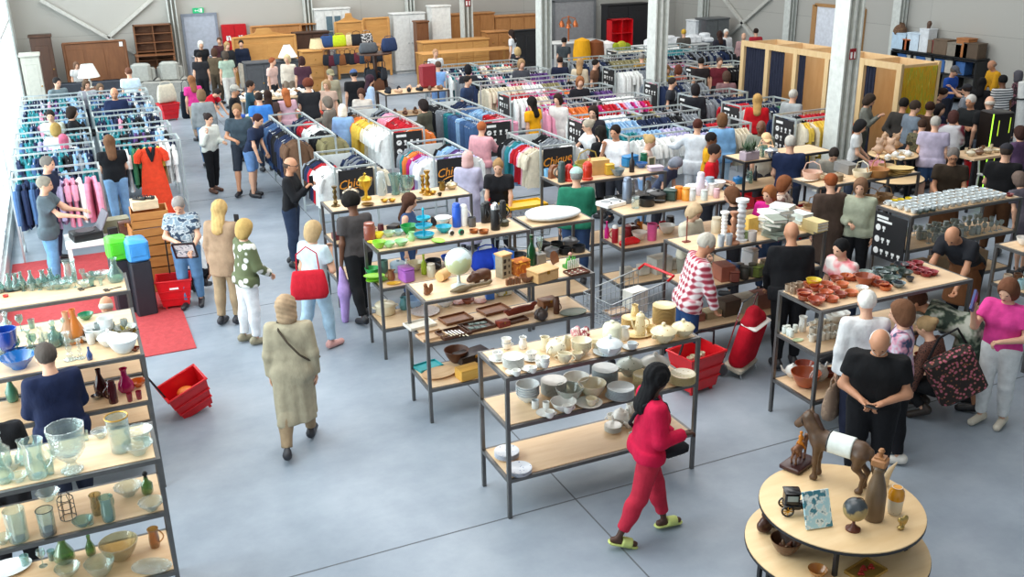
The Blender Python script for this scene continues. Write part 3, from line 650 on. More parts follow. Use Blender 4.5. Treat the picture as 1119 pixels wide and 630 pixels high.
def rail_of(p0, p1, cols, kinds, desc, side, solo=True, step=.1):
 "hangs garments along the rail from the near end p0 to the far end p1; cols repeat in runs"
 p0, p1 = Vector(p0), Vector(p1); Ln = (p1 - p0).length; nn = int(Ln / (step if solo else .078)); dr = (p1 - p0).normalized(); rz = math.atan2(dr.y, dr.x) - PI / 2; rr = random.Random(int(p0.x * 100 + p0.y * 10 + len(side)))
 for i in range(nn):
  f = (i + .5) / nn; c = cols[min(int(f * len(cols)), len(cols) - 1)]; k = kinds[min(int(f * len(kinds)), len(kinds) - 1)]
  if isinstance(c, tuple): c = rr.choice(c)
  v = rr.randrange(3); q = p0 + dr * (Ln * f + rr.uniform(-.018, .018)); a = rz + rr.uniform(-.22, .22) + (PI if rr.random() < .5 else 0)
  if solo and NG[0] < 300:
   NG[0] += 1; o = ob(k, gmesh(k, v, c), None, q, a); tag(o, '%s %s on %s of %s' % (c, k, side, desc), 'clothing', 'clothes on ' + desc, (i, 'from the near end'))
   ob('hanger', HANG['k' if rr.random() < .6 else 'w'], o)
  else:
   mb = garment(k, v); M = Matrix.Translation(q) @ Matrix.Rotation(a, 4, 'Z'); R = REST.setdefault(c, MB()); R.add([M @ Vector(x) for x in mb.v], mb.f)
   if rr.random() < .7: R2 = REST.setdefault('hanger', MB()); R2.add([M @ Vector(x) for x in hm_.v], hm_.f)
SCRIPT = plain('#e8962e', .5)
def rack(label, x0, x1, y0, y1, bays=1, panel=None, back=False, z=1.4):
 "a box frame of tube standing on posts; long rails on both long sides"
 FOOT.append((x0, x1, y0, y1)); t = thing('clothes_rack', label, 'clothes rack', ((x0 + x1) / 2, (y0 + y1) / 2, 0)); w, d = (x1 - x0) / 2, (y1 - y0) / 2; lx = w > d
 st = [(-1 + 2 * i / bays) for i in range(bays + 1)]
 for s in st:
  for e in (-1, 1):
   q = (s * w, e * d) if lx else (e * w, s * d); om('post', MB().box((q[0], q[1], z / 2), (.032, .032, z - .002)), RAIL, t)
 f = MB()
 for e in (-1, 1): f.bar((-w, e * d, z - .016) if lx else (e * w, -d, z - .016), (w, e * d, z - .016) if lx else (e * w, d, z - .016), .03)
 om('top_rail', f, RAIL, t)
 for s in st: om('cross_rail', MB().bar((s * w, -d, z - .016) if lx else (-w, s * d, z - .016), (s * w, d, z - .016) if lx else (w, s * d, z - .016), .03), RAIL, t)
 for s in (-1, 1): om('foot_rail', MB().bar((s * w, -d, .12) if lx else (-w, s * d, .12), (s * w, d, .12) if lx else (w, s * d, .12), .026), RAIL, t)
 if panel:
  pw = (d if lx else w) * 1.72; c = (-w - .012, 0, z - .4) if lx else (.0, -d - .012, z - .4); rz = -PI / 2 if lx else 0
  pn = om('signboard', MB().box((0, 0, 0), (pw, .012, .68)), plain('#1f1e1f', .6), t, c, rz)
  if panel == 'script':
   text('lettering', 'Chique', .2, pn, (-.03, -.008, .12), (R_(90), R_(-8), 0), SCRIPT, .35); om('swash', MB().tube([(-.2, -.01, -.02), (-.1, -.01, .02), (.02, -.01, .04)], [.006, .012, .004], 6), SCRIPT, pn)
  else:
   g = MB(); g.box((-.13, -.008, .27), (.2, .004, .05))
   for r_ in range(3):
    for c_ in range((4, 2, 3)[r_]):
     x, zz = -.18 + c_ * .125, .14 - r_ * .17
     if c_ == 0:
      g.prism([(.052 * math.cos(a), .052 * math.sin(a)) for a in [PI * k / 8 for k in range(16)]], -.002, .002, (x, -.008, zz), RX)
     else: g.box((x, -.008, zz + .02), (.05, .004, .04)).box((x, -.008, zz - .02), (.02, .004, .05)).box((x, -.008, zz - .048), (.05, .004, .012))
   om('lettering', g, plain('#e6e6e4', .6), pn); g = MB()
   for r_ in range(3): g.bar((-.205, -.012, .14 - r_ * .17), (-.155, -.012, .14 - r_ * .17 + (.02, -.02, 0)[r_]), .004, .012)
   om('dial_hand', g, BLACKP, pn)
 if back:
  c = (w + .0, 0, z - .38) if lx else (0, d - .0, z - .38)
  om('back_panel', MB().box(c, (.01, d * 1.8, .6) if lx else (w * 1.8, .01, .6)), plain('#dfe6e6', .6), t)
 return t
def fill(desc, x0, x1, y0, y1, A, B, ka, kb, solo=True, z=1.385, names=None):
 lx = (x1 - x0) > (y1 - y0); e = .06
 if lx:
  rail_of((x0 + e, y0, z), (x1 - e, y0, z), A, ka, desc, 'front rail', solo); rail_of((x0 + e, y1, z), (x1 - e, y1, z), B, kb, desc, 'rear rail', solo)
 else:
  rail_of((x0, y0 + e, z), (x0, y1 - e, z), A, ka, desc, 'left rail', solo); rail_of((x1, y0 + e, z), (x1, y1 - e, z), B, kb, desc, 'right rail', solo)
dk = ('navy', 'black', 'grey'); wm = ('white', 'cream', 'lilac'); mixd = ('navy', 'red', 'pink', 'white', 'teal'); pk = ('pink', 'magenta', 'red', 'lilac')
for (lab, desc, x0, x1, y0, y1, bays, pan, bk, A, B, ka, kb) in (
 ('clothes rack with orange script panel behind the gold trophy cup', 'the trophy-side rack', 3.66, 4.34, 15.2, 16.55, 1, 'script', 1, ['white', 'white', 'white', 'red', 'navy', dk], ['cream', 'black', 'navy', dk, 'navy'], ['blouse'], ['blouse', 'shirt']),
 ('clothes rack with orange script panel beside the pale pink headscarf', 'the headscarf-side rack', 5.36, 6.05, 15.2, 16.55, 1, 'script', 1, ['white', 'white', 'lilac', 'magenta', 'orange', 'teal', 'grey'], ['white', 'lilac', 'purple', 'sky blue', 'black'], ['blouse', 'shirt'], ['shirt']),
 ('clothes rack with orange script panel left of the kitchen gadget shelf', 'the gadget-side rack', 7.28, 7.95, 15.05, 16.45, 1, 'script', 1, ['cream', 'cream', 'pink', 'red', 'sky blue', 'teal', 'grey', 'black'], ['white', 'grey', 'grey', 'black'], ['blouse', 'shirt'], ['blouse', 'shirt']),
 ('long clothes rack of dark jackets beside the person in grey shirt', 'the dark jacket rack', 3.67, 4.36, 17.85, 20.6, 2, None, 0, ['brown', 'navy', 'black', 'navy', 'denim blue', dk], ['khaki', 'black', 'white', 'red', dk], ['jacket'], ['jacket', 'jacket', 'shirt']),
 ('long clothes rack of white and yellow tops with a symbol panel', 'the white and yellow rack', 5.41, 6.08, 17.75, 20.65, 2, 'symbol', 1, ['white', 'white', 'white', 'cream', 'yellow', 'yellow', 'orange', 'brown', 'black'], ['orange', 'red', 'red', 'pink', dk], ['blouse', 'shirt'], ['shirt']),
 ('long clothes rack of blue jeans with a symbol panel', 'the jeans rack', 7.29, 7.96, 17.75, 20.7, 2, 'symbol', 1, ['denim blue', 'denim blue', 'sky blue', 'denim blue', 'teal', 'grey', 'black', 'black'], ['pink', 'red', 'sky blue', 'denim blue', 'navy'], ['trousers'], ['trousers', 'shirt'])):
 rack(lab, x0, x1, y0, y1, bays, pan, bk); fill(desc, x0, x1, y0, y1, A, B, ka, kb)
mix2 = [('navy', 'navy', 'teal', 'denim blue'), ('navy', 'lilac', 'black', 'pink'), ('navy', 'purple', 'teal', 'black'), ('black', 'grey', 'sky blue', 'navy')]
for i, y in enumerate((16.96, 18.9, 20.45, 22.3, 24.0, 25.5)):
 rack('white clothes rack by the window front, %s row from the camera' % nth(i + 1), -1.14, .2, y, y + .64); fill('%s window rack' % nth(i + 1), -1.14, .2, y, y + .64, [('navy', 'denim blue'), ('lilac', 'pink', 'white'), ('red', 'pink', 'white')] if i == 0 else mix2, [('navy', 'teal'), ('navy', 'sky blue', 'teal')], ['shirt'], ['shirt'], i == 0)
 if i:
  rack('white clothes rack beside the aisle, %s row from the camera' % nth(i), .32, 1.68, y, y + .64)
  fill('%s aisle rack' % nth(i), .32, 1.68, y, y + .64, [('lilac', 'grey'), ('green', 'white'), ('pink', 'yellow'), 'white'] if i == 1 else mix2, [('navy', 'teal'), ('teal', 'black', 'sky blue'), ('white', 'navy')], ['shirt', 'blouse'], ['shirt'], i == 1)
for i, (y, A, B, pan) in enumerate(((15.02, ['white', 'white', 'white', 'white', ('white', 'lilac'), ('black', 'khaki'), 'cream'], ['teal', 'sky blue', 'lilac', 'navy', ('red', 'magenta')], None), (16.72, ['teal', 'sky blue', 'sky blue', 'navy', 'navy', 'black', 'grey'], [('pink', 'white'), 'white', ('black', 'khaki'), dk], 'symbol'),
  (18.6, ['pink', 'orange', ('red', 'magenta'), pk, pk], [pk, dk, 'white'], None), (20.25, ['white', 'cream', ('purple', 'grey'), dk, 'navy', 'purple'], ['red', pk, ('magenta', 'orange'), dk], 'symbol'), (22.0, ['cream', 'cream', 'white', 'khaki', dk], [dk, pk, 'purple'], None), (23.7, [dk, mixd, 'purple'], [mixd, dk], None), (25.4, [mixd, ('brown', 'cream')], [dk, mixd], None))):
 rack('long clothes rack across the middle of the hall, %s row from the front' % nth(i + 1), 9.04, 11.74, y, y + .67, 2, pan); fill('the %s cross rack' % nth(i + 1), 9.04, 11.74, y, y + .67, A, B, ['blouse'] if i == 0 else ['shirt'], ['shirt'], i == 0)
for i, (x0, x1, y, A, B) in enumerate(((12.68, 14.03, 14.84, [('yellow', 'cream'), ('orange', 'yellow'), 'orange'], [dk, 'red']), (12.66, 14.03, 16.55, [('white', 'yellow'), dk, 'green'], ['red', dk]), (12.5, 13.9, 17.98, ['grey', ('navy', 'grey'), 'navy'], [dk]), (12.9, 14.25, 20.1, [dk, 'grey'], [('pink', 'grey'), dk]), (13.2, 15.9, 22.7, ['white', 'grey', ('brown', 'grey'), dk], [dk, pk]), (15.3, 16.9, 21.9, ['black', 'black'], ['orange', 'cream']), (12.9, 15.6, 24.8, [dk, 'khaki'], [dk]), (15.9, 18.6, 24.9, [dk], ['teal', dk]), (15.3, 18, 26.2, [dk, 'teal'], ['cream', 'white']))):
 rack('short clothes rack beyond the column line, %s from the camera' % nth(i + 1), x0, x1, y, y + .66, 1 if x1 - x0 < 2 else 2, 'symbol'); fill('far rack', x0, x1, y, y + .66, A, B, ['shirt'], ['shirt'], False)
R = MB(); mats = []
for i, (c, mb) in enumerate(REST.items()):
 R.m = i; R.add(mb.v, mb.f); mats.append(fabric(CL[c], .7) if c != 'hanger' else plain('#d9dcdc', .4))
tag(om('hanging_clothes', R, mats), 'mass of assorted clothes hanging closely on the farther racks', 'clothing', kind='stuff')
# ---------------------------------------------------------------- fitting rooms
PLY = wood('#e2bc8a', '#eccb9c', (9, 9, 2), .5); PINE = wood('#cfae7c', '#dcc092', (9, 9, 2)); CURT = fabric('#2c3042', .9)
FX, FD, FH = 15.58, .98, 2.2; ys = [20.42, 19.45, 18.42, 17.34, 16.26, 15.2]
def curtain(name, x, ya, yb, z0, z1, m, parent, waves=9, amp=.03):
 mb = MB(); k = waves * 6; vs = []
 for z in (z0, (z0 + z1) / 2, z1):
  for i in range(k + 1): vs.append((x + amp * math.sin(i / k * waves * 2 * PI), ya + (yb - ya) * i / k, z))
 for i in range(k + 1): pass
 n0 = len(vs); vs += [(a + .008, b_, c) for a, b_, c in vs]; fs = []
 for o in (0, n0):
  for r in range(2):
   for i in range(k): q = (o + r * (k + 1) + i, o + r * (k + 1) + i + 1, o + (r + 1) * (k + 1) + i + 1, o + (r + 1) * (k + 1) + i); fs.append(q if o else q[::-1])
 mb.add(vs, fs); return ob(name, mb.mesh(name, m), parent)
fr = thing('fitting_rooms', 'row of open-topped plywood fitting cubicles with timber posts beside the columns', 'fitting room', (0, 0, 0))
for i, y in enumerate(ys):
 om('partition', MB().box((FX + FD / 2 + .03, y, FH / 2), (FD, .025, FH - .06)), PLY, fr)
 om('post', MB().box((FX, y, FH / 2), (.07, .13, FH)), PINE, fr)
om('back_panel', MB().box((FX + FD + .05, (ys[0] + ys[-1]) / 2, FH / 2), (.025, ys[0] - ys[-1], FH - .06)), PLY, fr)
om('header', MB().box((FX, (ys[0] + ys[-1]) / 2, FH - .06), (.06, ys[0] - ys[-1], .13)), PINE, fr)
for i in range(5):
 om('bench', MB().box((FX + FD - .13, ys[i + 1] + .3, .85), (.3, .5, .04)).box((FX + FD - .13, ys[i + 1] + .3, .42), (.04, .4, .83)), PINE, fr)
 w = (.86, .5, .22, .42, .28)[i]
 tag(curtain('curtain', FX + .02, ys[i] - .09, ys[i] - .09 - w, .12, 2.06, CURT, None, max(3, int(w * 11))), 'dark blue curtain hanging in the fitting cubicle doorways', 'curtain', 'fitting room curtains', (i, 'from the far end'))
m, n, l, b = _new('gold_tinsel'); l.new(_ramp(n, l, _noise(n, l, _co(n, l, (30, 30, 3)), 1.2, 3), [(.3, '#b88e12'), (.5, '#dcae1e'), (.6, '#a4b02c'), (.7, '#f6da5c')]), b.inputs['Base Color']); b.inputs['Roughness'].default_value = .35; b.inputs['Metallic'].default_value = .15
tc = curtain('tinsel_curtain', 0, 0, FD - .06, .1, 2.12, m, None, 22, .012); tc.location = (FX + .06, ys[5] - .05, 0); tc.rotation_euler = (0, 0, -PI / 2); tag(tc, 'glittering gold tinsel curtain covering the near end of the fitting cubicles', 'curtain')
om('post', MB().box((FX + FD + .05, ys[5], FH / 2), (.07, .13, FH)), PINE, fr)
# ---------------------------------------------------------------- furniture along the back wall
OAK = wood('#a8713f', '#bd8650', (8, 8, 2)); WAL = wood('#6b4227', '#7f5232', (8, 8, 2)); DKW = wood('#3a2418', '#4d3020', (8, 8, 2)); HON = wood('#bd8748', '#cf9a58', (2, 8, 8)); WPAINT = plain('#d8dad8', .5); GREYU = fabric('#a7a8a2'); DKU = fabric('#3b3f47')
def span(px0, px1, pyt, y):
 a, b_ = PY(px0, pyt, y), PY(px1, pyt, y); return (a.x + b_.x) / 2, abs(b_.x - a.x), (a.z + b_.z) / 2
def cupboard(name, label, cat, px0, px1, pyt, y, m, d=.55, doors=2, rows=1, z0=0., knob=BRASS, arch=0, top=True, openc=None, legs=0):
 x, w, zt = span(px0, px1, pyt, y); h = zt - z0; t = thing(name, label, cat, (x, y + d / 2, z0)); b0 = .08 if not legs else legs
 if openc:
  g = MB().box((0, d / 2 - .01, h / 2), (w, .02, h)); 
  for s in (-1, 1): g.box((s * (w / 2 - .015), 0, h / 2), (.03, d, h))
  g.box((0, 0, h - .015), (w, d, .03)).box((0, 0, .03), (w, d, .06)); om('carcass', g, m, t)
  cols, rws = openc
  for i in range(1, cols): om('divider', MB().box((-w / 2 + w * i / cols, 0, h / 2), (.025, d * .96, h - .08)), m, t)
  for r in range(1, rws): om('shelf', MB().box((0, 0, h * r / rws), (w - .05, d * .94, .025)), m, t)
  return t
 om('carcass', MB().box((0, 0, (h + b0) / 2), (w, d, h - b0 - (.05 if top else 0))).box((0, .01, b0 / 2), (w * .94, d * .9, b0) if not legs else (.05, .05, b0)), m, t)
 if top: om('cornice', MB().box((0, -.01, h - .025), (w + .07, d + .06, .06), bev=.015), m, t)
 if arch:
  pts = [(-w / 2, 0)] + [(w / 2 * math.cos(a), arch * math.sin(a)) for a in [PI * (1 - k / 12) for k in range(13)]] + [(w / 2, 0)]
  om('arched_crest', MB().prism(pts, -.03, .03, (0, -d / 2 + .04, h - .02), RX), m, t)
 for i in range(doors):
  for r in range(rows):
   dw, dh = w / doors, (h - b0 - .1) / rows; cx, cz = -w / 2 + dw * (i + .5), b0 + .02 + dh * (r + .5)
   dr = ob('door' if rows == 1 else 'drawer', MB().box((0, 0, 0), (dw - .02, .022, dh - .02)).box((0, -.012, 0), (dw * .66, .012, dh * .76), bev=.005).mesh('door', m), t, (cx, -d / 2 - .011, cz))
   om('knob', MB().ball((0, 0, 0), .022, 8, 6), knob, dr, ((dw * .4 if i < doors / 2 else -dw * .4) if rows == 1 else 0, -.03, 0))
 return t
def tagged_card(p, lab):
 tag(om('price_card', MB().box((0, 0, 0), (.1, .006, .14)), WHITE, None, p), lab, 'card')
cupboard('wardrobe', 'dark brown wardrobe in the far corner by the windows', 'wardrobe', 31, 55, 39, 34.2, DKW, .6, 1)
cupboard('cabinet', 'tall pale grey cabinet in front of the dark corner wardrobe', 'cabinet', 21, 42, 60, 31.5, plain('#b4b3a8', .6), .7, 1)
def headboard(label, px0, px1, pyt, y, m, z0=.35, tilt=0, panels=3, arch=.0):
 x, w, zt = span(px0, px1, pyt, y); h = zt - z0; t = thing('headboard', label, 'bed', (x, y, 0))
 om('board', MB().box((0, 0, z0 + h / 2), (w, .05, h)), m, t)
 for s in (-1, 1): om('bed_post', MB().box((s * w / 2, -.01, zt / 2), (.09, .09, zt + .02), bev=.02), m, t)
 om('top_moulding', MB().box((0, -.01, zt), (w + .06, .1, .07), bev=.02), m, t)
 for i in range(panels): om('panel', MB().box((-w / 2 + w * (i + .5) / panels, -.03, z0 + h * .5), (w / panels * .84, .02, h * .72), bev=.006), m, t)
 if arch: om('carved_crest', MB().prism([(-w * .5, 0), (-w * .3, arch * .25), (-w * .14, arch * .5), (-w * .1, arch), (w * .1, arch), (w * .14, arch * .5), (w * .3, arch * .25), (w * .5, 0)], -.03, .03, (0, 0, zt), RX), m, t)
 return t
headboard('large brown panelled bed headboard leaning on the wall left of the bookcase', 68, 136, 46, 34.6, WAL, .3)
a = PY(132, 48, 34.55); tagged_card(a, 'white price card on the large brown headboard')
cupboard('bookcase', 'open brown bookcase with two columns of shelves left of the grey door', 'bookcase', 145, 187, 27, 34.7, WAL, .4, openc=(2, 5), z0=.78)
def table(name, label, px0, px1, pyt, y, m, d=.7, cat='table', legm=None):
 x, w, zt = span(px0, px1, pyt, y); FOOT.append((x - w / 2, x + w / 2, y, y + d)); t = thing(name, label, cat, (x, y + d / 2, 0)); om('tabletop', MB().box((0, 0, zt - .02), (w, d, .04), bev=.008), m, t)
 for s in (-1, 1):
  for e in (-1, 1): om('leg', MB().box((s * (w / 2 - .05), e * (d / 2 - .05), zt / 2 - .02), (.06, .06, zt - .04)), legm or m, t)
 return t
table('desk', 'brown wooden desk beneath the open bookcase', 148, 192, 60, 34.3, WAL, .8)
def chair(label, x, y, rz, m, seat=.45, back=.95):
 t = thing('wooden_chair', label, 'chair', (x, y, 0), rz); om('seat', MB().box((0, 0, seat), (.42, .42, .04), bev=.01), m, t)
 for s in (-1, 1): om('leg', MB().tube([(s * .18, -.18, 0), (s * .18, -.18, seat)], .02), m, t); om('leg', MB().tube([(s * .18, .2, 0), (s * .18, .18, seat), (s * .18, .24, back)], .02), m, t); om('slat', MB().tube([(s * .07, .185, seat), (s * .07, .235, back - .04)], .012), m, t)
 om('top_rail', MB().box((0, .235, back - .04), (.42, .03, .09), bev=.01), m, t)
q = PY(196, 68, 33.5); chair('wooden spindle chair between the brown desk and grey door', q.x, 33.5, .4, WAL)
def armchair(name, label, x, y, rz, m, w=.95, d=.95, seats=1, leg=BLACKP, back=.95):
 t = thing(name, label, 'armchair' if seats == 1 else 'sofa', (x, y, 0), rz)
 om('base', MB().box((0, 0, .24), (w - .1, d - .06, .28), bev=.04).box((0, 0, .05), (w * .8, d * .8, .1)), m, t); sw = (w - .4) / seats
 for i in range(seats): cx = -w / 2 + .2 + sw * (i + .5); om('seat_cushion', MB().box((cx, -.05, .42), (sw - .01, d - .25, .15), bev=.05), m, t); om('back_cushion', MB().box((cx, d / 2 - .2, back * .72), (sw - .01, .22, back * .55), bev=.07), m, t)
 for s in (-1, 1): om('armrest', MB().box((s * (w / 2 - .1), 0, .4), (.2, d, .5), bev=.06), m, t)
 om('backrest', MB().box((0, d / 2 - .07, .5), (w - .2, .14, back - .15), bev=.05), m, t); return t
for (px, py, lab) in ((155, 96, 'pale grey recliner in front of the desk, nearer the window wall'), (186, 95, 'pale grey recliner in front of the desk, nearer the grey door')): q = PY(px, py, 33.2); armchair('recliner', lab, q.x, 33.2, -.25, GREYU, 1.0, 1.0, back=1.15)
q = P(191, 119); armchair('sofa', 'grey sofa seen from behind next to the red shopping basket', q.x, q.y + .4, PI - .3, fabric('#8f8e88'), 1.7, .9, 2, back=.85)
q = PY(100, 103, 32.6); armchair('sofa', 'dark sofa in front of the brown headboard', q.x, 32.6, PI, DKU, 2.2, .9, 3, back=.85)
def lamp(label, px, py, y, shade_h, r0=.12, r1=.24, h=.28, stand=.3, base='#e8e6dc', foot=None):
 "a table lamp whose shade's middle is seen at the pixel"
 q = PY(px, py, y); t = thing('table_lamp', label, 'lamp', (q.x, y, q.z - h / 2 - stand))
 om('lamp_base', MB().lathe([(.0, 0), (.09, 0), (.09, .02), (.03, .05), (.06, stand * .45), (.025, stand * .8), (.012, stand + .05), (0, stand + .05)], 14), ceramic(base), t)
 om('lamp_shade', MB().lathe([(r1, stand), (r0, stand + h), (r0 - .008, stand + h), (r1 - .008, stand)], 18), fabric(shade_h), t); return q.z - h / 2 - stand
zb = lamp('white cone-shaded lamp standing behind the window clothes racks', 96, 77, 30.5, '#eef4ee', .16, .3, .36, .3)
x, w, _ = span(88, 106, 84, 30.5); t = thing('side_table', 'small side table under the white cone-shaded lamp', 'table', (x, 30.5, 0)); om('tabletop', MB().box((0, 0, zb - .02), (.5, .5, .04)), WAL, t)
for s in (-1, 1):
 for e in (-1, 1): om('leg', MB().box((s * .2, e * .2, zb / 2 - .02), (.05, .05, zb - .04)), WAL, t)
headboard('honey wood bed headboard with a carved crest by the red cabinet', 254, 322, 40, 33.6, HON, .25, panels=2, arch=.28)
headboard('plain brown bed board standing behind the honey wood headboard', 274, 328, 28, 34.9, OAK, .3, panels=1)
cupboard('bookcase', 'low brown open bookcase with a dark gap behind the honey headboard', 'bookcase', 324, 353, 26, 34.9, OAK, .4, openc=(1, 4))
cupboard('cabinet', 'very dark low sideboard right of the honey headboard', 'cabinet', 322, 359, 35, 34.0, DKW, .45, 2)
t = cupboard('display_cabinet', 'white display cabinet with two glazed doors on the back wall', 'cabinet', 344, 382, 9, 34.9, WPAINT, .4, 4, knob=CHROME)
for k in (-.12, .12):
 x, w, zt = span(344, 382, 9, 34.9); pn = om('window_panel', MB().box((k * w * 1.0, -.235, zt * .68), (w * .18, .01, zt * .42)), plain('#5d7480', .1), t); om('glazing_bar', MB().box((k * w, -.245, zt * .68), (w * .18, .012, .02)), WPAINT, pn)
headboard('tall wooden bed headboard with arched dark-edged top', 366, 396, 24, 34.4, HON, .2, panels=1, arch=.3)
headboard('plain tall honey board right of the arched headboard', 397, 424, 20, 34.5, HON, .2, panels=1)
cupboard('wooden_dresser', 'honey wood chest standing behind the clothing tables with a beige lamp above', 'dresser', 330, 357, 55, 31.5, HON, .5, 1, 3)
lamp('beige drum-shaded lamp on the honey wood chest', 346.5, 47.5, 31.8, '#dcc9a0', .2, .27, .3, .28)
lamp('white cone-shaded lamp behind the shoe tables', 314, 55.5, 30.6, '#f2f0e6', .1, .3, .36, .28); x, w, _ = span(307, 320, 60, 30.6)
cupboard('low_cabinet', 'dark grey low cabinet under the lamp behind the shoe tables', 'cabinet', 268, 326, 67, 30.5, plain('#4c4e52', .6), .5, 3)
cupboard('white_cupboard', 'white cupboard half hidden by the far left wall column', 'cabinet', 429, 464, 14, 34.6, WPAINT, .5, 2, knob=CHROME)
cupboard('white_wardrobe', 'tall white single-door wardrobe right of the white cupboard', 'wardrobe', 471, 492, 6, 34.2, plain('#dedfdc', .5), .5, 1, knob=CHROME)
cupboard('brown_cabinet', 'narrow brown cabinet between the two white cupboards', 'cabinet', 455, 468, 23, 33.9, WAL, .4, 1)
cupboard('oak_wardrobe', 'wide oak wardrobe behind the farthest column', 'wardrobe', 492, 540, 14.5, 34.5, OAK, .5, 3)
cupboard('oak_wardrobe', 'oak wardrobe left of the roller door', 'wardrobe', 541, 588, 16.5, 34.5, OAK, .5, 3)
cupboard('oak_dresser', 'oak dresser in front of the two oak wardrobes', 'dresser', 532, 556, 34, 33.2, OAK, .5, 2, 2)
headboard('black padded headboard in front of the oak wardrobe', 558, 588, 33, 32.4, plain('#222326', .5), .2, panels=2)
cupboard('honey_chest', 'long honey wood chest beside the farthest column', 'dresser', 462, 534, 44, 32.6, HON, .6, 4, 2)
table('long_table', 'long pale wooden table in front of the honey chest', 462, 562, 56, 31.0, HON, .8)
cupboard('black_cabinet', 'large black cabinet standing behind the red shelf unit', 'cabinet', 664, 708, 4, 34.6, plain('#242326', .5), .5, 2, knob=CHROME)
cupboard('red_shelf_unit', 'bright red open shelf unit in front of the black cabinet', 'shelf', 668.5, 692, 21, 33.4, REDP, .4, openc=(2, 3))
cupboard('white_fridge', 'white fridge near the crossed wall braces', 'fridge', 760, 771, 22, 31.5, plain('#e4e8ea', .3), .6, 1, 1, knob=CHROME)
cupboard('steel_fridge', 'grey steel double fridge near the crossed wall braces', 'fridge', 772, 797, 20, 31.0, plain('#6f7376', .35, .5), .7, 2, knob=CHROME)
table('white_counter', 'white counter stacked with white goods behind the far racks', 706, 776, 50, 28.5, WPAINT, 1.0)
table('white_counter', 'white display counter left of the second column', 606, 660, 46, 31.5, WPAINT, .9)
for i, (px, py, col, nm, lab) in enumerate(((636, 49, '#e0a21e', 'pouffe', 'yellow pouffe'), (651, 51, '#7a4526', 'pouffe', 'brown leather pouffe'), (663, 52, '#eceae6', 'pouffe', 'white pouffe'))):
 q = PY(px, py, 29.8); tag(ob(nm, MB().lathe([(.0, 0), (.24, .0), (.3, .1), (.31, .3), (.26, .42), (.0, .45)], 18).mesh(nm, fabric(col)), None, (q.x, 29.8, 0), sc=(1, 1, (q.z + .25) / .45)), lab + ' standing in front of the white display counter', 'pouffe')
for i, (px, py, hx) in enumerate(((672, 53, '#9aa82c'), (679, 51, '#b6b836'), (684, 53, '#7c8c2a'))):
 q = PY(px, py, 29.6); tag(ob('cushion', blob('cushion', [((0, 0, 0), (.22, .1, .2))], fabric(hx), .03), None, (q.x, 29.6, q.z)), 'olive green cushion piled in front of the red shelf unit', 'cushion', 'olive cushions')
q = PY(622, 47, 31.9); t = thing('lamp_carousel', 'copper coloured lamp stand with a ring of hanging shades at the roller door', 'lamp', (q.x, 31.95, q.z)); CO = plain('#b5683c', .35, .6)
om('stand', MB().lathe([(0, 0), (.2, 0), (.2, .03), (.03, .06), (.03, .95), (0, .95)], 12), CO, t)
for k in range(6): a = k * PI / 3; om('lamp_shade', MB().lathe([(.11, .0), (.04, .14), (.03, .14), (.1, .0)], 10), CO, t, (.28 * math.cos(a), .28 * math.sin(a), .55 + .1 * (k % 2))); om('arm', MB().tube([(0, 0, .92), (.28 * math.cos(a), .28 * math.sin(a), .85), (.28 * math.cos(a), .28 * math.sin(a), .68)], .01, 5), CO, t)
r = random.Random(5)
for i in range(16):
 q = PY(710 + i * 4.2, 49, 28.9 + .12 * (i % 3)); hgt = r.uniform(.12, .3); z = span(706, 776, 50, 28.5)[2]
 tag(om('linen_stack', MB().box((0, 0, hgt / 2), (.34, .3, hgt), r.uniform(-.3, .3), bev=.04), fabric('#e8ebee'), None, (q.x, 28.9 + .2 * (i % 2), z)), 'stack of folded white linen on the far white counter', 'linen', 'linen on the white counter')
# bags and cases on the honey tables
t = table('bag_table', 'wooden table topped with handbags in front of the white display cabinet', 352, 420, 51, 31.4, OAK, .7); zt = span(352, 420, 51, 31.4)[2]
def handbag(label, loc, rz, m, w=.34, h=.26, d=.14, strap=.2, group=None, nm='handbag', hm=None):
 mb = MB(); vs = []; n_ = 20; R3 = ((0, .6, .5), (.01, .88, .8), (.06, 1, 1), (h * .45, .98, .95), (h * .85, .86, .6), (h - .01, .8, .3), (h, .74, .15))
 for z, a, b_ in R3:
  for j in range(n_): c_, s_ = math.cos(2 * PI * j / n_), math.sin(2 * PI * j / n_); vs.append((a * w / 2 * math.copysign(abs(c_) ** .55, c_), b_ * d / 2 * math.copysign(abs(s_) ** .7, s_), z))
 mb.add(vs, [(i * n_ + j, i * n_ + (j + 1) % n_, i * n_ + n_ + (j + 1) % n_, i * n_ + n_ + j) for i in range(len(R3) - 1) for j in range(n_)] + [tuple(range(n_ - 1, -1, -1)), tuple(range(n_ * (len(R3) - 1), n_ * len(R3)))])
 o = ob(nm, mb.mesh(nm, m, 60), None, loc, rz); tag(o, label, 'bag', group)
 if strap: om('handle', MB().tube([(-w * .3, 0, h - .05), (-w * .26, 0, h + strap * .7), (0, 0, h + strap), (w * .26, 0, h + strap * .7), (w * .3, 0, h - .05)], .009, 6), hm or m, o)
 return o
for (px, hx, lab, w, s_) in ((358, '#2f4a78', 'blue handbag on the wooden table beside the beige lamp', .5, .05), (371, '#bcd22a', 'lime green handbag on the wooden table beside the blue bag', .5, .06), (390, '#22242a', 'black handbag on the wooden table right of the lime bag', .45, .1), (401, '#4a4f5a', 'black and white patterned handbag on the wooden table', .45, .1), (382, '#cdbf9a', 'small beige handbag tucked between lime and black bags', .25, .05)):
 q = PY(px, 50, 31.7); handbag(lab, (q.x, 31.7, zt), .1, fabric(hx) if 'pattern' not in lab else pattern('spots', '#d8d8d8', '#1c1c20', None, 22), w, .36, .2, s_)
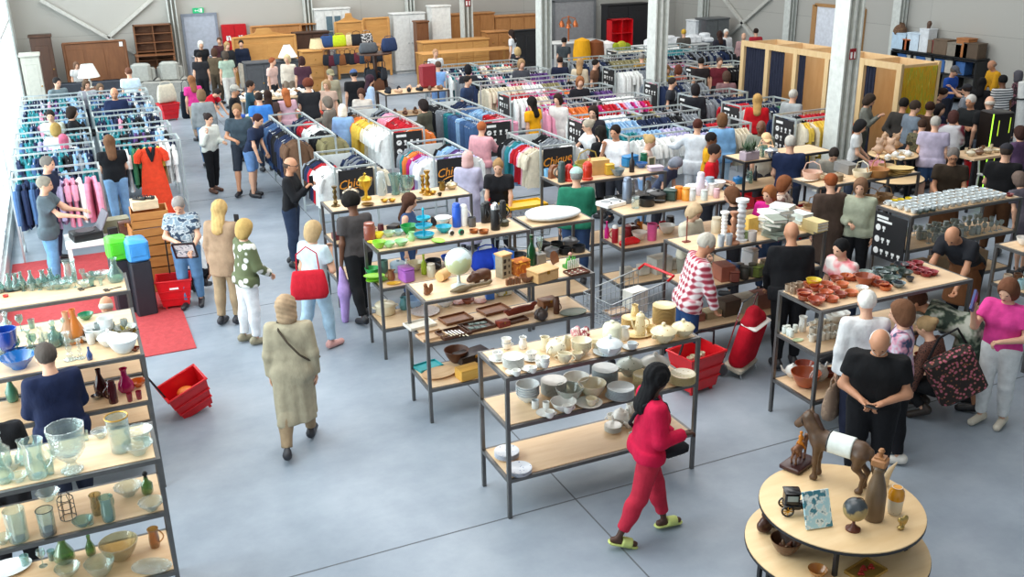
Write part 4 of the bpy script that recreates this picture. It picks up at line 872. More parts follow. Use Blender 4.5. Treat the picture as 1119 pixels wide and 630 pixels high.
for i in range(11):
 q = PY(357 + i * 5.6, 64, 31.2); handbag('dark bag hanging below the handbag table', (q.x, 31.15, zt - .5 - .03 * (i % 2)), r.uniform(-.3, .3), fabric(('#23252b', '#5a2430', '#2b3a4a', '#7a4a2a', '#1c1c1e')[i % 5]), .3, .34, .12, .14, 'bags below the handbag table')
# tables of shoes and folded clothes, a shoe shelf
def pile(label, px0, px1, py, y, d, cols, nrow, nper, cat='clothing', nm='folded_garment', grp='', zt=.85, legm=None):
 x, w, _ = span(px0, px1, py, y); t = thing('jumble_table', label, 'table', (x, y + d / 2, 0)); FOOT.append((x - w / 2, x + w / 2, y, y + d)); om('tabletop', MB().box((0, 0, zt - .02), (w, d, .04)), BOARD, t)
 for s in (-1, 1):
  for e in (-1, 1): om('leg', MB().box((s * (w / 2 - .05), e * (d / 2 - .05), zt / 2 - .02), (.05, .05, zt - .04)), STEEL, t)
 for i in range(nrow):
  for j in range(nper):
   c = r.choice(cols); v = r.randrange(3)
   k = (nm, c, v)
   if k not in GME:
    rr = random.Random(v + 3); GME[k] = blob(nm, [((rr.uniform(-.08, .08), rr.uniform(-.06, .06), .05 + rr.uniform(0, .05)), (.13 + rr.uniform(-.03, .03), .1, .06)), ((rr.uniform(-.1, .1), rr.uniform(-.06, .06), .05), (.1, .12, .05))] if nm != 'shoe' else [((0, -.1, .04), (0, .1, .03), .042, .04), ((0, -.1, .06), (0, -.06, .09), .035, .03)], fabric(c), .02, .04)
   o = ob(nm, GME[k], None, (x - w / 2 + w * (j + .5) / nper + r.uniform(-.03, .03), y + d * (i + .5) / nrow + r.uniform(-.03, .03), zt), r.uniform(0, 6.3)); tag(o, '%s %s on %s' % (COLN.get(c, 'coloured'), nm.replace('_', ' '), label.split(' heaped')[0]), cat, grp)
COLN = {'#3659a8': 'blue', '#20242c': 'black', '#d8d4c8': 'pale', '#b8483a': 'red', '#d0b250': 'yellow', '#7d5a3c': 'brown', '#40685a': 'green', '#c7a58c': 'tan', '#2b3550': 'navy', '#e6e6e6': 'white'}
pile('steel table heaped with folded clothes and bags near the person with ginger hair', 268, 352, 104, 22.6, .9, list(COLN)[:7], 3, 12, grp='jumble on the nearer table')
pile('steel table heaped with shoes behind the nearer jumble table', 262, 345, 90, 26.2, .9, ['#d8d4c8', '#7d5a3c', '#c7a58c', '#20242c', '#e6e6e6'], 3, 14, 'shoe', 'shoe', 'shoes on the farther table')
SH['O'] = shelf('steel shelf of shoes and boots with a red suitcase on top', 6.85, 8.5, 22.7, 23.5, (1.25, .7))
for i in range(22):
 k = ('shoe', r.choice(('#7d5a3c', '#20242c', '#c7a58c', '#5a3524')), 1)
 if k not in GME: GME[k] = blob('shoe', [((0, -.1, .04), (0, .1, .03), .042, .04), ((0, -.1, .06), (0, -.06, .09), .035, .03)], plain(k[1], .4), .02, .04)
 tag(ob('shoe', GME[k], None, (6.97 + (i % 11) * .135, 22.9 + (i % 2) * .38, 1.251 if i < 11 else .701), r.uniform(-.4, .4)), 'leather shoe on the %s board of the shoe shelf' % ('upper' if i < 11 else 'lower'), 'shoe', 'shoes on the shoe shelf')
t = thing('suitcase', 'dark red suitcase standing on the shoe shelf', 'suitcase', (8.12, 23.2, 1.251)); om('shell', MB().box((0, 0, .3), (.42, .2, .58), bev=.05), plain('#8c2630', .5), t); om('handle', MB().tube([(-.08, 0, .59), (-.08, 0, .64), (.08, 0, .64), (.08, 0, .59)], .012, 6), BLACKP, t)
t = thing('handbag_tree', 'dark post hung with bags and a grey bag on top near the shoe shelf', 'stand', (7.2, 24.6, 0)); om('pole', MB().tube([(0, 0, 0), (0, 0, 2.0)], .05, 10), DKW, t); om('base', MB().lathe([(0, 0), (.35, 0), (.35, .04), (0, .05)], 16), DKW, t)
om('top_plate', MB().lathe([(0, 2.0), (.45, 2.0), (.45, 2.03), (0, 2.03)], 18), DKW, t)
handbag('grey bag lying on top of the dark bag post', (7.05, 24.6, 2.031), 0, fabric('#55595e'), .5, .26, .24, 0); handbag('navy holdall on top of the dark bag post', (7.62, 24.65, 2.031), .3, fabric('#2b3a5c'), .46, .34, .24, .05)
for i in range(8): a = i * PI / 4; handbag('dark bag hanging round the bag post', (7.2 + .24 * math.cos(a), 24.6 + .24 * math.sin(a), 1.1 + .25 * (i % 2)), a + PI / 2, fabric(('#3a2a22', '#22252c', '#6a4632', '#30343a')[i % 4]), .3, .3, .1, .2, 'bags on the bag post')
# black shelving on the right wall with boxes on it
ya, yb = PX(975, 60, XR - .5).y, PX(1068, 70, XR - .5).y; x = XR - .3; hh = PX(1000, 58, XR - .5).z
t = thing('black_shelving', 'black wall shelving loaded with boxes behind the fitting rooms', 'shelf', (x, (ya + yb) / 2, 0)); w = ya - yb
for k in range(5): om('upright', MB().box((0, -w / 2 + w * k / 4, hh / 2), (.5, .04, hh)), BLACKP, t)
for z in (.2, .8, 1.3, hh): om('shelf', MB().box((0, 0, z - .02), (.5, w, .035)), BLACKP, t)
for i, (px, bw, bh, hx, lab) in enumerate(((981, .55, .5, '#b9d2e6', 'pale blue box'), (990, .3, .35, '#b8653a', 'brown box'), (997, .5, .55, '#cfe0ee', 'white and blue box'), (1008, .35, .7, '#dfe4e8', 'tall white box'), (1027, .5, .45, '#6d5a48', 'brown crate'), (1043, .5, .4, '#8c8478', 'grey basket'), (1051, .42, .55, '#b0703e', 'copper pot box'), (1061, .5, .45, '#5b4a3a', 'dark crate'))):
 q = PX(px, 55, XR - .45); t = thing('storage_box', lab + ' on top of the black wall shelving', 'box', (x, q.y, hh + .0)); om('carton', MB().box((0, 0, bh / 2), (.35, bw, bh), bev=.01), plain(hx, .6), t); om('lid', MB().box((0, 0, bh), (.37, bw + .02, .04), bev=.008), plain(hx, .5), t)
for i in range(14):
 t = thing('storage_box', 'small box on the inner boards of the black wall shelving', 'box', (x, ya - .35 - i * (w - .6) / 14, (.8, 1.3)[i % 2]), 0, 'boxes inside the black shelving'); hx = ('#3c6aa8', '#7a6a58', '#c8c4ba', '#8c2f2f')[i % 4]
 om('carton', MB().box((0, 0, .17), (.32, .34, .34), bev=.01), plain(hx, .6), t); om('lid', MB().box((0, 0, .35), (.34, .36, .03)), plain(hx, .5), t)
q = PX(1011, 42, XR - .4); tag(ob('statue', blob('statue', [((0, 0, .05), (0, 0, .45), .1, .07), ((0, 0, .5), (0, .02, .75), .08, .05), ((0, 0, .85), (.07, .07, .09))], plain('#5a4030', .5), .025, .05), None, (x, q.y, hh + .0)), 'dark carved figure standing among the boxes on black shelving', 'statue')
q = PX(981, 33, XR - .4); tag(ob('dried_bouquet', blob('dried_bouquet', [((0, 0, 0), (0, 0, .3), .05, .07), ((0, 0, .55), (.2, .2, .2)), ((.1, .1, .65), (.14, .14, .16))], pattern('spots', '#6a4a3a', '#8a6a4a', '#4a3428', 40), .03, .05), None, (x, q.y, hh)), 'dried brown bouquet above the pale blue box by the wall column', 'plant')
# ---------------------------------------------------------------- people in the foreground and on the near shelves
FOOT += [(12.5, 13.55, 12.05, 13.2), (13.05, 13.45, 14.1, 14.5), (15.5, 16.7, 15.1, 20.5)]
def N(label, px, py, fa, **k): return person('person ' + label, (px, py), fa, **k)
tr = N('in long beige trench coat and tan headscarf walking down the open aisle', 312, 322, 172, H=1.68, det=2, turn=-38, cut='hijab', hair='#a58c70', kind='coat', hem=.36, sleeve='long', top='#a39a83', bottom='#9a8468', legs='walk', arms=('down', 'down'), shoe='#2a2a30', fat=1.08)
crossbody(tr, 'thin dark strap bag worn over the beige trench coat', '#4a4136', 1, (.2, .14, .06), (.19, .1, .06), fat=1.15)
rd = N('in crimson hoodie and trousers with lime slides walking past white crockery', 722, 399, 112, H=1.66, det=2, turn=10, nod=12, skin='d', cut='long', hair='#0f0f12', top='#c0123f', bottom='#b8293f', sleeve='long', kind='jacket', hem=-.06, legs='walkl', arms=('hold', 'low'), legcut=.9, shoe='#c6d27c', slide=True, female=True)
t, pb = crossbody(rd, 'black crossbody bag with white lettering worn by the person in crimson', '#1b1c22', -1, (.27, .2, .1), (.05, .2, .02), r=.016, fat=1.1)
text('lettering', 'I GOOD', .06, pb, (0, -.052, -.05), (R_(90), 0, 0), WHITE); text('lettering', 'I GOOD', .06, pb, (0, .052, -.05), (R_(90), 0, PI), WHITE)
bm = N('balding with white beard in black polo shirt looking at his hands', 962, 366, -3, H=1.74, det=2, nod=34, lean=8, cut='ring', hair='#d6d4d0', top='#131417', bottom='#17181c', arms=('belly', 'belly'), fat=1.32, skin='b')
h = (hand_of(bm, 0) + hand_of(bm, 1)) / 2; tag(om('phone', MB().box((0, 0, 0), (.07, .13, .012), .4, bev=.004), BLACKP, None, h), 'small dark phone held by the balding person in black polo', 'phone')
wh = N('with short white hair in white long sleeved jumper facing the china shelf', 948, 317, 196, H=1.68, det=2, cut='short', hair='#e4e2dc', top='#d9dadb', sleeve='long', bottom='#23283c', arms=('low', 'down'), hem=-.08, kind='jacket')
h = hand_of(wh, 1); handbag('beige shoulder bag hanging from the white jumper wearer\'s hand', (h.x, h.y, h.z - .42), .4, pattern('spots', '#a38a74', '#8b7462', None, 14), .3, .36, .14, .1)
N('with brown bob in pink and navy patterned blouse beside the china shelf', 984, 329, 268, H=1.64, det=2, cut='bob', hair='#6d4a34', mat_top=pattern('blotch', '#c9c2cf', '#3d4766', '#cf8fa4', 9), bottom='#15161b', arms=('belly', 'down'), fat=1.25, female=True, shoe='#d8d4cc')
N('crouching in black lace top and black trousers between the shoppers', 1009, 346, 250, H=1.6, det=2, legs='squat', lean=22, cut='bun', hair='#a08560', mat_top=pattern('floral', '#6a4438', '#1c1a1c', '#2a2224', 60), bottom='#16171a', sleeve='long', arms=('reach', 'dip'), shoe='#2a211c')
bw = N('bending over in white and green floral dress with short brown hair', 1000, 318, 264, H=1.66, det=2, lean=74, nod=-20, kind='dress', hem=.62, cut='short', hair='#4a3024', mat_top=pattern('blotch', '#b7bdb0', '#2f3f35', '#7d8b78', 8), arms=('dip', 'dip'), legs='bend', bottom='#22252b', fat=1.2, skin='b')
q = P(1044, 410, .62); t = thing('tote_bag', 'large patterned tote bag of orange and pink flowers on black', 'bag', q, R_(-25)); om('bag_body', MB().box((0, 0, 0), (.5, .15, .56), rot=Matrix.Rotation(R_(-28), 3, 'Y'), bev=.04), pattern('floral', '#2c2422', '#b9607e', '#8f5a38', 26), t); om('handle', MB().tube([(-.3, 0, .18), (-.22, 0, .42), (-.05, 0, .52), (.06, 0, .36)], .014, 6), fabric('#1c1a1c'), t)
pk_ = N('in bright pink top and white trousers holding a book at the right edge', 1101, 308, -22, H=1.64, det=2, nod=22, cut='bob', hair='#6b4430', top='#d6418f', bottom='#d8dcdd', arms=('lift', 'belly'), shoe='#cfc8b8', female=True, fat=1.1)
h = hand_of(pk_, 0); t = thing('book', 'blue paperback book held up by the person in bright pink', 'book', h, .5); om('cover', MB().box((0, 0, .06), (.13, .024, .2), rot=Matrix.Rotation(R_(35), 3, 'Y')), plain('#33447e', .4), t); om('pages', MB().box((.004, 0, .06), (.126, .018, .194), rot=Matrix.Rotation(R_(35), 3, 'Y')), plain('#e8e4d8', .7), t)
N('bald in black hooded jacket seen from behind at the terracotta shelf', 865, 242, 196, H=1.76, det=2, lean=12, cut='bald', skin='b', top='#121317', bottom='#15161a', sleeve='long', kind='jacket', hem=-.1, arms=('low', 'dip'), fat=1.25)
pl = N('grey haired in red and white plaid shirt beside a red basket', 777, 256, 108, H=1.74, det=2, lean=14, nod=16, cut='short', hair='#b9b4a8', mat_top=pattern('plaid', '#e8dede', '#9c2f42', '#c98a94', 42), bottom='#2b4a78', sleeve='long', kind='jacket', hem=-.1, arms=('dip', 'down'), fat=1.18, skin='b')
N('black haired in white top with coral front behind the dishes', 918, 262, 318, H=1.6, det=1, cut='short', hair='#141416', mat_top=pattern('blotch', '#e2dcd8', '#d8636e', '#e6a8a8', 5), lean=10, arms=('low', 'low'), skin='a')
N('in rust knitted hat and long brown coat seen from behind', 908, 190, 205, H=1.68, det=1, cut='hijab' if 0 else 'short', hair='#8a4a28', cap='#8f4a26', kind='coat', hem=.45, top='#4a3c34', sleeve='long', bottom='#1c1c22', fat=1.1)
N('in pale green blouse with long necklaces and black trousers', 941, 196, -8, H=1.64, det=1, cut='bob', hair='#7a5a44', top='#aab09a', sleeve='long', bottom='#17181c', hem=-.08, arms=('belly', 'down'), fat=1.2, kind='jacket')
bb = N('bald bending forward in dark tee and brown apron holding a bag', 1038, 252, -25, H=1.76, det=1, lean=48, nod=20, cut='ring', hair='#3a2c24', top='#22242a', bottom='#1a1b20', apron='#6b4428', arms=('dip', 'dip'), skin='b', fat=1.15)
h = hand_of(bb, 0); handbag('pale clear plastic bag held by the bending person in brown apron', (h.x, h.y, h.z - .3), .5, glass('#e0e6e0', .5), .26, .28, .1, .04)
N('in black tee and long brown apron seen from behind at right', 1101, 157, 178, H=1.76, det=1, cut='short', hair='#3b3029', top='#17171a', bottom='#4f331e', kind='shirt', hem=-.05, legcut=.95, cap='#2a2a30', arms=('reach', 'low'), fat=1.15)
N('with grey hair and spectacles in dark brown polo and apron', 1043, 163, 6, H=1.74, det=1, nod=20, glasses=True, hair='#6a6460', top='#33291f', bottom='#26221e', apron='#5b3b22', arms=('low', 'low'), fat=1.1, skin='b')
N('grey haired in pale lavender shirt and blue shorts seen from behind', 1023, 127, 186, H=1.76, det=1, cut='short', hair='#a8a49c', top='#b5acc2', bottom='#2e4566', legcut=.42, hem=-.1, kind='jacket', arms=('down', 'hold'), fat=1.12, sleeve='short')
# middle of the hall, right of the column line
N('in olive grey hoodie holding a camera by the fitting rooms', 954, 104, 80, H=1.7, det=1, nod=25, hair='#3a2f28', cut='bob', top='#7d8078', sleeve='long', bottom='#55584f', arms=('phone', 'phone'))
h = P(960, 128, 1.35); 
N('in white tee and black headphones handling a small ornament', 944, 132, 85, H=1.66, det=1, nod=20, hair='#1b1a1c', cut='bob', top='#c9cccc', bottom='#3a4456', arms=('low', 'low'))
N('in charcoal tee with hands behind the back watching the game cabinet', 989, 107, 160, H=1.76, det=1, hair='#1c1816', top='#35322f', bottom='#22232a', arms=('back', 'back'), skin='b', sleeve='long')
N('in pale blue grey tee next to the charcoal tee wearer', 1002, 110, 120, H=1.74, det=1, hair='#3a2e26', top='#6f7b88', bottom='#2c3038')
N('in brown tee facing away before the gold tinsel curtain', 1018, 111, 150, H=1.7, det=0, hair='#3a241a', top='#4a3528', bottom='#2a2a2c')
N('with dark bob and navy top below the gold tinsel curtain', 1029, 114, 60, H=1.62, det=0, hair='#191518', cut='bob', top='#25294a', bottom='#25262c')
N('in camouflage top behind the lavender shirt', 1009, 130, 170, H=1.62, det=0, hair='#3c2a20', mat_top=pattern('blotch', '#4a4a34', '#2a2a20', '#6a6248', 10), bottom='#22262c')
N('in maroon jacket with a white panel beside the game cabinet', 1043, 121, 175, H=1.62, det=0, hair='#4a2c28', cut='bob', mat_top=pattern('blotch', '#6b1e30', '#cfcfd4', None, 3), sleeve='long', kind='jacket', bottom='#2a2428', arms=('hold', 'down'))
N('white haired in black tee with folded arms by the game cabinet', 1061, 104, -30, H=1.78, det=1, hair='#c9c6c0', top='#1d2022', bottom='#1f2226', arms=('cross', 'cross'), fat=1.1, skin='b')
N('bald in black tee standing right of the game cabinet', 1082, 105, 200, H=1.8, det=1, cut='ring', hair='#cfc4b8', top='#1b1c1f', bottom='#56606c', arms=('down', 'down'), fat=1.15)
N('in royal blue shirt and grey cap looking down near black shelving', 1046, 73, 60, H=1.72, det=0, nod=25, hair='#6a625a', cap='#5d6068', top='#2450a8', bottom='#2a2e3a', arms=('hold', 'hold'))
N('in bright yellow shirt leaning forward by the right wall', 1083, 66, -60, H=1.76, det=0, lean=18, cut='ring', hair='#8a7466', top='#d09a22', sleeve='long', bottom='#3a3a40', skin='b', arms=('dip', 'dip'), kind='jacket')
N('with long black hair and black top seen from behind near yellow shirt', 1074, 85, 175, H=1.64, det=0, cut='long', hair='#141315', top='#1a1a1d', bottom='#26262b', sleeve='long')
N('dark haired in white and grey striped tee at right', 1096, 82, 215, H=1.76, det=0, skin='c', hair='#141214', mat_top=pattern('stripe', '#d8dada', '#4a4e54', None, 60), bottom='#2a2c34')
N('in dark floral blouse and grey headscarf at the far right', 1112, 77, 250, H=1.64, det=0, cut='hijab', hair='#54525a', mat_top=pattern('blotch', '#3a2a30', '#8a5a66', '#1e1a22', 16), sleeve='long', bottom='#26252c')
N('with a raised arm behind the folded arms person', 1056, 92, 250, H=1.66, det=0, hair='#2a1e1c', top='#8a8e98', bottom='#2e3038', arms=('up', 'low'), cap='#2f3036')
N('in sleeveless top bending at the toy tables by the curtain', 1034, 97, 90, H=1.6, det=0, lean=25, hair='#2c201c', cut='bun', top='#6a4a44', sleeve='none', bottom='#33353d', arms=('dip', 'dip'))
N('dark haired in purple top handling glass at the right edge', 1114, 138, 240, H=1.6, det=0, hair='#3a241e', cut='bob', top='#5a4260', bottom='#2a2a30', arms=('low', 'low'))
N('leaning in grey dress at the right edge below the apron', 1112, 188, 225, H=1.55, det=0, hair='#6a5a52', kind='dress', hem=.5, top='#5a5660', cut='bob', lean=25)
N('dark haired bowing over the baskets shelf', 912, 165, 5, H=1.6, det=1, nod=40, lean=16, hair='#2a2320', top='#8d8a80', bottom='#3a3c44', arms=('dip', 'low'))
N('grey haired in navy shirt seen from behind with a red bag', 864, 148, 190, H=1.76, det=1, hair='#b2aea6', top='#1d2a4a', bottom='#2a3040', arms=('hold', 'low'), fat=1.1)
N('in bright magenta cardigan with wavy ginger hair', 840, 204, -35, H=1.6, det=1, cut='long', hair='#9a6038', top='#cf1f86', sleeve='long', kind='jacket', bottom='#2c3c55', arms=('low', 'low'), female=True)
N('brown haired in pale patterned blouse facing right beside magenta cardigan', 860, 193, 85, H=1.6, det=1, cut='bob', hair='#7d4a2c', mat_top=pattern('blotch', '#c9b4a4', '#8a6a62', '#e2d4c8', 12), bottom='#2a4a5a', arms=('low', 'reach'))
N('brown haired in black top looking left behind white candlesticks', 797, 205, 265, H=1.62, det=1, nod=15, cut='bob', hair='#6a4630', top='#1d1d22', bottom='#26262c', arms=('low', 'low'))
N('elderly with fair hair in cream cardigan behind the candlestick shelf', 763, 225, 55, H=1.56, det=1, nod=28, cut='bob', hair='#c2a886', top='#c9c4b0', sleeve='long', kind='jacket', bottom='#8a8678', arms=('low', 'low'))
N('in green bomber jacket, jeans and pale cap seen from behind', 630, 183, 180, H=1.76, det=1, cut='short', hair='#8a8a86', cap='#a9c4bd', top='#24735a', kind='jacket', sleeve='long', bottom='#31476b', hem=-.06, fat=1.15, arms=('low', 'down'))
N('in scarlet polo shirt facing right with dark receding hair', 783, 158, 80, H=1.74, det=1, hair='#2a1f1c', top='#c4101f', bottom='#22242c', arms=('low', 'hold'), skin='b')
N('in yellow tee just behind the scarlet polo', 779, 145, 90, H=1.66, det=1, hair='#1a1414', top='#d39a1c', bottom='#3a3c44', skin='c')
N('in light blue hooded jacket seen from behind near the cross racks', 789, 124, 195, H=1.7, det=1, hair='#6b4a30', cut='bob', top='#7fb0dd', kind='jacket', sleeve='long', bottom='#a9c6dc', hem=-.12)
N('in white shirt seen from behind reaching at the white blouse rack', 763, 130, 170, H=1.72, det=1, hair='#4a241c', top='#d6dde4', sleeve='long', kind='jacket', hem=-.2, bottom='#c8d0d8', arms=('reach', 'side'))
N('in white tee holding a phone to his face', 672, 137, -25, H=1.76, det=1, hair='#1f1815', top='#e4e4e6', bottom='#2a2c33', arms=('ear', 'low'), skin='b')
N('blonde in pale sleeveless top looking down to the right', 713, 148, 82, H=1.64, det=1, nod=18, cut='bun', hair='#b79a6a', top='#dcc4bc', sleeve='none', bottom='#7fa3cc', arms=('low', 'low'))
N('grey haired stooping low among glass jars', 744, 176, 60, H=1.5, det=1, nod=42, lean=30, cut='bob', hair='#7f8490', top='#46506a', bottom='#3a3c46', arms=('dip', 'dip'))
N('with sunglasses on grey hair in white tee reaching left', 641, 131, 285, H=1.68, det=1, cut='bun', hair='#a59c8c', top='#e0e2e4', bottom='#d9d4c8', arms=('reach', 'down'), glasses=True)
N('with long black hair in black jacket seen from behind', 655, 138, 230, H=1.68, det=1, cut='long', hair='#16120f', top='#17181c', sleeve='long', kind='jacket', bottom='#1c1d22', arms=('low', 'low'))
N('with long dark hair and pale face behind the black jacket', 648, 116, -15, H=1.64, det=1, cut='long', hair='#2a1d18', top='#26222a', bottom='#22232a', sleeve='long')
N('ginger haired in pink blouse with red strap by the jeans rack', 527, 133, 150, H=1.64, det=1, cut='short', hair='#a15a32', top='#dd9fa6', sleeve='long', kind='jacket', hem=-.08, bottom='#cfc6c0', arms=('reach', 'down'), fat=1.1)
N('in lilac robe and pale pink headscarf seen from behind', 511, 165, 170, H=1.62, det=1, cut='hijab', hair='#d0a8a4', kind='dress', hem=.12, sleeve='long', top='#b2afc6', arms=('low', 'low'), fat=1.08)
N('with blonde ponytail in black tee with a red line leaning at the flasks', 544, 175, -6, H=1.66, det=1, lean=14, cut='bun', hair='#9a7850', top='#17171b', bottom='#22232a', arms=('dip', 'dip'), female=True)
N('with long brown hair and blue dungarees behind turquoise plastic', 449, 212, 75, H=1.6, det=1, cut='long', hair='#4a2e22', top='#3a5076', bottom='#35507a', sleeve='none', nod=10, female=True)
gy = N('with curly black hair in dark grey tee and black trousers', 382, 212, 205, H=1.76, det=2, nod=16, turn=-25, cut='afro', hair='#15120f', skin='c', top='#4a4646', bottom='#191a1d', arms=('low', 'down'), legs='step', shoe='#1a1b20')
h = hand_of(gy, 1); tag(ob('cloth', blob('cloth', [((0, 0, 0), (.02, .01, -.35), .03, .09), ((.02, 0, -.3), (.0, .02, -.75), .08, .05)], fabric('#b79ad6'), .02, .05), None, h), 'lilac cloth dangling from the hand of curly haired person', 'cloth')
bp = N('bald with spectacles in black long sleeved top taking a photo', 318, 172, 72, H=1.76, det=2, nod=6, cut='ring', hair='#4a3c34', glasses=True, top='#17181c', bottom='#2a3850', sleeve='long', arms=('phone', 'phone'), skin='b')
h = (hand_of(bp, 0) + hand_of(bp, 1)) / 2; tag(om('phone', MB().box((0, 0, .03), (.075, .012, .15), R_(20), bev=.004), BLACKP, None, h), 'phone held up by the bald person in black top', 'phone')
rb = N('blonde with hand on head carrying a red bag over the shoulder', 343, 242, 135, H=1.68, det=2, cut='bob', hair='#b59a72', top='#bcd0d8', bottom='#a9c4d6', arms=('ear', 'down'), legs='step', shoe='#cf9c96', female=True)
h = rb.location; handbag('bright red shoulder bag with long straps carried by the blonde shopper', (h.x - .12, h.y - .25, .8), -.25, fabric('#bf1d2e'), .46, .36, .18, .3)
N('blonde in olive cardigan with white flowers and white trousers', 268, 240, 112, H=1.64, det=2, turn=15, cut='bob', hair='#b99a5e', mat_top=pattern('floral', '#5a6343', '#dfe0d8', None, 9), sleeve='long', kind='jacket', hem=-.08, bottom='#e2e4e6', arms=('low', 'low'), shoe='#8f876f', fat=1.08)
bc = N('with long blonde hair in camel coat holding up a phone', 240, 219, 150, H=1.7, det=2, cut='long', hair='#c0a068', kind='coat', hem=.72, top='#9f856c', sleeve='long', bottom='#a89274', arms=('phone', 'down'), shoe='#26272d')
h = hand_of(bc, 0); tag(om('phone', MB().box((0, 0, .04), (.075, .012, .15), R_(-40), bev=.004), BLACKP, None, h), 'phone held up by the person in camel coat', 'phone')
fl = N('grey haired in blue floral blouse and jeans studying a framed picture', 193, 218, -12, H=1.64, det=2, nod=32, hair='#8f8a86', mat_top=pattern('blotch', '#7f93a2', '#2c3f55', '#c6ced2', 14), bottom='#5d86ad', arms=('belly', 'low'), sleeve='short', fat=1.1)
h = (hand_of(fl, 0) + hand_of(fl, 1)) / 2; t = thing('framed_picture', 'black framed picture held by the person in floral blouse', 'picture', h + Vector((0, 0, -.02)), fl.rotation_euler.z); M_ = Matrix.Rotation(R_(-35), 3, 'X')
om('frame', MB().box((0, 0, .15), (.3, .02, .025), rot=None).box((0, 0, -.15), (.3, .02, .025)).box((.14, 0, 0), (.025, .02, .3)).box((-.14, 0, 0), (.025, .02, .3)), BLACKP, t, rot=(R_(-35), 0, 0)); om('picture', MB().box((0, 0, 0), (.26, .008, .28)), pattern('blotch', '#cfd6d6', '#7d8f98', '#eef2f2', 14), t, rot=(R_(-35), 0, 0))
N('in white shirt and black trousers crouching behind floral blouse', 213, 240, 165, H=1.66, det=1, legs='squat', lean=30, hair='#2a211e', top='#d8dcde', bottom='#1b1c22', arms=('dip', 'dip'), cut='short')
N('with long brown hair in black top and jeans at the window racks', 118, 148, 185, H=1.68, det=1, cut='long', hair='#6a4a34', top='#15171b', bottom='#7fa6cc', arms=('low', 'low'), fat=1.1, hem=-.05)
N('grey haired in slate polo shirt working at the white table', 49, 193, 78, H=1.72, det=1, hair='#8a8478', top='#55636b', bottom='#6b9cc4', arms=('reach', 'reach'), hem=-.12, kind='jacket', sleeve='short')
N('grey haired in navy shirt behind the slate polo shirt', 52, 171, 65, H=1.74, det=1, hair='#6f6a64', top='#15223c', bottom='#26324a', arms=('low', 'hold'), fat=1.1)
nv = N('in navy jumper seen from behind at the blue vase shelf', 47, 375, 190, H=1.68, det=2, cut='short', hair='#4b443f', top='#141e3c', sleeve='long', kind='jacket', hem=-.1, bottom='#1c2233', arms=('low', 'low'), fat=1.05)
N('in black top cut off by the left edge below the navy jumper', -20, 430, 175, H=1.66, det=1, cut='bob', hair='#3a2a22', top='#141519', bottom='#1c1c20', arms=('low', 'low'), fat=1.1)
N('grey haired in blue and white check shirt stooping behind the white bowls', 116, 322, 165, H=1.62, det=1, lean=18, cut='ring', hair='#b5b0a8', mat_top=pattern('plaid', '#d9dce2', '#5d6ea0', '#a9a4c0', 60), bottom='#3a4458', skin='b', sleeve='short')
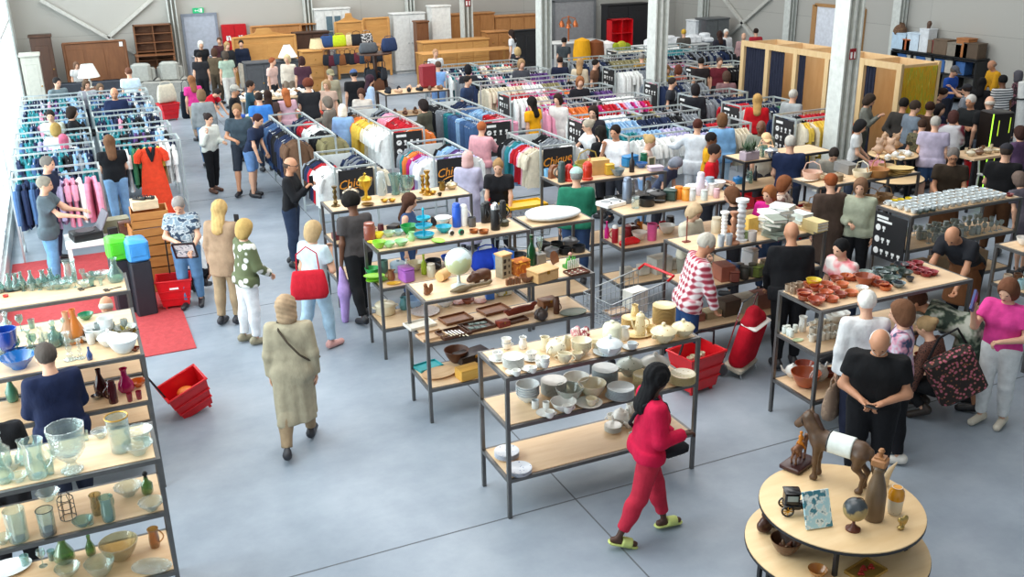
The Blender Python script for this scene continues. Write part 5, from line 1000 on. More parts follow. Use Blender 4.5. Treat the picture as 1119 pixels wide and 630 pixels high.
# window racks and aisle
for a in (('with pink ponytail in white tee at the window racks', 68, 147, 185, dict(H=1.6, cut='long', hair='#c0607a', top='#dfe6e8', bottom='#46587a', fat=1.15)), ('fair haired just behind the pink ponytail', 60, 135, 170, dict(H=1.6, cut='bob', hair='#9a8048', top='#d5dce0', bottom='#3a4458')),
 ('dark haired in cream top facing the camera among window racks', 54, 121, -10, dict(H=1.6, hair='#2a2422', cut='bun', top='#cfd6c6', bottom='#333a48')), ('dark haired in black jumper reaching across a rack', 79, 117, 85, dict(H=1.62, hair='#2a1f1a', cut='bob', top='#16191c', sleeve='long', bottom='#22252c', arms=('reach', 'reach'))),
 ('in navy sweatshirt with white lettering at the aisle racks', 124, 96, 0, dict(H=1.76, cut='bald', skin='b', top='#1b2748', sleeve='long', bottom='#2a3244', fat=1.15)), ('dark haired in grey green tee behind the window racks', 62, 85, 30, dict(H=1.74, hair='#1e1c1c', top='#6f8086', bottom='#3a3f48')),
 ('in patterned pale blouse behind the window racks', 94, 88, 20, dict(H=1.6, hair='#5a4636', cut='bob', top='#a9aab4', bottom='#44485a')), ('in lilac blouse beside the patterned blouse', 109, 92, 10, dict(H=1.58, hair='#6a5644', cut='bob', top='#bfb4c6', bottom='#555a6a')),
 ('in pale blue white shirt seen from behind near the recliners', 140, 74, 180, dict(H=1.72, hair='#6a4434', top='#c9dde8', bottom='#3d4450', hem=-.1)), ('in white blouse sitting beyond the white cone lamp', 83, 68, 20, dict(H=1.4, hair='#6a5040', cut='bob', top='#cfd0ce', bottom='#333333')),
 ('bearded in dark grey tee and shorts walking up the aisle', 258, 114, -12, dict(H=1.84, det=2, hair='#8a6a4c', cut='short', top='#3d4b55', bottom='#2a303a', legcut=.55, arms=('belly', 'down'), legs='walk', shoe='#23252b', skin='b', fat=1.05)),
 ('in white cardigan and black trousers with hand at mouth', 228, 124, 40, dict(H=1.62, det=1, hair='#2a201e', cut='bun', top='#d8dcd4', sleeve='long', kind='jacket', bottom='#16171b', arms=('ear', 'hold'), shoe='#5a3a2c')),
 ('in grey hoodie with a big black shoulder bag seen from behind', 219, 98, 185, dict(H=1.72, det=1, hair='#7a6046', cut='bob', top='#8b9194', sleeve='long', kind='jacket', bottom='#6d8fb5', arms=('down', 'down'))),
 ('in hot pink top with light brown hair in the aisle', 208, 83, 200, dict(H=1.62, hair='#8a5c3c', cut='long', top='#d83a8c', bottom='#b9a48e')), ('crouching in red tee and blue shorts in the aisle', 240, 98, 60, dict(H=1.66, hair='#26201e', top='#c3142a', bottom='#2f5fae', legs='squat', lean=55, arms=('dip', 'dip'))),
 ('in black zip jacket and grey cap facing right in the aisle', 257, 93, 75, dict(H=1.74, hair='#8a8680', cap='#a8a49a', top='#17181c', sleeve='long', kind='jacket', bottom='#26282e', skin='b')), ('with outstretched arm in white and teal shirt', 274, 88, 85, dict(H=1.74, hair='#2a201c', top='#2c4a58', bottom='#2c3038', arms=('reach', 'low'), skin='b')),
 ('with royal blue backpack and light blue tee', 282, 101, 190, dict(H=1.72, hair='#2a211f', top='#3d7fd0', bottom='#2a3444', fat=1.1)), ('with long dark brown hair beside the blue backpack', 292, 99, 180, dict(H=1.64, hair='#2f1e18', cut='long', top='#4a3a38', bottom='#2a2c34')),
 ('dark haired stooping by the jacket rack in blue shorts', 283, 125, 60, dict(H=1.68, hair='#3a1e1a', lean=20, top='#25304a', bottom='#6a8fc0', legcut=.45, arms=('dip', 'low'))), ('ginger haired in pale pink shirt at the jumble tables', 311, 97, 200, dict(H=1.62, det=1, hair='#b0653a', cut='long', top='#dcb4c2', bottom='#8a8694', hem=-.1)),
 ('with curly auburn hair and black tee with orange print', 336, 87, 190, dict(H=1.72, det=1, hair='#6a3424', cut='afro', top='#25262a', bottom='#1d1e22', fat=1.1, arms=('reach', 'low'))), ('grey haired in tweed jacket between the racks', 356, 106, 250, dict(H=1.66, hair='#6f665c', cut='bob', top='#7a736a', sleeve='long', kind='jacket', bottom='#2c2f38', arms=('reach', 'low'))),
 ('in light blue robe and white headscarf seen from behind', 374, 114, 170, dict(H=1.6, cut='hijab', hair='#e2ddd0', kind='dress', hem=.15, sleeve='long', top='#86a9d6', fat=1.1)), ('in khaki cap and khaki shirt at the jumble table', 361, 76, 20, dict(H=1.74, hair='#6a6258', cap='#8a8468', top='#a9a48c', bottom='#2f4a38', sleeve='long')),
 ('pale haired next to the khaki shirt', 356, 88, -20, dict(H=1.62, hair='#a88a68', cut='bob', top='#c4a898', bottom='#544a48')), ('in blue cap and black tee seen from behind', 386, 76, 190, dict(H=1.76, hair='#2a2624', cap='#4a5f88', top='#17181c', bottom='#26282e', fat=1.12)),
 ('with long dark hair and pale blue shirt', 405, 82, 110, dict(H=1.66, hair='#3a2430', cut='long', top='#a9bfda', sleeve='long', bottom='#2a2f3c')), ('curly haired in cream blouse behind the white and yellow rack', 394, 98, -10, dict(H=1.6, hair='#4a2e24', cut='bob', top='#d2c8be', bottom='#4a4448', nod=25)),
 ('in olive parka between the jeans and yellow racks', 461, 109, 240, dict(H=1.66, hair='#241c1c', cut='bob', top='#4a4a3e', sleeve='long', kind='jacket', hem=-.2, bottom='#26282c', arms=('reach', 'low')))):
 k = dict(det=1); k.update(a[4]); N(a[0], a[1], a[2], a[3], **k)
# far side of the hall
for a in (('white haired in black and white top by the grey door', 219, 45, 10, '#16181c', '#d9d9d6', 'bob', '#e0ded6'), ('in black tee with orange back print near the grey door', 217, 57, 185, '#232327', '#15161a', 'short', '#1c1a1a'), ('with dark bob in olive dress near the grey door', 234, 53, 160, '#5a4d3c', '#4a4033', 'bob', '#4a3328'), ('blonde in dark top near the red cabinet', 248, 46, 20, '#26282c', '#2c2e36', 'long', '#a88a5e'), ('with teal backpack and pale tee near the red cabinet', 245, 56, 200, '#9fb3a2', '#c9c6be', 'bob', '#4a4038'), ('dark haired in navy tee and cream trousers by the honey headboard', 263, 44, 0, '#1c2438', '#cfc8b8', 'short', '#26201c'), ('in dark red top behind the group near the door', 239, 41, -10, '#4a2a2e', '#2a2a30', 'short', '#5a4438'),
 ('in pale pink tee leaning at the shoe table', 298, 63, 60, '#d9b8ae', '#22252c', 'short', '#8a4a2c'), ('blonde with pale jacket behind the shoe table', 313, 60, -20, '#d8cdbc', '#8a7a6a', 'bob', '#d2bc92'), ('in dark floral blouse at the end of the shoe table', 329, 62, 190, '#4a2e3c', '#2a2c36', 'bob', '#3a2422'), ('in white tee by the long honey chest', 476, 54, 20, '#dcdfe0', '#8a8c92', 'short', '#b08a6c'), ('in sky blue shirt by the far racks', 479, 67, 160, '#7fa6d8', '#6d8fc0', 'short', '#5a463a'), ('in navy waistcoat and grey sleeves among the far racks', 512, 83, 60, '#2a3a58', '#262c38', 'short', '#1f1a18'), ('dark haired just beyond the navy waistcoat', 511, 71, 190, '#2a2c33', '#2a2a30', 'bob', '#17151a'),
 ('in white shirt with hand on mouth by the oak dresser', 558, 33, 250, '#e0e3e6', '#3a3f4a', 'long', '#2a1f1c'), ('blonde in black coat near the farthest column', 565, 52, 200, '#1e1f24', '#22242a', 'bob', '#b59a6c'), ('fair haired in grey jacket near the farthest column', 570, 65, 20, '#45484f', '#2a2c33', 'bob', '#9a7c5a'), ('with long braids in yellow and orange floral top', 580, 106, 230, '#e0a012', '#26202a', 'long', '#17120f'), ('with raised forearm in white waistcoat at the cross racks', 609, 103, -30, '#d8d6d2', '#dcd8d4', 'bob', '#2a1c16'), ('ginger haired in black blouse between the cross racks', 634, 84, 10, '#1b1a20', '#22232b', 'bob', '#8a5634'), ('blonde with long hair in cream cardigan among far racks', 634, 64, 170, '#c2b49c', '#5a5650', 'long', '#a8845c'),
 ('dark haired in tan jacket looking down at a rack', 652, 65, 75, '#6a4a38', '#2a2a30', 'short', '#17120f'), ('in navy top at the rack behind the farthest cross rack', 612, 62, 180, '#1c2238', '#22252e', 'short', '#2a1e1a'), ('dark haired in dark jacket by the copper lamps', 617, 41, 150, '#3a4044', '#2a2a30', 'short', '#201a18'), ('with silver bun beside the second column', 701, 58, 200, '#b08a3c', '#4a463e', 'bun', '#8a8884'), ('in yellow tee far beyond the second column', 729, 72, 20, '#e0c21c', '#3a3a40', 'bob', '#7a5a36'), ('in coral tee beside the yellow tee', 741, 71, 200, '#b4584a', '#4a3c3a', 'bob', '#6a3a2c'), ('in dark tee beside the second column', 736, 85, 80, '#33353c', '#2a2c33', 'short', '#2a211e'),
 ('with wicker basket bag in black top at a rack', 760, 92, 190, '#1e1f25', '#22242a', 'bob', '#1c1719'), ('with yellow strap across a black top', 766, 63, 200, '#2a2426', '#26262b', 'short', '#1d1816'), ('in maroon jacket among the far right racks', 787, 63, 20, '#6a2430', '#2a262b', 'short', '#4a3a34'), ('in patterned blouse beside the maroon jacket', 794, 78, 190, '#7a5a5c', '#3a3236', 'bob', '#4a362c'), ('with long hair and dark strap dress by the white fridge', 786, 34, 210, '#2b2c36', '#2b2c36', 'long', '#3a2620'), ('white haired in white shirt by the steel fridge', 794, 32, 20, '#dfe0e0', '#c9c8c4', 'short', '#dcdad4'), ('in red top behind the fitting rooms', 826, 31, 200, '#a82a36', '#2a2a30', 'short', '#2a1c18'), ('fair skinned bald head beyond the fitting rooms', 813, 36, 0, '#a88', '#2a2a30', 'bald', '#caa'), ('with yellow hat near the white linen', 747, 32, 200, '#55504a', '#333', 'short', '#c9a03a')):
 N(a[0], a[1], a[2], a[3], det=0, H=1.68, top=a[4] if len(a[4]) == 7 else '#aa8888', bottom=a[5] if len(a[5]) == 7 else '#333333', cut=a[6], hair=a[7] if len(a[7]) == 7 else '#ccaaaa', sleeve='long' if len(a[0]) % 2 else 'short')
for a in (('in scarlet jumper with long blonde hair seen from behind', 828, 103, 185, dict(top='#b8101c', sleeve='long', kind='jacket', bottom='#26282f', cut='long', hair='#b08a52')), ('grey haired in checked grey shirt by the fitting curtains', 868, 98, 150, dict(top='#9aa0a2', bottom='#3a3c44', hair='#b5b2aa', H=1.72)), ('bald and dark skinned in grey tee behind the plants', 832, 132, -10, dict(top='#7d8276', bottom='#2c2e36', cut='bald', skin='c', H=1.74)), ('dark haired under a straw hat by the plants', 838, 146, 10, dict(top='#b8b4a6', bottom='#3a3a40', cap='#d8b88c', hair='#5a4030', H=1.6))):
 N(a[0], a[1], a[2], a[3], det=1, **a[4])
# ---------------------------------------------------------------- crockery, glass and small goods
TC = ceramic('#e9e7e0')
def wall_(out, t=.004, base=.004):
 "closed profile from an outer profile: inside follows at thickness t"
 o = [(0, out[0][1])] + list(out); inn = [(max(r - t, .001), max(z, out[0][1] + base)) for r, z in reversed(out)]; return o + inn + [(0, inn[-1][1])]
KD = {}; KS = [1.]
def kd(name, cat, *parts): KD[name] = (cat, parts)
def LM(prof, n=20, **k): return MB().lathe(prof, n, **k).mesh('m', TC, 50)
def HM(pts, r, n=7): return MB().tube(pts, r, n).mesh('handle', TC)
def loop(x, z0, z1, d, k=7): return [(x + d * math.sin(PI * i / (k - 1)), 0, z0 + (z1 - z0) * i / (k - 1)) for i in range(k)]
kd('cup', 'cup', ('cup', LM(wall_([(.022, 0), (.03, .008), (.041, .035), (.046, .065)]))), ('handle', HM(loop(.04, .015, .055, .026), .005)))
kd('mug', 'mug', ('mug', LM(wall_([(.036, 0), (.04, .01), (.04, .095)]))), ('handle', HM(loop(.037, .02, .08, .032), .006)))
kd('saucer', 'saucer', ('saucer', LM([(0, 0), (.04, 0), (.045, .004), (.075, .016), (.077, .02), (.072, .019), (.04, .009), (0, .008)])))
kd('plate', 'plate', ('plate', LM([(0, 0), (.075, 0), (.085, .006), (.128, .02), (.132, .025), (.126, .024), (.08, .011), (0, .009)], 28)))
kd('bowl', 'bowl', ('bowl', LM(wall_([(.035, 0), (.04, .008), (.075, .035), (.095, .075)]), 24)))
kd('deep_bowl', 'bowl', ('bowl', LM(wall_([(.05, 0), (.07, .02), (.1, .07), (.118, .12)], .006), 26)))
kd('pot_bowl', 'bowl', ('bowl', LM(wall_([(.06, 0), (.075, .015), (.082, .055), (.09, .062)], .008), 22)))
kd('tureen', 'tureen', ('tureen', LM(wall_([(.055, 0), (.06, .012), (.1, .05), (.112, .095)]), 26)), ('lid', LM([(.116, .094), (.1, .115), (.05, .14), (.012, .147), (.014, .155), (.02, .165), (.013, .178), (0, .18)], 26)), ('handle', HM([(.1, 0, .06), (.145, 0, .075), (.145, 0, .09), (.105, 0, .09)], .008)), ('handle', HM([(-.1, 0, .06), (-.145, 0, .075), (-.145, 0, .09), (-.105, 0, .09)], .008)))
kd('teapot', 'teapot', ('teapot', LM([(0, 0), (.045, 0), (.05, .008), (.078, .045), (.08, .075), (.06, .11), (.042, .12), (0, .12)], 22)), ('lid', LM([(.042, .118), (.03, .132), (.008, .138), (.012, .15), (0, .156)], 16)), ('spout', HM([(.065, 0, .045), (.105, 0, .07), (.125, 0, .12)], [.018, .013, .009])), ('handle', HM(loop(-.068, .03, .105, -.055, 8), .007)))
kd('coffee_pot', 'coffee pot', ('coffee_pot', LM([(0, 0), (.05, 0), (.056, .03), (.05, .11), (.04, .17), (.043, .2), (0, .2)], 20)), ('lid', LM([(.043, .199), (.032, .217), (.008, .224), (.011, .238), (0, .242)], 16)), ('spout', HM([(.045, 0, .06), (.085, 0, .11), (.1, 0, .18)], [.016, .011, .008])), ('handle', HM(loop(-.045, .04, .175, -.06, 9), .007)))
kd('jug', 'jug', ('jug', LM(wall_([(.04, 0), (.052, .03), (.05, .07), (.036, .11), (.044, .14)]), 20)), ('handle', HM(loop(-.042, .03, .125, -.045, 8), .006)), ('lip', MB().ball((.046, 0, .134), (.018, .012, .01), 8, 6).mesh('lip', TC)))
kd('gravy_boat', 'gravy boat', ('gravy_boat', LM(wall_([(.03, 0), (.034, .01), (.055, .04), (.06, .075)]), 22, sy=.6)), ('handle', HM(loop(-.055, .02, .075, -.035, 7), .005)))
kd('canister', 'canister', ('canister', LM([(0, 0), (.07, 0), (.078, .02), (.078, .15), (.07, .165), (0, .165)], 24)), ('lid', LM([(.073, .164), (.06, .185), (.012, .195), (.018, .21), (0, .218)], 24)))
kd('tumbler', 'glass', ('glass', LM(wall_([(.026, 0), (.03, .006), (.037, .11)], .002))))
kd('wine_glass', 'glass', ('glass', LM([(0, 0), (.034, 0), (.034, .003), (.006, .01), (.005, .075), (.02, .09), (.038, .125), (.034, .165), (.032, .165), (.035, .125), (.018, .094), (0, .086)])))
kd('vase', 'vase', ('vase', LM(wall_([(.05, 0), (.058, .02), (.045, .06), (.06, .16), (.085, .26)], .005), 22)))
kd('cylinder_vase', 'vase', ('vase', LM(wall_([(.06, 0), (.064, .01), (.07, .24)], .004, .012), 22)))
kd('footed_vase', 'vase', ('vase', LM([(0, 0), (.062, 0), (.064, .012), (.03, .035), (.026, .06), (.06, .095), (.095, .15), (.1, .24), (.108, .29), (.1, .29), (.09, .235), (.084, .155), (.05, .11), (0, .1)], 20, wob=.025)))
kd('bottle_vase', 'vase', ('vase', LM(wall_([(.04, 0), (.052, .02), (.055, .1), (.03, .16), (.018, .2), (.022, .25)], .003), 18)))
kd('carafe', 'carafe', ('carafe', LM(wall_([(.055, 0), (.075, .03), (.07, .08), (.028, .16), (.026, .21), (.038, .235)], .003), 20)))
kd('decanter', 'decanter', ('decanter', LM(wall_([(.045, 0), (.06, .02), (.06, .12), (.025, .16), (.022, .2)], .004), 16, wob=.03)), ('stopper', LM([(.016, .19), (.016, .21), (.03, .235), (.02, .262), (0, .268)], 12, wob=.04)))
kd('glass_jug', 'jug', ('jug', LM(wall_([(.05, 0), (.055, .02), (.058, .1), (.05, .18), (.062, .23)], .004), 20)), ('handle', HM(loop(-.052, .05, .215, -.055, 9), .008)))
kd('cut_bowl', 'bowl', ('bowl', LM(wall_([(.045, 0), (.05, .015), (.085, .05), (.11, .085)], .006), 24, wob=.03)))
kd('candlestick', 'candlestick', ('candlestick', LM([(0, 0), (.05, 0), (.05, .01), (.02, .025), (.028, .05), (.014, .07), (.026, .1), (.013, .13), (.026, .16), (.014, .19), (.03, .215), (.03, .225), (0, .225)], 12)))
kd('spool_stick', 'candlestick', ('candlestick', LM([(0, 0), (.055, 0), (.055, .015)] + [q for k in range(7) for q in ((.026, .02 + k * .04), (.034, .03 + k * .04), (.034, .045 + k * .04), (.026, .055 + k * .04))] + [(.05, .31), (.05, .33), (0, .33)], 16)))
kd('bottle', 'bottle', ('bottle', LM([(0, 0), (.036, 0), (.038, .01), (.038, .15), (.014, .2), (.013, .255), (.016, .258), (0, .262)], 16)), ('cap', LM([(.017, .255), (.017, .28), (0, .281)], 10)))
kd('jar', 'jar', ('jar', LM([(0, 0), (.045, 0), (.048, .01), (.048, .11), (.04, .12), (0, .12)], 18)), ('lid', LM([(.043, .119), (.043, .14), (0, .142)], 18)))
kd('flask', 'flask', ('flask', LM([(0, 0), (.05, 0), (.052, .01), (.052, .22), (.045, .235), (0, .235)], 18)), ('lid', LM([(.044, .234), (.044, .27), (.03, .285), (0, .288)], 16)), ('handle', HM(loop(-.05, .06, .2, -.045, 8), .009)))
kd('saucepan', 'pan', ('pan', LM(wall_([(.09, 0), (.1, .01), (.1, .1)], .004), 24)), ('handle', HM([(.098, 0, .08), (.26, 0, .1)], .011)))
kd('casserole', 'pan', ('pan', LM(wall_([(.1, 0), (.11, .01), (.112, .11)], .004), 24)), ('lid', LM([(.114, .11), (.1, .124), (.02, .142), (.02, .16), (0, .163)], 24)), ('handle', HM([(.108, -.03, .08), (.14, -.02, .085), (.14, .02, .085), (.108, .03, .08)], .007)), ('handle', HM([(-.108, -.03, .08), (-.14, -.02, .085), (-.14, .02, .085), (-.108, .03, .08)], .007)))
kd('basket', 'basket', ('basket', MB().lathe(wall_([(.11, 0), (.12, .01), (.135, .05), (.15, .11)], .012), 22, wob=.015).mesh('m', TC)), ('handle', HM([(-.14, 0, .1), (-.1, 0, .22), (0, 0, .26), (.1, 0, .22), (.14, 0, .1)], .008)))
kd('tin', 'tin', ('tin', MB().box((0, 0, .06), (.15, .11, .12), bev=.012).mesh('m', TC)), ('lid', MB().box((0, 0, .125), (.155, .115, .022), bev=.01).mesh('lid', TC)))
kd('wooden_box', 'box', ('box', MB().box((0, 0, .04), (.22, .15, .08), bev=.004).mesh('m', TC)), ('lid', MB().box((0, 0, .089), (.226, .156, .018), bev=.004).mesh('lid', TC)), ('clasp', MB().box((0, -.079, .08), (.025, .006, .03)).mesh('clasp', BRASS)))
kd('carton', 'box', ('box', MB().box((0, 0, .1), (.26, .2, .2), bev=.003).mesh('m', TC)), ('flap', MB().box((0, -.052, .203), (.262, .1, .005)).mesh('flap', TC)), ('flap', MB().box((0, .052, .203), (.262, .1, .005)).mesh('flap', TC)))
kd('book', 'book', ('cover', MB().box((0, 0, .003), (.15, .21, .005)).box((0, 0, .032), (.15, .21, .005)).box((-.073, 0, .0175), (.005, .21, .034)).mesh('m', TC)), ('pages', MB().box((.004, 0, .0175), (.138, .2, .024)).mesh('pages', plain('#e9e5da', .8))))
kd('oval_platter', 'platter', ('platter', LM([(0, 0), (.12, 0), (.13, .006), (.18, .022), (.185, .028), (.178, .026), (.12, .012), (0, .01)], 28, sy=.68)))
kd('tray', 'tray', ('tray', MB().box((0, 0, .006), (.36, .24, .012)).box((0, .117, .02), (.36, .008, .03)).box((0, -.117, .02), (.36, .008, .03)).box((.176, 0, .02), (.008, .226, .03)).box((-.176, 0, .02), (.008, .226, .03)).mesh('m', TC)))
kd('trophy', 'trophy', ('trophy', LM([(0, 0), (.06, 0), (.06, .03), (.02, .05), (.018, .1), (.03, .12), (.07, .18), (.082, .24), (0, .24)], 18)), ('lid', LM([(.085, .239), (.06, .27), (.012, .29), (.018, .31), (0, .325)], 18)), ('handle', HM(loop(.065, .14, .23, .05, 8), .007)), ('handle', HM(loop(-.065, .14, .23, -.05, 8), .007)))
kd('lantern', 'lantern', ('lantern', LM([(0, 0), (.06, 0), (.062, .02), (.05, .03), (.055, .09), (.05, .15), (.03, .17), (0, .17)], 16)), ('cap', LM([(.055, .15), (.05, .17), (.02, .2), (0, .2)], 16)), ('handle', HM(loop(0, .17, .27, .04, 8), .004)))
def keep_on(p, mg=.07):
 "keeps a thing inside the board it stands on"
 for x0, x1, y0, y1, lv in SHB:
  if any(abs(p.z - z) < .001 for z in lv) and x0 - .3 < p.x < x1 + .3 and y0 - .2 < p.y < y1 + .5: return Vector((min(max(p.x, x0 + mg), x1 - mg), min(max(p.y, y0 + mg), y1 - mg), p.z))
 return p
def it(kind, p, label, m, s=1., rz=0., group=None, order=None, pm=None, sx=None, name=None, cat=None, z1=.0015, tilt=None):
 c, parts = KD[kind]; p = keep_on(Vector(p)); p.z += z1; sc = tuple(v * KS[0] for v in (s if isinstance(s, tuple) else (s, s, s)))
 root = None; cnt = 0
 for i, (n_, me) in enumerate(parts):
  nm = (name or kind) if i == 0 else n_
  mt = m if i == 0 else ((pm or {}).get(n_, m) if n_ not in ('pages', 'clasp') else None)
  if i == 0: root = ob(nm, me, None, p, rz, sc, mat=mt, rot=tilt); tag(root, label, cat or c, group, order)
  else: ob(nm, me, root, mat=mt)
 return root
def ZM(x0, y0, x1, w=None): k = (1119 if w is None else w) / (x1 - x0); return lambda x, y, z: P(x0 + x / k, y0 + y / k, z)
def stack(kind, p, n, step, label, m, s=1., group=None, rz=0.):
 for i in range(n): it(kind, (p[0], p[1], p[2] + i * step * s * KS[0]), label, m, s, rz + i * .7, group, (i, 'from the bottom'))
rnd = random.Random(11)
WH = ceramic('#e6e6e1'); WB = ceramic('#d5dde0'); CRM = ceramic('#e2d8bb'); YEL = ceramic('#dcc48f'); WFL = ceramic('#e6e6e1', '#8a94a6'); CFL = ceramic('#e3d6ae', '#b98d5a'); BLW = ceramic('#dfe3ea', '#3a56a0')
# crockery shelf
f = ZM(520, 320, 780, 1024); T = 1.4
stack('saucer', f(162, 318, T), 9, .008, 'small white plate in the pile at the top shelf corner', WH, 1.25, 'pile of small white plates')
for (x, y, k, m, s, lab) in ((175, 360, 'cup', WH, .85, 'tiny white cup at the front corner of the crockery shelf'), (245, 347, 'cup', WH, .85, 'tiny white cup second along the crockery shelf front'), (95, 290, 'cup', WFL, 1.05, 'flowered cup on the back corner of the crockery shelf'), (240, 288, 'cup', WFL, 1.05, 'flowered cup behind the tiny white cups')):
 p = f(x, y, T); it('saucer', p, 'saucer carrying the ' + {175: 'tiny cup nearest the shelf corner', 245: 'second tiny cup on the shelf front', 95: 'flowered cup at the back corner', 240: 'flowered cup behind the tiny cups'}[x], m, s); it(k, p + Vector((0, 0, .009 * s)), lab, m, s, rnd.uniform(0, 6))
p = f(297, 338, T); stack('cup', p, 3, .04, 'white cup stacked in a column of three on crockery shelf', WH, .95, 'stacked white cups')
stack('cup', f(132, 240, T), 2, .04, 'white cup in the stack of two at back left', WH, 1, 'two stacked cups')
it('teapot', f(345, 268, T), 'cream teapot with dark motif in the middle of the crockery shelf', ceramic('#e6dfc6', '#5a5348'), 1.15, .5); it('jug', f(298, 247, T), 'cream jug behind the cream teapot', CRM, .95, 2.); it('jug', f(203, 238, T), 'small white flowered jug left of the cream jug', WFL, .8, 1.); it('jug', f(392, 240, T), 'cream milk jug right of the cream teapot', CRM, .85, .3)
it('gravy_boat', f(383, 296, T), 'cream gravy boat in front of the cream teapot', CRM, 1.15, 2.2); it('gravy_boat', f(400, 318, T), 'small cream gravy boat nearest the shelf front', CRM, .9, -.6); it('cup', f(457, 302, T), 'cream cup by the front edge, right of the gravy boats', CRM, 1.1, 0.)
stack('bowl', f(455, 262, T), 6, .014, 'cream bowl in the pile behind the cream cup', CRM, .95, 'pile of cream bowls')
it('cup', f(515, 240, T), 'plain cream cup between bowl pile and tall canister', CRM, 1.1); it('canister', f(585, 225, T), 'tall cream canister with lid on the crockery shelf', ceramic('#e0dfc4'), 1.15); p = f(575, 268, T); it('plate', p, 'blue white plate under the domed tureen', WB, .95); it('tureen', p + Vector((0, 0, .012)), 'blue white domed tureen on a plate in front of canister', WB, 1.05, 1.0); it('jug', f(640, 200, T), 'white jug behind the domed tureen', WH, .9, 0)
p = f(672, 245, T); it('saucer', p, 'saucer below the lone blue white cup', WB, .9); it('cup', p + Vector((0, 0, .008)), 'lone blue white cup right of the domed tureen', WB, 1.0)
for (x, y, h) in ((432, 188, '#c98f96'), (470, 190, '#8a3a44')): tag(ob('figurine', blob('figurine', [((0, 0, .03), (.05, .04, .03)), ((.01, 0, .07), (.03, .03, .04)), ((-.03, .01, .06), (.025, .02, .03))], pattern('blotch', '#e2d8d4', h, None, 30), .008, .02), None, f(x, y, T)), 'small %s china flower ornament at the back of the crockery shelf' % ('pink' if x < 450 else 'dark red'), 'ornament')
for i in range(14): it('plate', f(808, 128, T) + Vector((0, 0, i * .0125)), 'yellow cream plate in the tall pile at the shelf back', YEL, .85, i * .4, 'tall pile of yellow plates', (i, 'from the bottom'))
stack('saucer', f(665, 142, T), 7, .01, 'yellow saucer in the pile left of the yellow coffee pot', YEL, 1.15, 'pile of yellow saucers'); it('jug', f(683, 130, T) + Vector((0, .0, .085)), 'yellow sugar jug on top of the yellow saucers', YEL, .75, 1.)
p = f(706, 182, T); it('oval_platter', p, 'yellow oval platter under the yellow coffee pot', YEL, .8); it('coffee_pot', p + Vector((0, 0, .011)), 'yellow coffee pot with handle on an oval platter', CFL, .95, PI); it('tureen', f(812, 212, T), 'yellow flowered lidded tureen at the shelf front corner', CFL, 1.05, .3); it('tureen', f(890, 184, T), 'yellow flowered lidded tureen at the far right corner', CFL, .95, .5); it('cup', f(752, 172, T), 'yellow cup between platter and plate pile', YEL, 1.1)
T = .93
stack('bowl', f(224, 465, T), 5, .02, 'blue white bowl piled at the left of the middle shelf', WB, 1.15, 'pile of blue white bowls')
it('mug', f(256, 495, T), 'blue white mug with dark spot beside the bowl pile', WB, .85, .6); it('mug', f(302, 500, T), 'white mug with dark spot in front of plate pile', WH, .8, 1.); p = f(318, 540, T); it('saucer', p, 'white saucer at the front of the middle shelf', WH, 1.1); it('cup', p + Vector((0, 0, .009)), 'white cup on a saucer at the front of the middle shelf', WH, 1.)
stack('plate', f(335, 432, T), 11, .0125, 'white plate in the tall left pile on the middle shelf', WH, .92, 'tall left pile of plates'); it('deep_bowl', f(432, 410, T), 'white deep bowl behind the glass bowls', WH, 1.05); it('deep_bowl', f(402, 462, T), 'clear glass salad bowl on the middle crockery shelf', glass('#dfe6e0', .3), 1.1)
it('deep_bowl', f(500, 442, T), 'cream deep bowl in the middle of the middle shelf', CRM, 1.12); p = f(395, 520, T); it('bowl', p, 'wide white bowl holding a cup at the front', WH, 1.25); it('cup', p + Vector((0, 0, .012)), 'white cup standing inside the wide white bowl', WH, 1.1); p = f(497, 488, T); it('plate', p, 'white plate under a cream cup in the middle', WH, .95); it('cup', p + Vector((0, 0, .011)), 'cream cup with dark spot on the white plate', CRM, 1.15)
stack('plate', f(555, 385, T), 12, .0125, 'pale blue plate in the pile at the back of middle shelf', WB, .95, 'back pile of pale blue plates'); stack('plate', f(622, 455, T), 9, .013, 'pale plate in the front pile of the middle shelf', WB, .95, 'front pile of pale plates')
it('tureen', f(662, 350, T), 'pale green flowered tureen behind the plate piles', ceramic('#cfd8d0', '#4a6a5a'), 1.15, .3); it('tureen', f(770, 345, T), 'white lidded tureen on the middle shelf behind the crimson hoodie', WH, 1.25, .8); stack('saucer', f(722, 415, T), 12, .009, 'cream saucer in the pile beside the crimson hoodie', CFL, 1.35, 'pile of cream saucers'); stack('plate', f(890, 392, T), 9, .0125, 'flowered plate in the pile at the right shelf end', CFL, .9, 'pile of flowered plates')
f = ZM(500, 440, 780, 1102); T = .4
for (x, y, n_, nm) in ((212, 232, 5, 'rear'), (265, 300, 4, 'front')): stack('plate', f(x, y, T), n_, .013, 'blue rimmed plate in the %s pile on the bottom shelf' % nm, BLW, .88, nm + ' blue plates')
stack('saucer', f(668, 122, T), 6, .009, 'white saucer in the bottom shelf pile', WH, 1.1, 'bottom shelf saucers')
for (x, y, k, lab) in ((655, 70, 'cup', 'white cup at the back of the bottom crockery shelf'), (700, 85, 'teapot', 'white teapot at the back of the bottom crockery shelf'), (742, 60, 'jug', 'white jug at the back of the bottom crockery shelf'), (735, 105, 'cup', 'white cup beside the saucer pile on the bottom shelf'), (758, 160, 'cup', 'white cup near the front of the bottom shelf'), (785, 95, 'jug', 'white milk jug hidden by the crimson hoodie'), (810, 60, 'bowl', 'white bowl at the far end of the bottom shelf')): it(k, f(x, y, T), lab, WH, 1.1, rnd.uniform(0, 6))
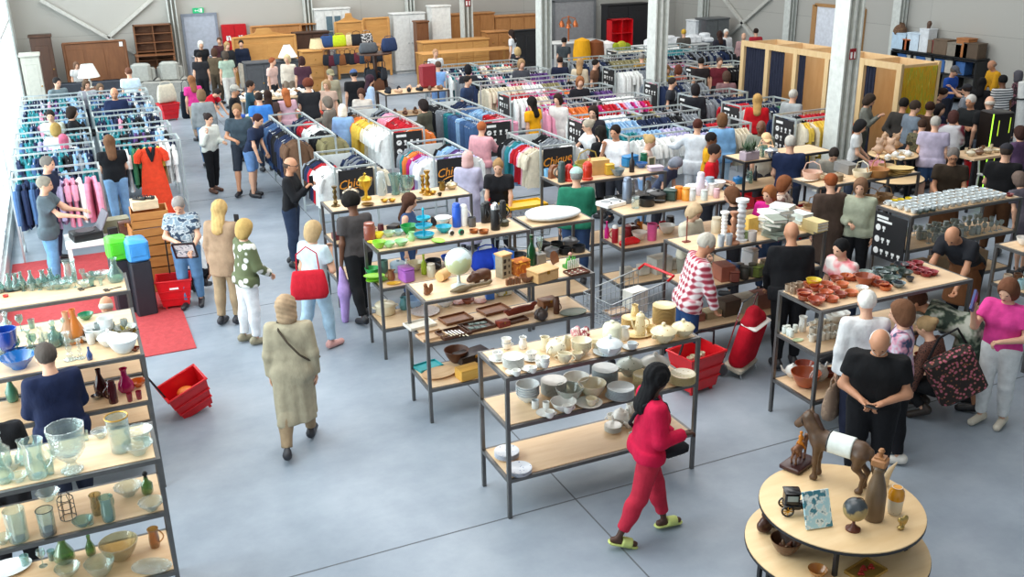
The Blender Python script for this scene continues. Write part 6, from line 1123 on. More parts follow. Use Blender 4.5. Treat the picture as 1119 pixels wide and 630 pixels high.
# glassware nearest the camera
CG = glass('#eef6f4', .1, True); PG = glass('#eef8f6', .07); BG = glass('#cfe6e2', .1); GG = glass('#b8d6a8', .12); AM = glass('#e0b45a', .2)
f = ZM(0, 420, 200); T = 1.4
for (x, y, k, m, s, rz, lab) in ((18, 500, 'decanter', CG, 1.15, 0, 'cut glass decanter at the left picture edge'), (75, 515, 'cut_bowl', CG, .8, 0, 'small cut glass bowl beside the decanter'), (235, 560, 'glass_jug', PG, 1.25, 2.6, 'tall clear glass jug with handle on the nearest rack'), (300, 470, 'bowl', PG, .8, 0, 'small clear bowl behind the tall glass jug'), (445, 525, 'footed_vase', CG, 1.22, 0, 'large footed crystal vase on the nearest rack'), (310, 545, 'tumbler', PG, .9, 0, 'clear tumbler between the glass jug and crystal vase'),
 (620, 320, 'cut_bowl', CG, .65, 0, 'small cut crystal dish at the rear board edge'), (745, 400, 'cylinder_vase', CG, 1.15, 0, 'frosted vase with a gold rim on the nearest rack'), (850, 420, 'cut_bowl', CG, 1.0, 0, 'crystal boat dish at the right end of the nearest rack'), (855, 330, 'cut_bowl', CG, .95, 0, 'crystal bowl behind the crystal boat dish'), (910, 370, 'tumbler', CG, .8, 0, 'small crystal tumbler at the right board end'), (120, 590, 'cut_bowl', PG, .6, 0, 'low clear dish at the front left of the nearest rack'), (525, 340, 'tumbler', PG, .7, 0, 'tiny clear glass behind the footed crystal vase'), (30, 590, 'carafe', PG, .9, 0, 'clear carafe at the front left corner of the nearest rack'), (150, 480, 'carafe', PG, .8, 0, 'clear carafe left of the tall glass jug')):
 it(k, f(x, y, T), lab, m, s, rz)
p = f(745, 400, T); g = om('gold_rim', MB().tube([(.081 * math.cos(a), .081 * math.sin(a), .279) for a in [2 * PI * k / 24 for k in range(24)]], .006, 6, True), plain('#c79a45', .3, .7), None, p + Vector((0, 0, .0015))); tag(g, 'golden glass ring resting on the frosted vase', 'ring')
f = ZM(0, 518, 200); T = .95
for (x, y, k, m, s, lab) in ((120, 400, 'cylinder_vase', PG, 1.05, 'tall clear cylinder vase on the middle glass board'), (20, 420, 'cut_bowl', PG, .6, 'small clear dish at the left of the middle glass board'), (600, 240, 'glass_jug', glass('#e4dcc0', .12), .72, 'clear jug with golden band on the middle glass board'), (670, 285, 'glass_jug', BG, .85, 'bluish glass jug beside the golden band jug'), (510, 325, 'bowl', BG, .75, 'small bluish dish on the middle glass board'), (790, 125, 'cut_bowl', CG, .95, 'ribbed crystal bowl at the back of the middle board'), (905, 115, 'decanter', GG, .72, 'greenish bottle with dark stopper at the right end'), (930, 215, 'cut_bowl', CG, .85, 'shallow crystal dish at the right front of the middle board'), (560, 330, 'tumbler', PG, .7, 'clear tumbler at the front of the middle glass board'), (300, 150, 'cut_bowl', PG, .8, 'clear bowl at the back of the middle glass board')):
 it(k, f(x, y, T), lab, m, s, rnd.uniform(0, 6), pm={'stopper': BLACKP})
p = f(300, 370, T); t = it('cylinder_vase', p, 'glass storm candle holder with a dark base on the middle board', PG, .85); om('dark_base', MB().lathe([(0, .012), (.062, .012), (.062, .05), (0, .05)], 18), plain('#2a2522'), t); om('rim', MB().tube([(.069 * math.cos(a), .069 * math.sin(a), .24) for a in [2 * PI * k / 20 for k in range(20)]], .0035, 6, True), BLACKP, t)
p = f(420, 265, T); t = thing('wire_rack', 'black wire bottle rack on the middle glass board', 'rack', p + Vector((0, 0, .006)))
for k in range(6): a = k * PI / 3; om('wire', MB().tube([(.055 * math.cos(a), .055 * math.sin(a), 0), (.055 * math.cos(a), .055 * math.sin(a), .16), (.03 * math.cos(a), .03 * math.sin(a), .2)], .003, 5), BLACKP, t)
for z in (.0, .09, .16): om('ring', MB().tube([(.055 * math.cos(a), .055 * math.sin(a), z) for a in [2 * PI * k / 16 for k in range(16)]], .003, 5, True), BLACKP, t)
T = .42
for (x, y, k, m, s, lab) in ((40, 590, 'oval_platter', WB, 1., 'white oval dish at the left of the lowest glass board'), (160, 540, 'tumbler', BG, .9, 'bluish tumbler with dark foot on the lowest board'), (265, 560, 'wine_glass', PG, .9, 'wine glass on the lowest glass board'), (400, 530, 'carafe', GG, 1.05, 'ribbed green tinted carafe on the lowest board'), (560, 490, 'bottle_vase', GG, .7, 'green glass bottle behind the big glass bowl'), (740, 510, 'deep_bowl', glass('#e8e0c4', .15), 1.25, 'big round glass bowl on the lowest glass board'), (950, 440, 'glass_jug', glass('#e6c48c', .15), .72, 'amber glass jug at the right end of the lowest board'), (930, 575, 'oval_platter', CG, .85, 'clear ribbed oval dish at the lowest board front'), (620, 610, 'deep_bowl', PG, .95, 'clear glass bowl with an amber lid at the bottom edge'), (420, 615, 'bowl', PG, 1., 'clear glass dish with dark rim at the bottom edge'), (320, 500, 'tumbler', BG, .8, 'small bluish tumbler at the back of the lowest board')):
 it(k, f(x, y, T), lab, m, s, rnd.uniform(0, 6))
# blue vase shelf
f = ZM(0, 330, 160); T = 1.4; BL = glass('#2f62c8', .35); BL2 = glass('#2f8fd8', .35); MILK = glass('#f2f6f6', .7); OR = glass('#e89a4a', .45)
for (x, y, k, m, s, lab) in ((75, 420, 'footed_vase', BL, .95, 'cobalt blue glass vase on the shelf by the navy jumper'), (150, 500, 'cut_bowl', BL2, 1.35, 'wide bright blue glass bowl in front of the cobalt vase'), (150, 400, 'cut_bowl', BL2, .6, 'small teal glass dish behind the bright blue bowl'), (540, 440, 'candlestick', CG, 1.2, 'crystal candlestick left of the orange vases'), (620, 430, 'candlestick', CG, .85, 'short crystal candlestick beside the taller one'), (690, 440, 'bottle_vase', glass('#6a8fd0', .3), .5, 'small blue bottle in front of the white bowls'), (585, 190, 'bottle_vase', OR, 1.35, 'orange glass vase at the back of the blue vase shelf'), (530, 160, 'bottle_vase', glass('#f0c8a0', .4), 1.3, 'peach glass vase left of the orange vase'),
 (950, 380, 'deep_bowl', MILK, 1.15, 'wide white glass bowl at the right front corner'), (1050, 370, 'bowl', glass('#8a3a18', .5), .45, 'tiny amber brown dish at the right front corner'), (760, 280, 'deep_bowl', MILK, 1.1, 'white milk glass bowl behind the wide white bowl'), (700, 320, 'tumbler', MILK, 1.1, 'white milk glass tumbler left of the white bowls'), (840, 330, 'tureen', MILK, .9, 'white milk glass covered dish between white bowls'), (820, 230, 'footed_vase', MILK, .7, 'white milk glass vase at the back of white bowls'), (690, 270, 'bowl', MILK, 1.1, 'shallow white glass dish at the left of white bowls'), (915, 250, 'cut_bowl', glass('#c8b848', .3), .8, 'yellow glass bowl behind the wide white bowl'), (1000, 255, 'cut_bowl', glass('#d0b060', .3), .6, 'small amber bowl at the back right'), (660, 130, 'bowl', glass('#2fa878', .4), .8, 'emerald green glass bowl at the shelf back')):
 it(k, f(x, y, T), lab, m, s, rnd.uniform(0, 6), pm={'lid': MILK})
for i in range(26): it(rnd.choice(('tumbler', 'wine_glass', 'cut_bowl', 'candlestick', 'decanter')), Vector((XL + .12 + (i % 9) * .105 + rnd.uniform(-.02, .02), 9.55 + (i // 9) * .19 + rnd.uniform(-.02, .02), 1.4)), 'clear crystal piece massed on the rear crystal shelf', BG if i % 3 else CG, rnd.uniform(.8, 1.05), 0, 'crystal on the rear shelf')
for i in range(14): it(rnd.choice(('tumbler', 'cut_bowl', 'wine_glass')), Vector((-.35 + (i % 5) * .11 + rnd.uniform(-.02, .02), 9.55 + (i // 5) * .17, 1.4)), 'greyish glass piece at the right end of the crystal shelf', glass('#cfd8d6', .3), rnd.uniform(.8, 1.0), 0, 'grey glass on the rear shelf')
f = ZM(0, 310, 280, 1102); T = .93
for (x, y, k, m, s, lab) in ((440, 480, 'bottle_vase', glass('#4a1f22', .5), 1.1, 'dark wine red glass vase beside the navy jumper'), (490, 510, 'flask', glass('#5a1c26', .5), .8, 'dark red glass cylinder right of the wine red vase'), (545, 460, 'carafe', glass('#c81f6e', .5), 1.0, 'hot pink teardrop glass vase on the middle shelf'), (595, 440, 'bowl', glass('#e07a30', .5), .8, 'orange glass bowl behind the pink vase'), (560, 505, 'tumbler', glass('#b0354a', .5), .75, 'ruby red glass left of its twin under the pink vase'), (600, 495, 'tumbler', glass('#b0354a', .5), .75, 'ruby red glass right of its twin under the pink vase'), (415, 495, 'bowl', CHROME, .5, 'small silver bowl beside the wine red vase'), (60, 470, 'bottle_vase', glass('#6ab8a0', .3), 1., 'green glass bottle left of the navy jumper')):
 it(k, f(x, y, T), lab, m, s, 0., pm={'lid': m, 'handle': m})
for i in range(16): it(rnd.choice(('tumbler', 'cut_bowl', 'bottle_vase')), Vector((XL + .12 + (i % 8) * .1, 8.98 + (i // 8) * .22, .4)), 'glass piece on the bottom board of the blue vase shelf', BG, .9, 0, 'glass on the bottom board')
# bottle and scissors shelf
f = ZM(0, 250, 160); T = 1.4
for i, (x, y) in enumerate(((10, 400), (85, 420), (135, 430), (250, 440), (340, 440), (180, 390), (400, 400))): it('bottle_vase' if i % 2 else 'carafe', f(x, y, T), 'clear glass bottle in the row over the red carpet', BG, .8, 0, 'clear bottles over the carpet')
it('glass_jug', f(550, 400, T), 'clear glass pitcher with a black rim', PG, 1.1, 2.); it('carafe', f(890, 400, T), 'large clear carafe at the right end by the bins', BG, 1.15); it('oval_platter', f(100, 450, T), 'black oval dish left of the clear bottles', BLACKP, .5)
for (x, y) in ((20, 470), (45, 520)): it('pot_bowl', f(x, y, T), 'small red dish beside the black oval dish', plain('#c8322c', .3), .35)
for i in range(30): it(rnd.choice(('cut_bowl', 'tumbler', 'wine_glass')), f(180 + (i % 10) * 66 + rnd.uniform(-8, 8), 385 + (i // 10) * 45 - (i % 10) * 5, T), 'small clear glass spread over the bottle shelf', PG if i % 2 else BG, rnd.uniform(.6, .85), 0, 'small clear glasses')
for (x, y, lab) in ((850, 462, 'black scissors lying at the shelf front edge'), (655, 455, 'black pair of tongs left of the scissors')):
 q = f(x, y, T); t = thing('scissors', lab, 'scissors', q + Vector((0, 0, .006)), .3)
 for s in (-1, 1): om('blade', MB().bar((-.02, s * .004, 0), (.11, -s * .006, 0), .012, .003), plain('#2a2c30', .3, .6), t); om('finger_loop', MB().tube([(-.05 + .026 * math.cos(a), s * .026 + .018 * math.sin(a), 0) for a in [2 * PI * k / 12 for k in range(12)]], .004, 6, True), BLACKP, t)
for i in range(10): it(rnd.choice(('bowl', 'deep_bowl', 'pot_bowl')), Vector((XL + .15 + i * .135, 10.95, .93)), 'white dish on the middle board of the bottle shelf', WH, .8, 0, 'dishes of the bottle shelf')
# ---------------------------------------------------------------- wooden ornaments shelf
WD = wood('#6b3f24', '#8a5836', (14, 14, 14), .4); WD2 = wood('#4a2a1a', '#613a26', (14, 14, 14), .4); WL = wood('#c89a62', '#d9b07a', (10, 10, 4)); REDW = wood('#7a2c20', '#94402c', (12, 12, 12), .35)
def lump(nm, label, cat, p, prims, m, h=.01, k=.02, rz=0., s=1., group=None): return tag(ob(nm, blob(nm, prims, m, h, k), None, keep_on(Vector(p)) + Vector((0, 0, .002)), rz, s), label, cat, group)
KS[0] = 1.16
f = ZM(440, 270, 600, 1119); T = 1.4
lump('squirrel_carving', 'small carved wooden squirrel at the left end of the globe shelf', 'carving', f(188, 362, T), [((0, 0, .02), (.045, .03, .02)), ((-.01, 0, .06), (.028, .025, .04)), ((-.02, 0, .11), (.022, .02, .022)), ((.05, 0, .05), (.028, .018, .035)), ((.055, 0, .09), (.02, .015, .02))], WD, .006, .02, .3)
p = f(310, 250, T); t = thing('drum', 'small wooden drum tipped on its side next to the globe', 'drum', p + Vector((0, 0, .062)), .7); om('drum_shell', MB().lathe([(.055, -.08), (.062, -.02), (.055, .08)], 18, rot=RY), WL, t); om('drum_skin', MB().lathe([(0, .081), (.057, .079), (.056, .086), (0, .086)], 18, rot=RY), plain('#e3dccb'), t)
def globe(label, p, r, ocean, land, leg, name='globe'):
 t = thing(name, label, 'globe', p); m, n, l, b = _new('globe_map'); b.inputs['Roughness'].default_value = .3
 l.new(_ramp(n, l, _noise(n, l, _co(n, l), 2.4 / r * .12, 5), [(.5, ocean), (.54, land)], 'LINEAR'), b.inputs['Base Color']); z0 = r * .95
 om('globe_foot', MB().lathe([(0, 0), (r * .62, 0), (r * .62, .012), (r * .3, .03), (r * .14, .05), (r * .1, z0), (0, z0)], 18), leg, t); om('globe_ball', MB().ball((0, 0, 0), r, 28, 18), m, t, (0, 0, z0 + r), rot=(R_(20), R_(12), 0))
 om('meridian', MB().tube([(r * 1.06 * math.sin(a), 0, z0 + r - r * 1.06 * math.cos(a)) for a in [PI * k / 14 for k in range(15)]], r * .035, 6), leg, t); return t
globe('large pale globe on a light stand among the wooden ornaments', f(432, 300, T), .145, '#cfe0e2', '#b9bf92', plain('#cfd8d8', .3))
lump('hippo_carving', 'dark brown carved wooden hippo beside the pale globe', 'carving', f(608, 262, T), [((-.07, 0, .0), (-.07, 0, .05), .026, .026), ((.07, .02, .0), (.07, .02, .05), .026, .026), ((-.06, .05, .0), (-.06, .05, .05), .024, .024), ((.07, -.03, .0), (.07, -.03, .05), .026, .026), ((0, 0, .085), (.115, .065, .06)), ((-.12, 0, .075), (.055, .045, .042)), ((-.165, 0, .055), (.035, .04, .03)), ((-.1, .03, .12), (.012, .01, .014)), ((-.1, -.03, .12), (.012, .01, .014))], WD2, .008, .03, .25)
lump('duck_carving', 'long flat carved bird with an outstretched neck at the shelf front', 'carving', f(520, 325, T), [((-.1, 0, .035), (.1, .045, .035)), ((0, 0, .04), (.22, 0, .03), .022, .016), ((.24, 0, .045), (.03, .02, .022)), ((-.2, 0, .03), (.05, .03, .016))], wood('#5a4a34', '#77684c', (14, 14, 14)), .008, .025, .14)
p = f(772, 225, T); t = thing('toy_tower', 'grey wooden toy tower with dark windows on the ornament shelf', 'toy', p, .3); om('tower', MB().box((0, 0, .13), (.13, .12, .26)), wood('#8d8672', '#a39b86'), t); om('roof', MB().box((0, 0, .265), (.15, .14, .018)), WL, t)
for z in (.06, .13, .2): om('window_hole', MB().box((-.03, -.061, z), (.035, .004, .04)), BLACKP, t); om('window_hole', MB().box((.03, -.061, z), (.02, .004, .03)), plain('#3a332a'), t)
it('tin', f(900, 205, T), 'orange patterned tin behind the small wooden train', pattern('blotch', '#d8962c', '#a85a1c', None, 24), 1.1, .2); it('bottle', f(985, 135, T), 'dark green glass bottle at the back of the ornament shelf', glass('#1f5a34', .5), 1.1)
t = thing('block_set', 'set of small upright wooden blocks in front of the orange tin', 'blocks', f(845, 283, T))
for k in range(5): om('block', MB().box((-.07 + k * .035, 0, .035 + .008 * (k % 2)), (.026, .035, .07 + .016 * (k % 2)), bev=.004), WD, t)
it('deep_bowl', f(950, 268, T), 'small carved round box with lid beside the wooden blocks', WD, .55); it('wooden_box', f(1075, 248, T), 'flat pale wooden box at the front of the ornament shelf', WL, 1.15, .25); p = f(1050, 130, T); t = thing('coffee_grinder', 'grey metal box with a glass vase on top at the shelf back', 'ornament', p); om('body', MB().box((0, 0, .07), (.11, .11, .14), bev=.008), plain('#85827e', .4, .4), t); om('neck', MB().lathe([(.02, .14), (.015, .17), (.03, .24), (.04, .32), (.036, .32), (.012, .175), (0, .17)], 14), PG, t)
f2 = ZM(590, 220, 750, 1119); p = f2(235, 500, T); t = thing('flower_planter', 'toy planter with white picket fence and green grass on the shelf end', 'planter', p, .2); om('box', MB().box((0, 0, .02), (.17, .09, .04)), plain('#3d8a3a'), t)
for k in range(7): om('picket', MB().box((-.075 + k * .025, -.048, .05), (.014, .006, .1)), WHITE, t)
ob('grass', blob('grass', [((-.05, 0, .05), (-.05, .0, .12), .02, .006), ((-.02, .01, .05), (-.015, .0, .14), .02, .006), ((.02, 0, .05), (.03, .0, .13), .02, .006), ((.055, 0, .05), (.06, .0, .11), .02, .006)], plain('#4aa83c'), .007, .01), t); om('flower', MB().ball((0, .01, .15), .022, 8, 6), plain('#d8a090'), t)
it('saucer', f2(100, 470, T), 'small round wooden rooster plaque leaning left of the planter', WD, 1.0, 0, tilt=(R_(70), 0, .6), z1=.05); p = f2(280, 545, T); t = it('tray', p, 'game board with scattered counters at the right shelf end', WD2, .6, .12)
for i in range(18): om('counter', MB().lathe([(0, .013), (.014, .013), (.014, .022), (0, .022)], 8, c=(-.14 + (i % 6) * .056, -.08 + (i // 6) * .08, 0)), plain(('#d8d0b8', '#8a2c24')[i % 2]), t)
f = ZM(440, 340, 560, 889); T = .93
for (x, y, m, s, lab) in ((140, 115, plain('#d9d4c8'), .75, 'white tray of cards at the left of the cutlery shelf'), (235, 205, wood('#c9a27c', '#dab893'), .7, 'pale board at the left front of the cutlery shelf'), (410, 185, WD2, .8, 'dark box of knives on the cutlery shelf'), (600, 130, WD2, .85, 'dark case with a grid of glass panes on the cutlery shelf'), (430, 70, WD, .8, 'long brown tray of small cutlery behind the knife box')): it('tray', f(x, y, T), lab, m, s, .12)
for i in range(5): t = thing('knife', 'cream handled table knife laid in the dark box', 'knife', f(365 + i * 33, 190, T) + Vector((0, 0, .013)), R_(100), 'knives in the dark box'); om('blade', MB().box((.05, 0, .004), (.12, .014, .003)), CHROME, t); om('handle', MB().box((-.05, 0, .005), (.08, .016, .01), bev=.003), plain('#e6dcc0'), t)
for i in range(6): tag(om('glass_tile', MB().box((0, 0, .004), (.07, .06, .008), bev=.002), plain('#7d948f', .15), None, f(560 + (i % 3) * 48, 112 + (i // 3) * 34 - (i % 3) * 6, T) + Vector((0, 0, .013)), .12), 'small glass pane set in the dark case', 'tile', 'panes of the dark case')
it('wooden_box', f(812, 118, T), 'small reddish box with a curved handle on the cutlery shelf', REDW, .55, .1); g = ZM(520, 320, 780, 1024)
lump('boat_carving', 'red painted wooden boat model on the middle ornament shelf', 'model', g(192, 92, T), [((-.15, 0, .05), (.15, 0, .05), .035, .035), ((-.19, 0, .08), (.03, .02, .02)), ((.19, 0, .09), (.04, .02, .025)), ((0, 0, .08), (.11, .03, .02))], REDW, .008, .03, .15)
it('oval_platter', g(425, 92, T), 'round grey green tray at the right end of the ornament shelf', plain('#5d6658', .4), .75); it('flask', g(347, 88, T), 'turned brown wooden tankard on the ornament shelf', WD2, .6, 2.); it('teapot', g(288, 120, T), 'dark teapot in front of the wooden tankard', plain('#3a2e2a', .35), .85, .5); it('wooden_box', g(310, 55, T), 'brown box behind the dark teapot', WD, .8, .1); it('tray', g(75, 75, T), 'long carved wooden tray left of the red boat', WD, .8, .15); it('tray', g(180, 122, T), 'narrow dark wooden strip in front of the red boat', WD2, (.55, .35, .8), .15)
T = .4
it('tray', f(190, 435, T), 'teal painted tray on the lowest ornament board', plain('#2f9aa0', .4), .7, .2); it('oval_platter', f(300, 512, T), 'round pale wooden board at the front of the lowest board', wood('#c9a276', '#d8b58c', (3, 20, 20)), .98, .2); it('deep_bowl', f(430, 395, T), 'large dark brown wooden bowl on the lowest ornament board', WD2, 1.05); it('wooden_box', f(560, 390, T), 'long dark case behind the yellow crate', plain('#2a1f1c', .4), (1.5, 1.2, .9), .2); p = f(535, 530, T); t = it('carton', p, 'yellow wooden crate with a hand slot on the lowest board', wood('#cf9a3c', '#e0b054'), (.85, .7, .5), .12); it('oval_platter', f(770, 290, T), 'orange brown round dish behind the white cups', WD, .5)
it('tray', f(700, 350, T), 'small dark tray at the back of the lowest ornament board', WD2, .6, .2)
# ---------------------------------------------------------------- plastic kitchenware shelf
f = ZM(380, 200, 540, 1119); T = 1.4; LI = plain('#93d13a', .35); GR = plain('#37b25a', .35); GL = plain('#9fd79a', .35); TQ = plain('#1fa8c4', .3); YE = plain('#e8dc38', .35)
for (k, x, y, m, s, lab) in (('jar', 135, 425, glass('#b86a58', .45), 1.3, 'square jar of red pasta at the left table end'), ('deep_bowl', 205, 500, LI, .62, 'lime green bowl at the front left of the plastic shelf'), ('deep_bowl', 215, 400, YE, .5, 'yellow plastic cup behind the lime green bowl'), ('oval_platter', 130, 465, YE, .4, 'yellow green saucer at the front left corner'), ('bowl', 318, 488, GL, .72, 'pale green bowl left of its twin at the front'), ('bowl', 412, 476, GL, .78, 'pale green bowl right of its twin at the front'), ('deep_bowl', 447, 365, plain('#128a3c', .35), .8, 'dark green bowl behind the pale green bowls'), ('bowl', 300, 395, glass('#cfe6c8', .4), .75, 'clear green bowl behind the front bowls'), ('bowl', 375, 385, glass('#bfe0e0', .4), .7, 'clear turquoise bowl left of the dark green bowl'), ('jug', 490, 440, GL, .7, 'pale green beaker beside the tiered stand'), ('bowl', 735, 375, TQ, .95, 'turquoise colander right of the tiered stand'), ('flask', 832, 330, plain('#2257c4', .3), .95, 'tall blue canister beside the white flask'), ('flask', 890, 325, WHITE, .85, 'tall white flask beside the blue canister'), ('oval_platter', 692, 445, LI, .5, 'lime green leaf dish at the table front'), ('mug', 950, 330, plain('#55565a', .35), 1.1, 'dark grey beaker right of the white flask'), ('flask', 1030, 290, BLACKP, .8, 'black and steel coffee maker at the back right'), ('pot_bowl', 965, 380, plain('#9a5a30', .3, .7), .6, 'copper mould left of its twin'), ('pot_bowl', 1040, 385, plain('#9a5a30', .3, .7), .65, 'copper mould right of its twin')): it(k, f(x, y, T), lab, m, s, rnd.uniform(0, 6))
it('bowl', f(735, 340, T) + Vector((0, .02, .05)), 'white bowl stacked inside the turquoise colander', WHITE, 1.0)
p = f(585, 415, T); t = thing('cake_stand', 'turquoise three tier cake stand with a centre pole', 'stand', p + Vector((0, 0, .002))); om('pole', MB().lathe([(0, 0), (.012, 0), (.012, .34), (.02, .36), (0, .39)], 10), TQ, t)
for z, r0 in ((.005, .13), (.12, .11), (.22, .09)): om('tier', MB().lathe(wall_([(r0 * .5, z), (r0 * .9, z + .015), (r0, z + .045)]), 22), TQ, t)
for (x, y, c, lab) in ((795, 405, '#c9ccc9', 'small silver round clock at the table front'), (870, 398, '#1f9a78', 'small green round clock at the table front')):
 t = thing('clock', lab, 'clock', f(x, y, T) + Vector((0, 0, .042)), .1); om('clock_case', MB().lathe([(0, -.015), (.038, -.015), (.04, .0), (.036, .012), (0, .012)], 16, rot=RX), plain(c, .3), t); om('clock_face', MB().lathe([(0, .0125), (.028, .0125), (.028, .014), (0, .014)], 16, rot=RX), plain('#2c2e30'), t)
f = ZM(480, 200, 640, 1119); p = f(430, 355, T); t = it('flask', p, 'black round bin with a steel dome at the right end of plastic shelf', BLACKP, 1.0, 2.); om('dome', MB().lathe([(.05, .235), (.045, .275), (.02, .305), (0, .31)], 16), CHROME, t); it('flask', f(345, 285, T), 'black vacuum flask left of the domed bin', BLACKP, .85, 1.); it('casserole', f(495, 325, T), 'dark olive pot right of the domed bin', plain('#3a3c2c', .35), .5); it('flask', f(420, 240, T), 'black coffee jug with handle behind the domed bin', BLACKP, .8, 2.6)
p = f(675, 345, T); lump('sack', 'white plastic sack lying on the short shelf', 'bag', (5.5, 10.98, 1.4), [((0, 0, .06), (.38, .24, .07)), ((-.12, .05, .08), (.26, .16, .06))], plain('#dfe4e6', .4), .015, .06)
for i in range(8): it(rnd.choice(('casserole', 'saucepan', 'deep_bowl')), Vector((5.2 + (i % 4) * .2, 10.85 + (i // 4) * .25, .93)), 'dark kitchen pot on the short shelf below the white sack', plain(('#3a3c40', '#8a8c90', '#232326')[i % 3], .35, .3), .75, rnd.uniform(0, 6), 'pots below the sack')
f = ZM(380, 260, 540, 1119); T = .93
stack('oval_platter', f(205, 330, T), 5, .02, 'lime green tray in the pile below the lime bowls', LI, .62, 'pile of lime green trays')
for (k, x, y, m, s, lab) in (('deep_bowl', 155, 245, GR, .7, 'green bowl behind the pile of lime trays'), ('cylinder_vase', 280, 265, plain('#4f7068', .4), .62, 'grey green vase on the middle plastic shelf'), ('oval_platter', 352, 350, plain('#d9a82c', .4), .42, 'mustard yellow dish on the middle plastic shelf'), ('jug', 335, 320, plain('#8a5a34', .4), .8, 'brown jug behind the mustard dish'), ('tin', 450, 325, plain('#b06ac0', .35), 1.15, 'purple plastic box on the middle plastic shelf'), ('bottle_vase', 452, 262, WHITE, .6, 'white bottle behind the purple box'), ('casserole', 360, 225, plain('#9fb4c4', .4), .8, 'pale blue roasting dish on the middle plastic shelf'), ('deep_bowl', 522, 240, CRM, .75, 'cream bowl behind the white bottle'), ('bottle', 585, 275, plain('#b8d83a', .4), .8, 'yellow green spray bottle on the middle plastic shelf'), ('saucepan', 655, 225, plain('#3c4048', .4), .9, 'dark pan on the middle plastic shelf'), ('deep_bowl', 745, 170, plain('#2a62c8', .4), .7, 'blue plastic bucket behind the globe'), ('jar', 640, 290, CRM, 1.0, 'cream jar right of the spray bottle')): it(k, f(x, y, T), lab, m, s, rnd.uniform(0, 6))
handbag('royal blue cool bag behind the carved hippo', f(1070, 245, T) + Vector((0, .05, .002)), .1, fabric('#1f3fb0'), .4, .26, .22, .06); it('carton', f(1180, 230, T), 'carton with a blue cover behind the toy tower', plain('#3a7ad8', .5), .9, .2)
T = .4
for (k, x, y, m, s, lab) in (('casserole', 290, 575, CRM, 1.0, 'cream serving dish on the lowest plastic shelf board'), ('jug', 420, 530, plain('#5a8f98', .4), 1.0, 'teal watering can on the lowest board'), ('deep_bowl', 430, 440, plain('#9ab8d8', .4), .9, 'pale blue bowl at the back of the lowest board'), ('plate', 590, 575, ceramic('#d8cdc8', '#9a6a6a'), 1.25, 'large pink rimmed plate on the lowest board'), ('bowl', 745, 520, BLW, 1.15, 'blue bowl on the lowest board'), ('saucer', 850, 500, ceramic('#a85a44'), 1.0, 'small brown dish right of the blue bowl'), ('bowl', 920, 500, ceramic('#8a4a3a'), .8, 'dark red bowl right of the brown dish'), ('saucer', 1010, 490, ceramic('#b86a50'), 1., 'terracotta saucer right of the dark red bowl'), ('tin', 1085, 460, plain('#2f6ac0', .4), .9, 'blue tin at the right end of the lowest board'), ('tin', 1190, 430, pattern('floral', '#e8e6d8', '#e0b23a', '#5a9a4a', 30), 1.2, 'yellow flowered tin at the right end of the lowest board')): it(k, f(x, y, T), lab, m, s, rnd.uniform(0, 6))
# ---------------------------------------------------------------- brassware shelf
f = ZM(280, 150, 560, 1102); T = 1.4
for (k, x, y, m, s, lab) in (('candlestick', 342, 296, plain('#6a5a38', .3, .8), 1.1, 'dark brass candle holder at the left end of brass shelf'), ('tureen', 405, 262, plain('#b8a890', .25, .8), .9, 'round silvery brass dish before the script panel'), ('trophy', 474, 268, plain('#c2a23c', .3, .9), 1.05, 'gold trophy cup with lid before the script panel'), ('bowl', 552, 280, BRASS, .5, 'small brass bowl left of its twin'), ('bowl', 585, 278, BRASS, .5, 'small brass bowl right of its twin'), ('saucer', 480, 292, plain('#8a6a3a', .3, .8), 1.0, 'flat brass dish in front of the trophy'), ('flask', 530, 240, glass('#e0e6e6', .4), 1.05, 'tall frosted glass flask right of the trophy'), ('vase', 600, 245, BG, 1.0, 'grey glass vase in the middle of brass shelf'), ('footed_vase', 655, 246, BG, .8, 'grey glass goblet vase in the middle of brass shelf'), ('vase', 625, 230, CG, .8, 'clear glass vase between the two grey ones'), ('candlestick', 738, 246, BRASS, 1.35, 'tall brass candlestick in front of white blouses'), ('candlestick', 718, 238, BRASS, 1.0, 'shorter brass candlestick left of the tall one'), ('bowl', 760, 245, BRASS, .5, 'small brass pot right of the tall candlestick'), ('jug', 800, 228, plain('#8a7038', .3, .8), .8, 'brass jug near the right end of brass shelf'), ('tureen', 840, 222, plain('#c8b898', .3, .6), .65, 'pale brass casket at the right end of brass shelf'), ('saucer', 700, 265, plain('#3a352c', .3, .6), .6, 'tiny dark dish at the front of brass shelf'), ('cup', 790, 252, plain('#3a352c', .3, .6), .6, 'tiny dark cup at the front right of brass shelf')): it(k, f(x, y, T), lab, m, s, rnd.uniform(0, 6), pm={'handle': BRASS} if k == 'trophy' else None)
for i in range(9): it(rnd.choice(('casserole', 'jar', 'wooden_box')), Vector((3.1 + i * .2, 12.9, .93)), 'small dark box on the middle board of the brass shelf', plain(('#6a2c34', '#3a3a40', '#8a8078')[i % 3], .4), .8, rnd.uniform(0, 6), 'things under the brassware')
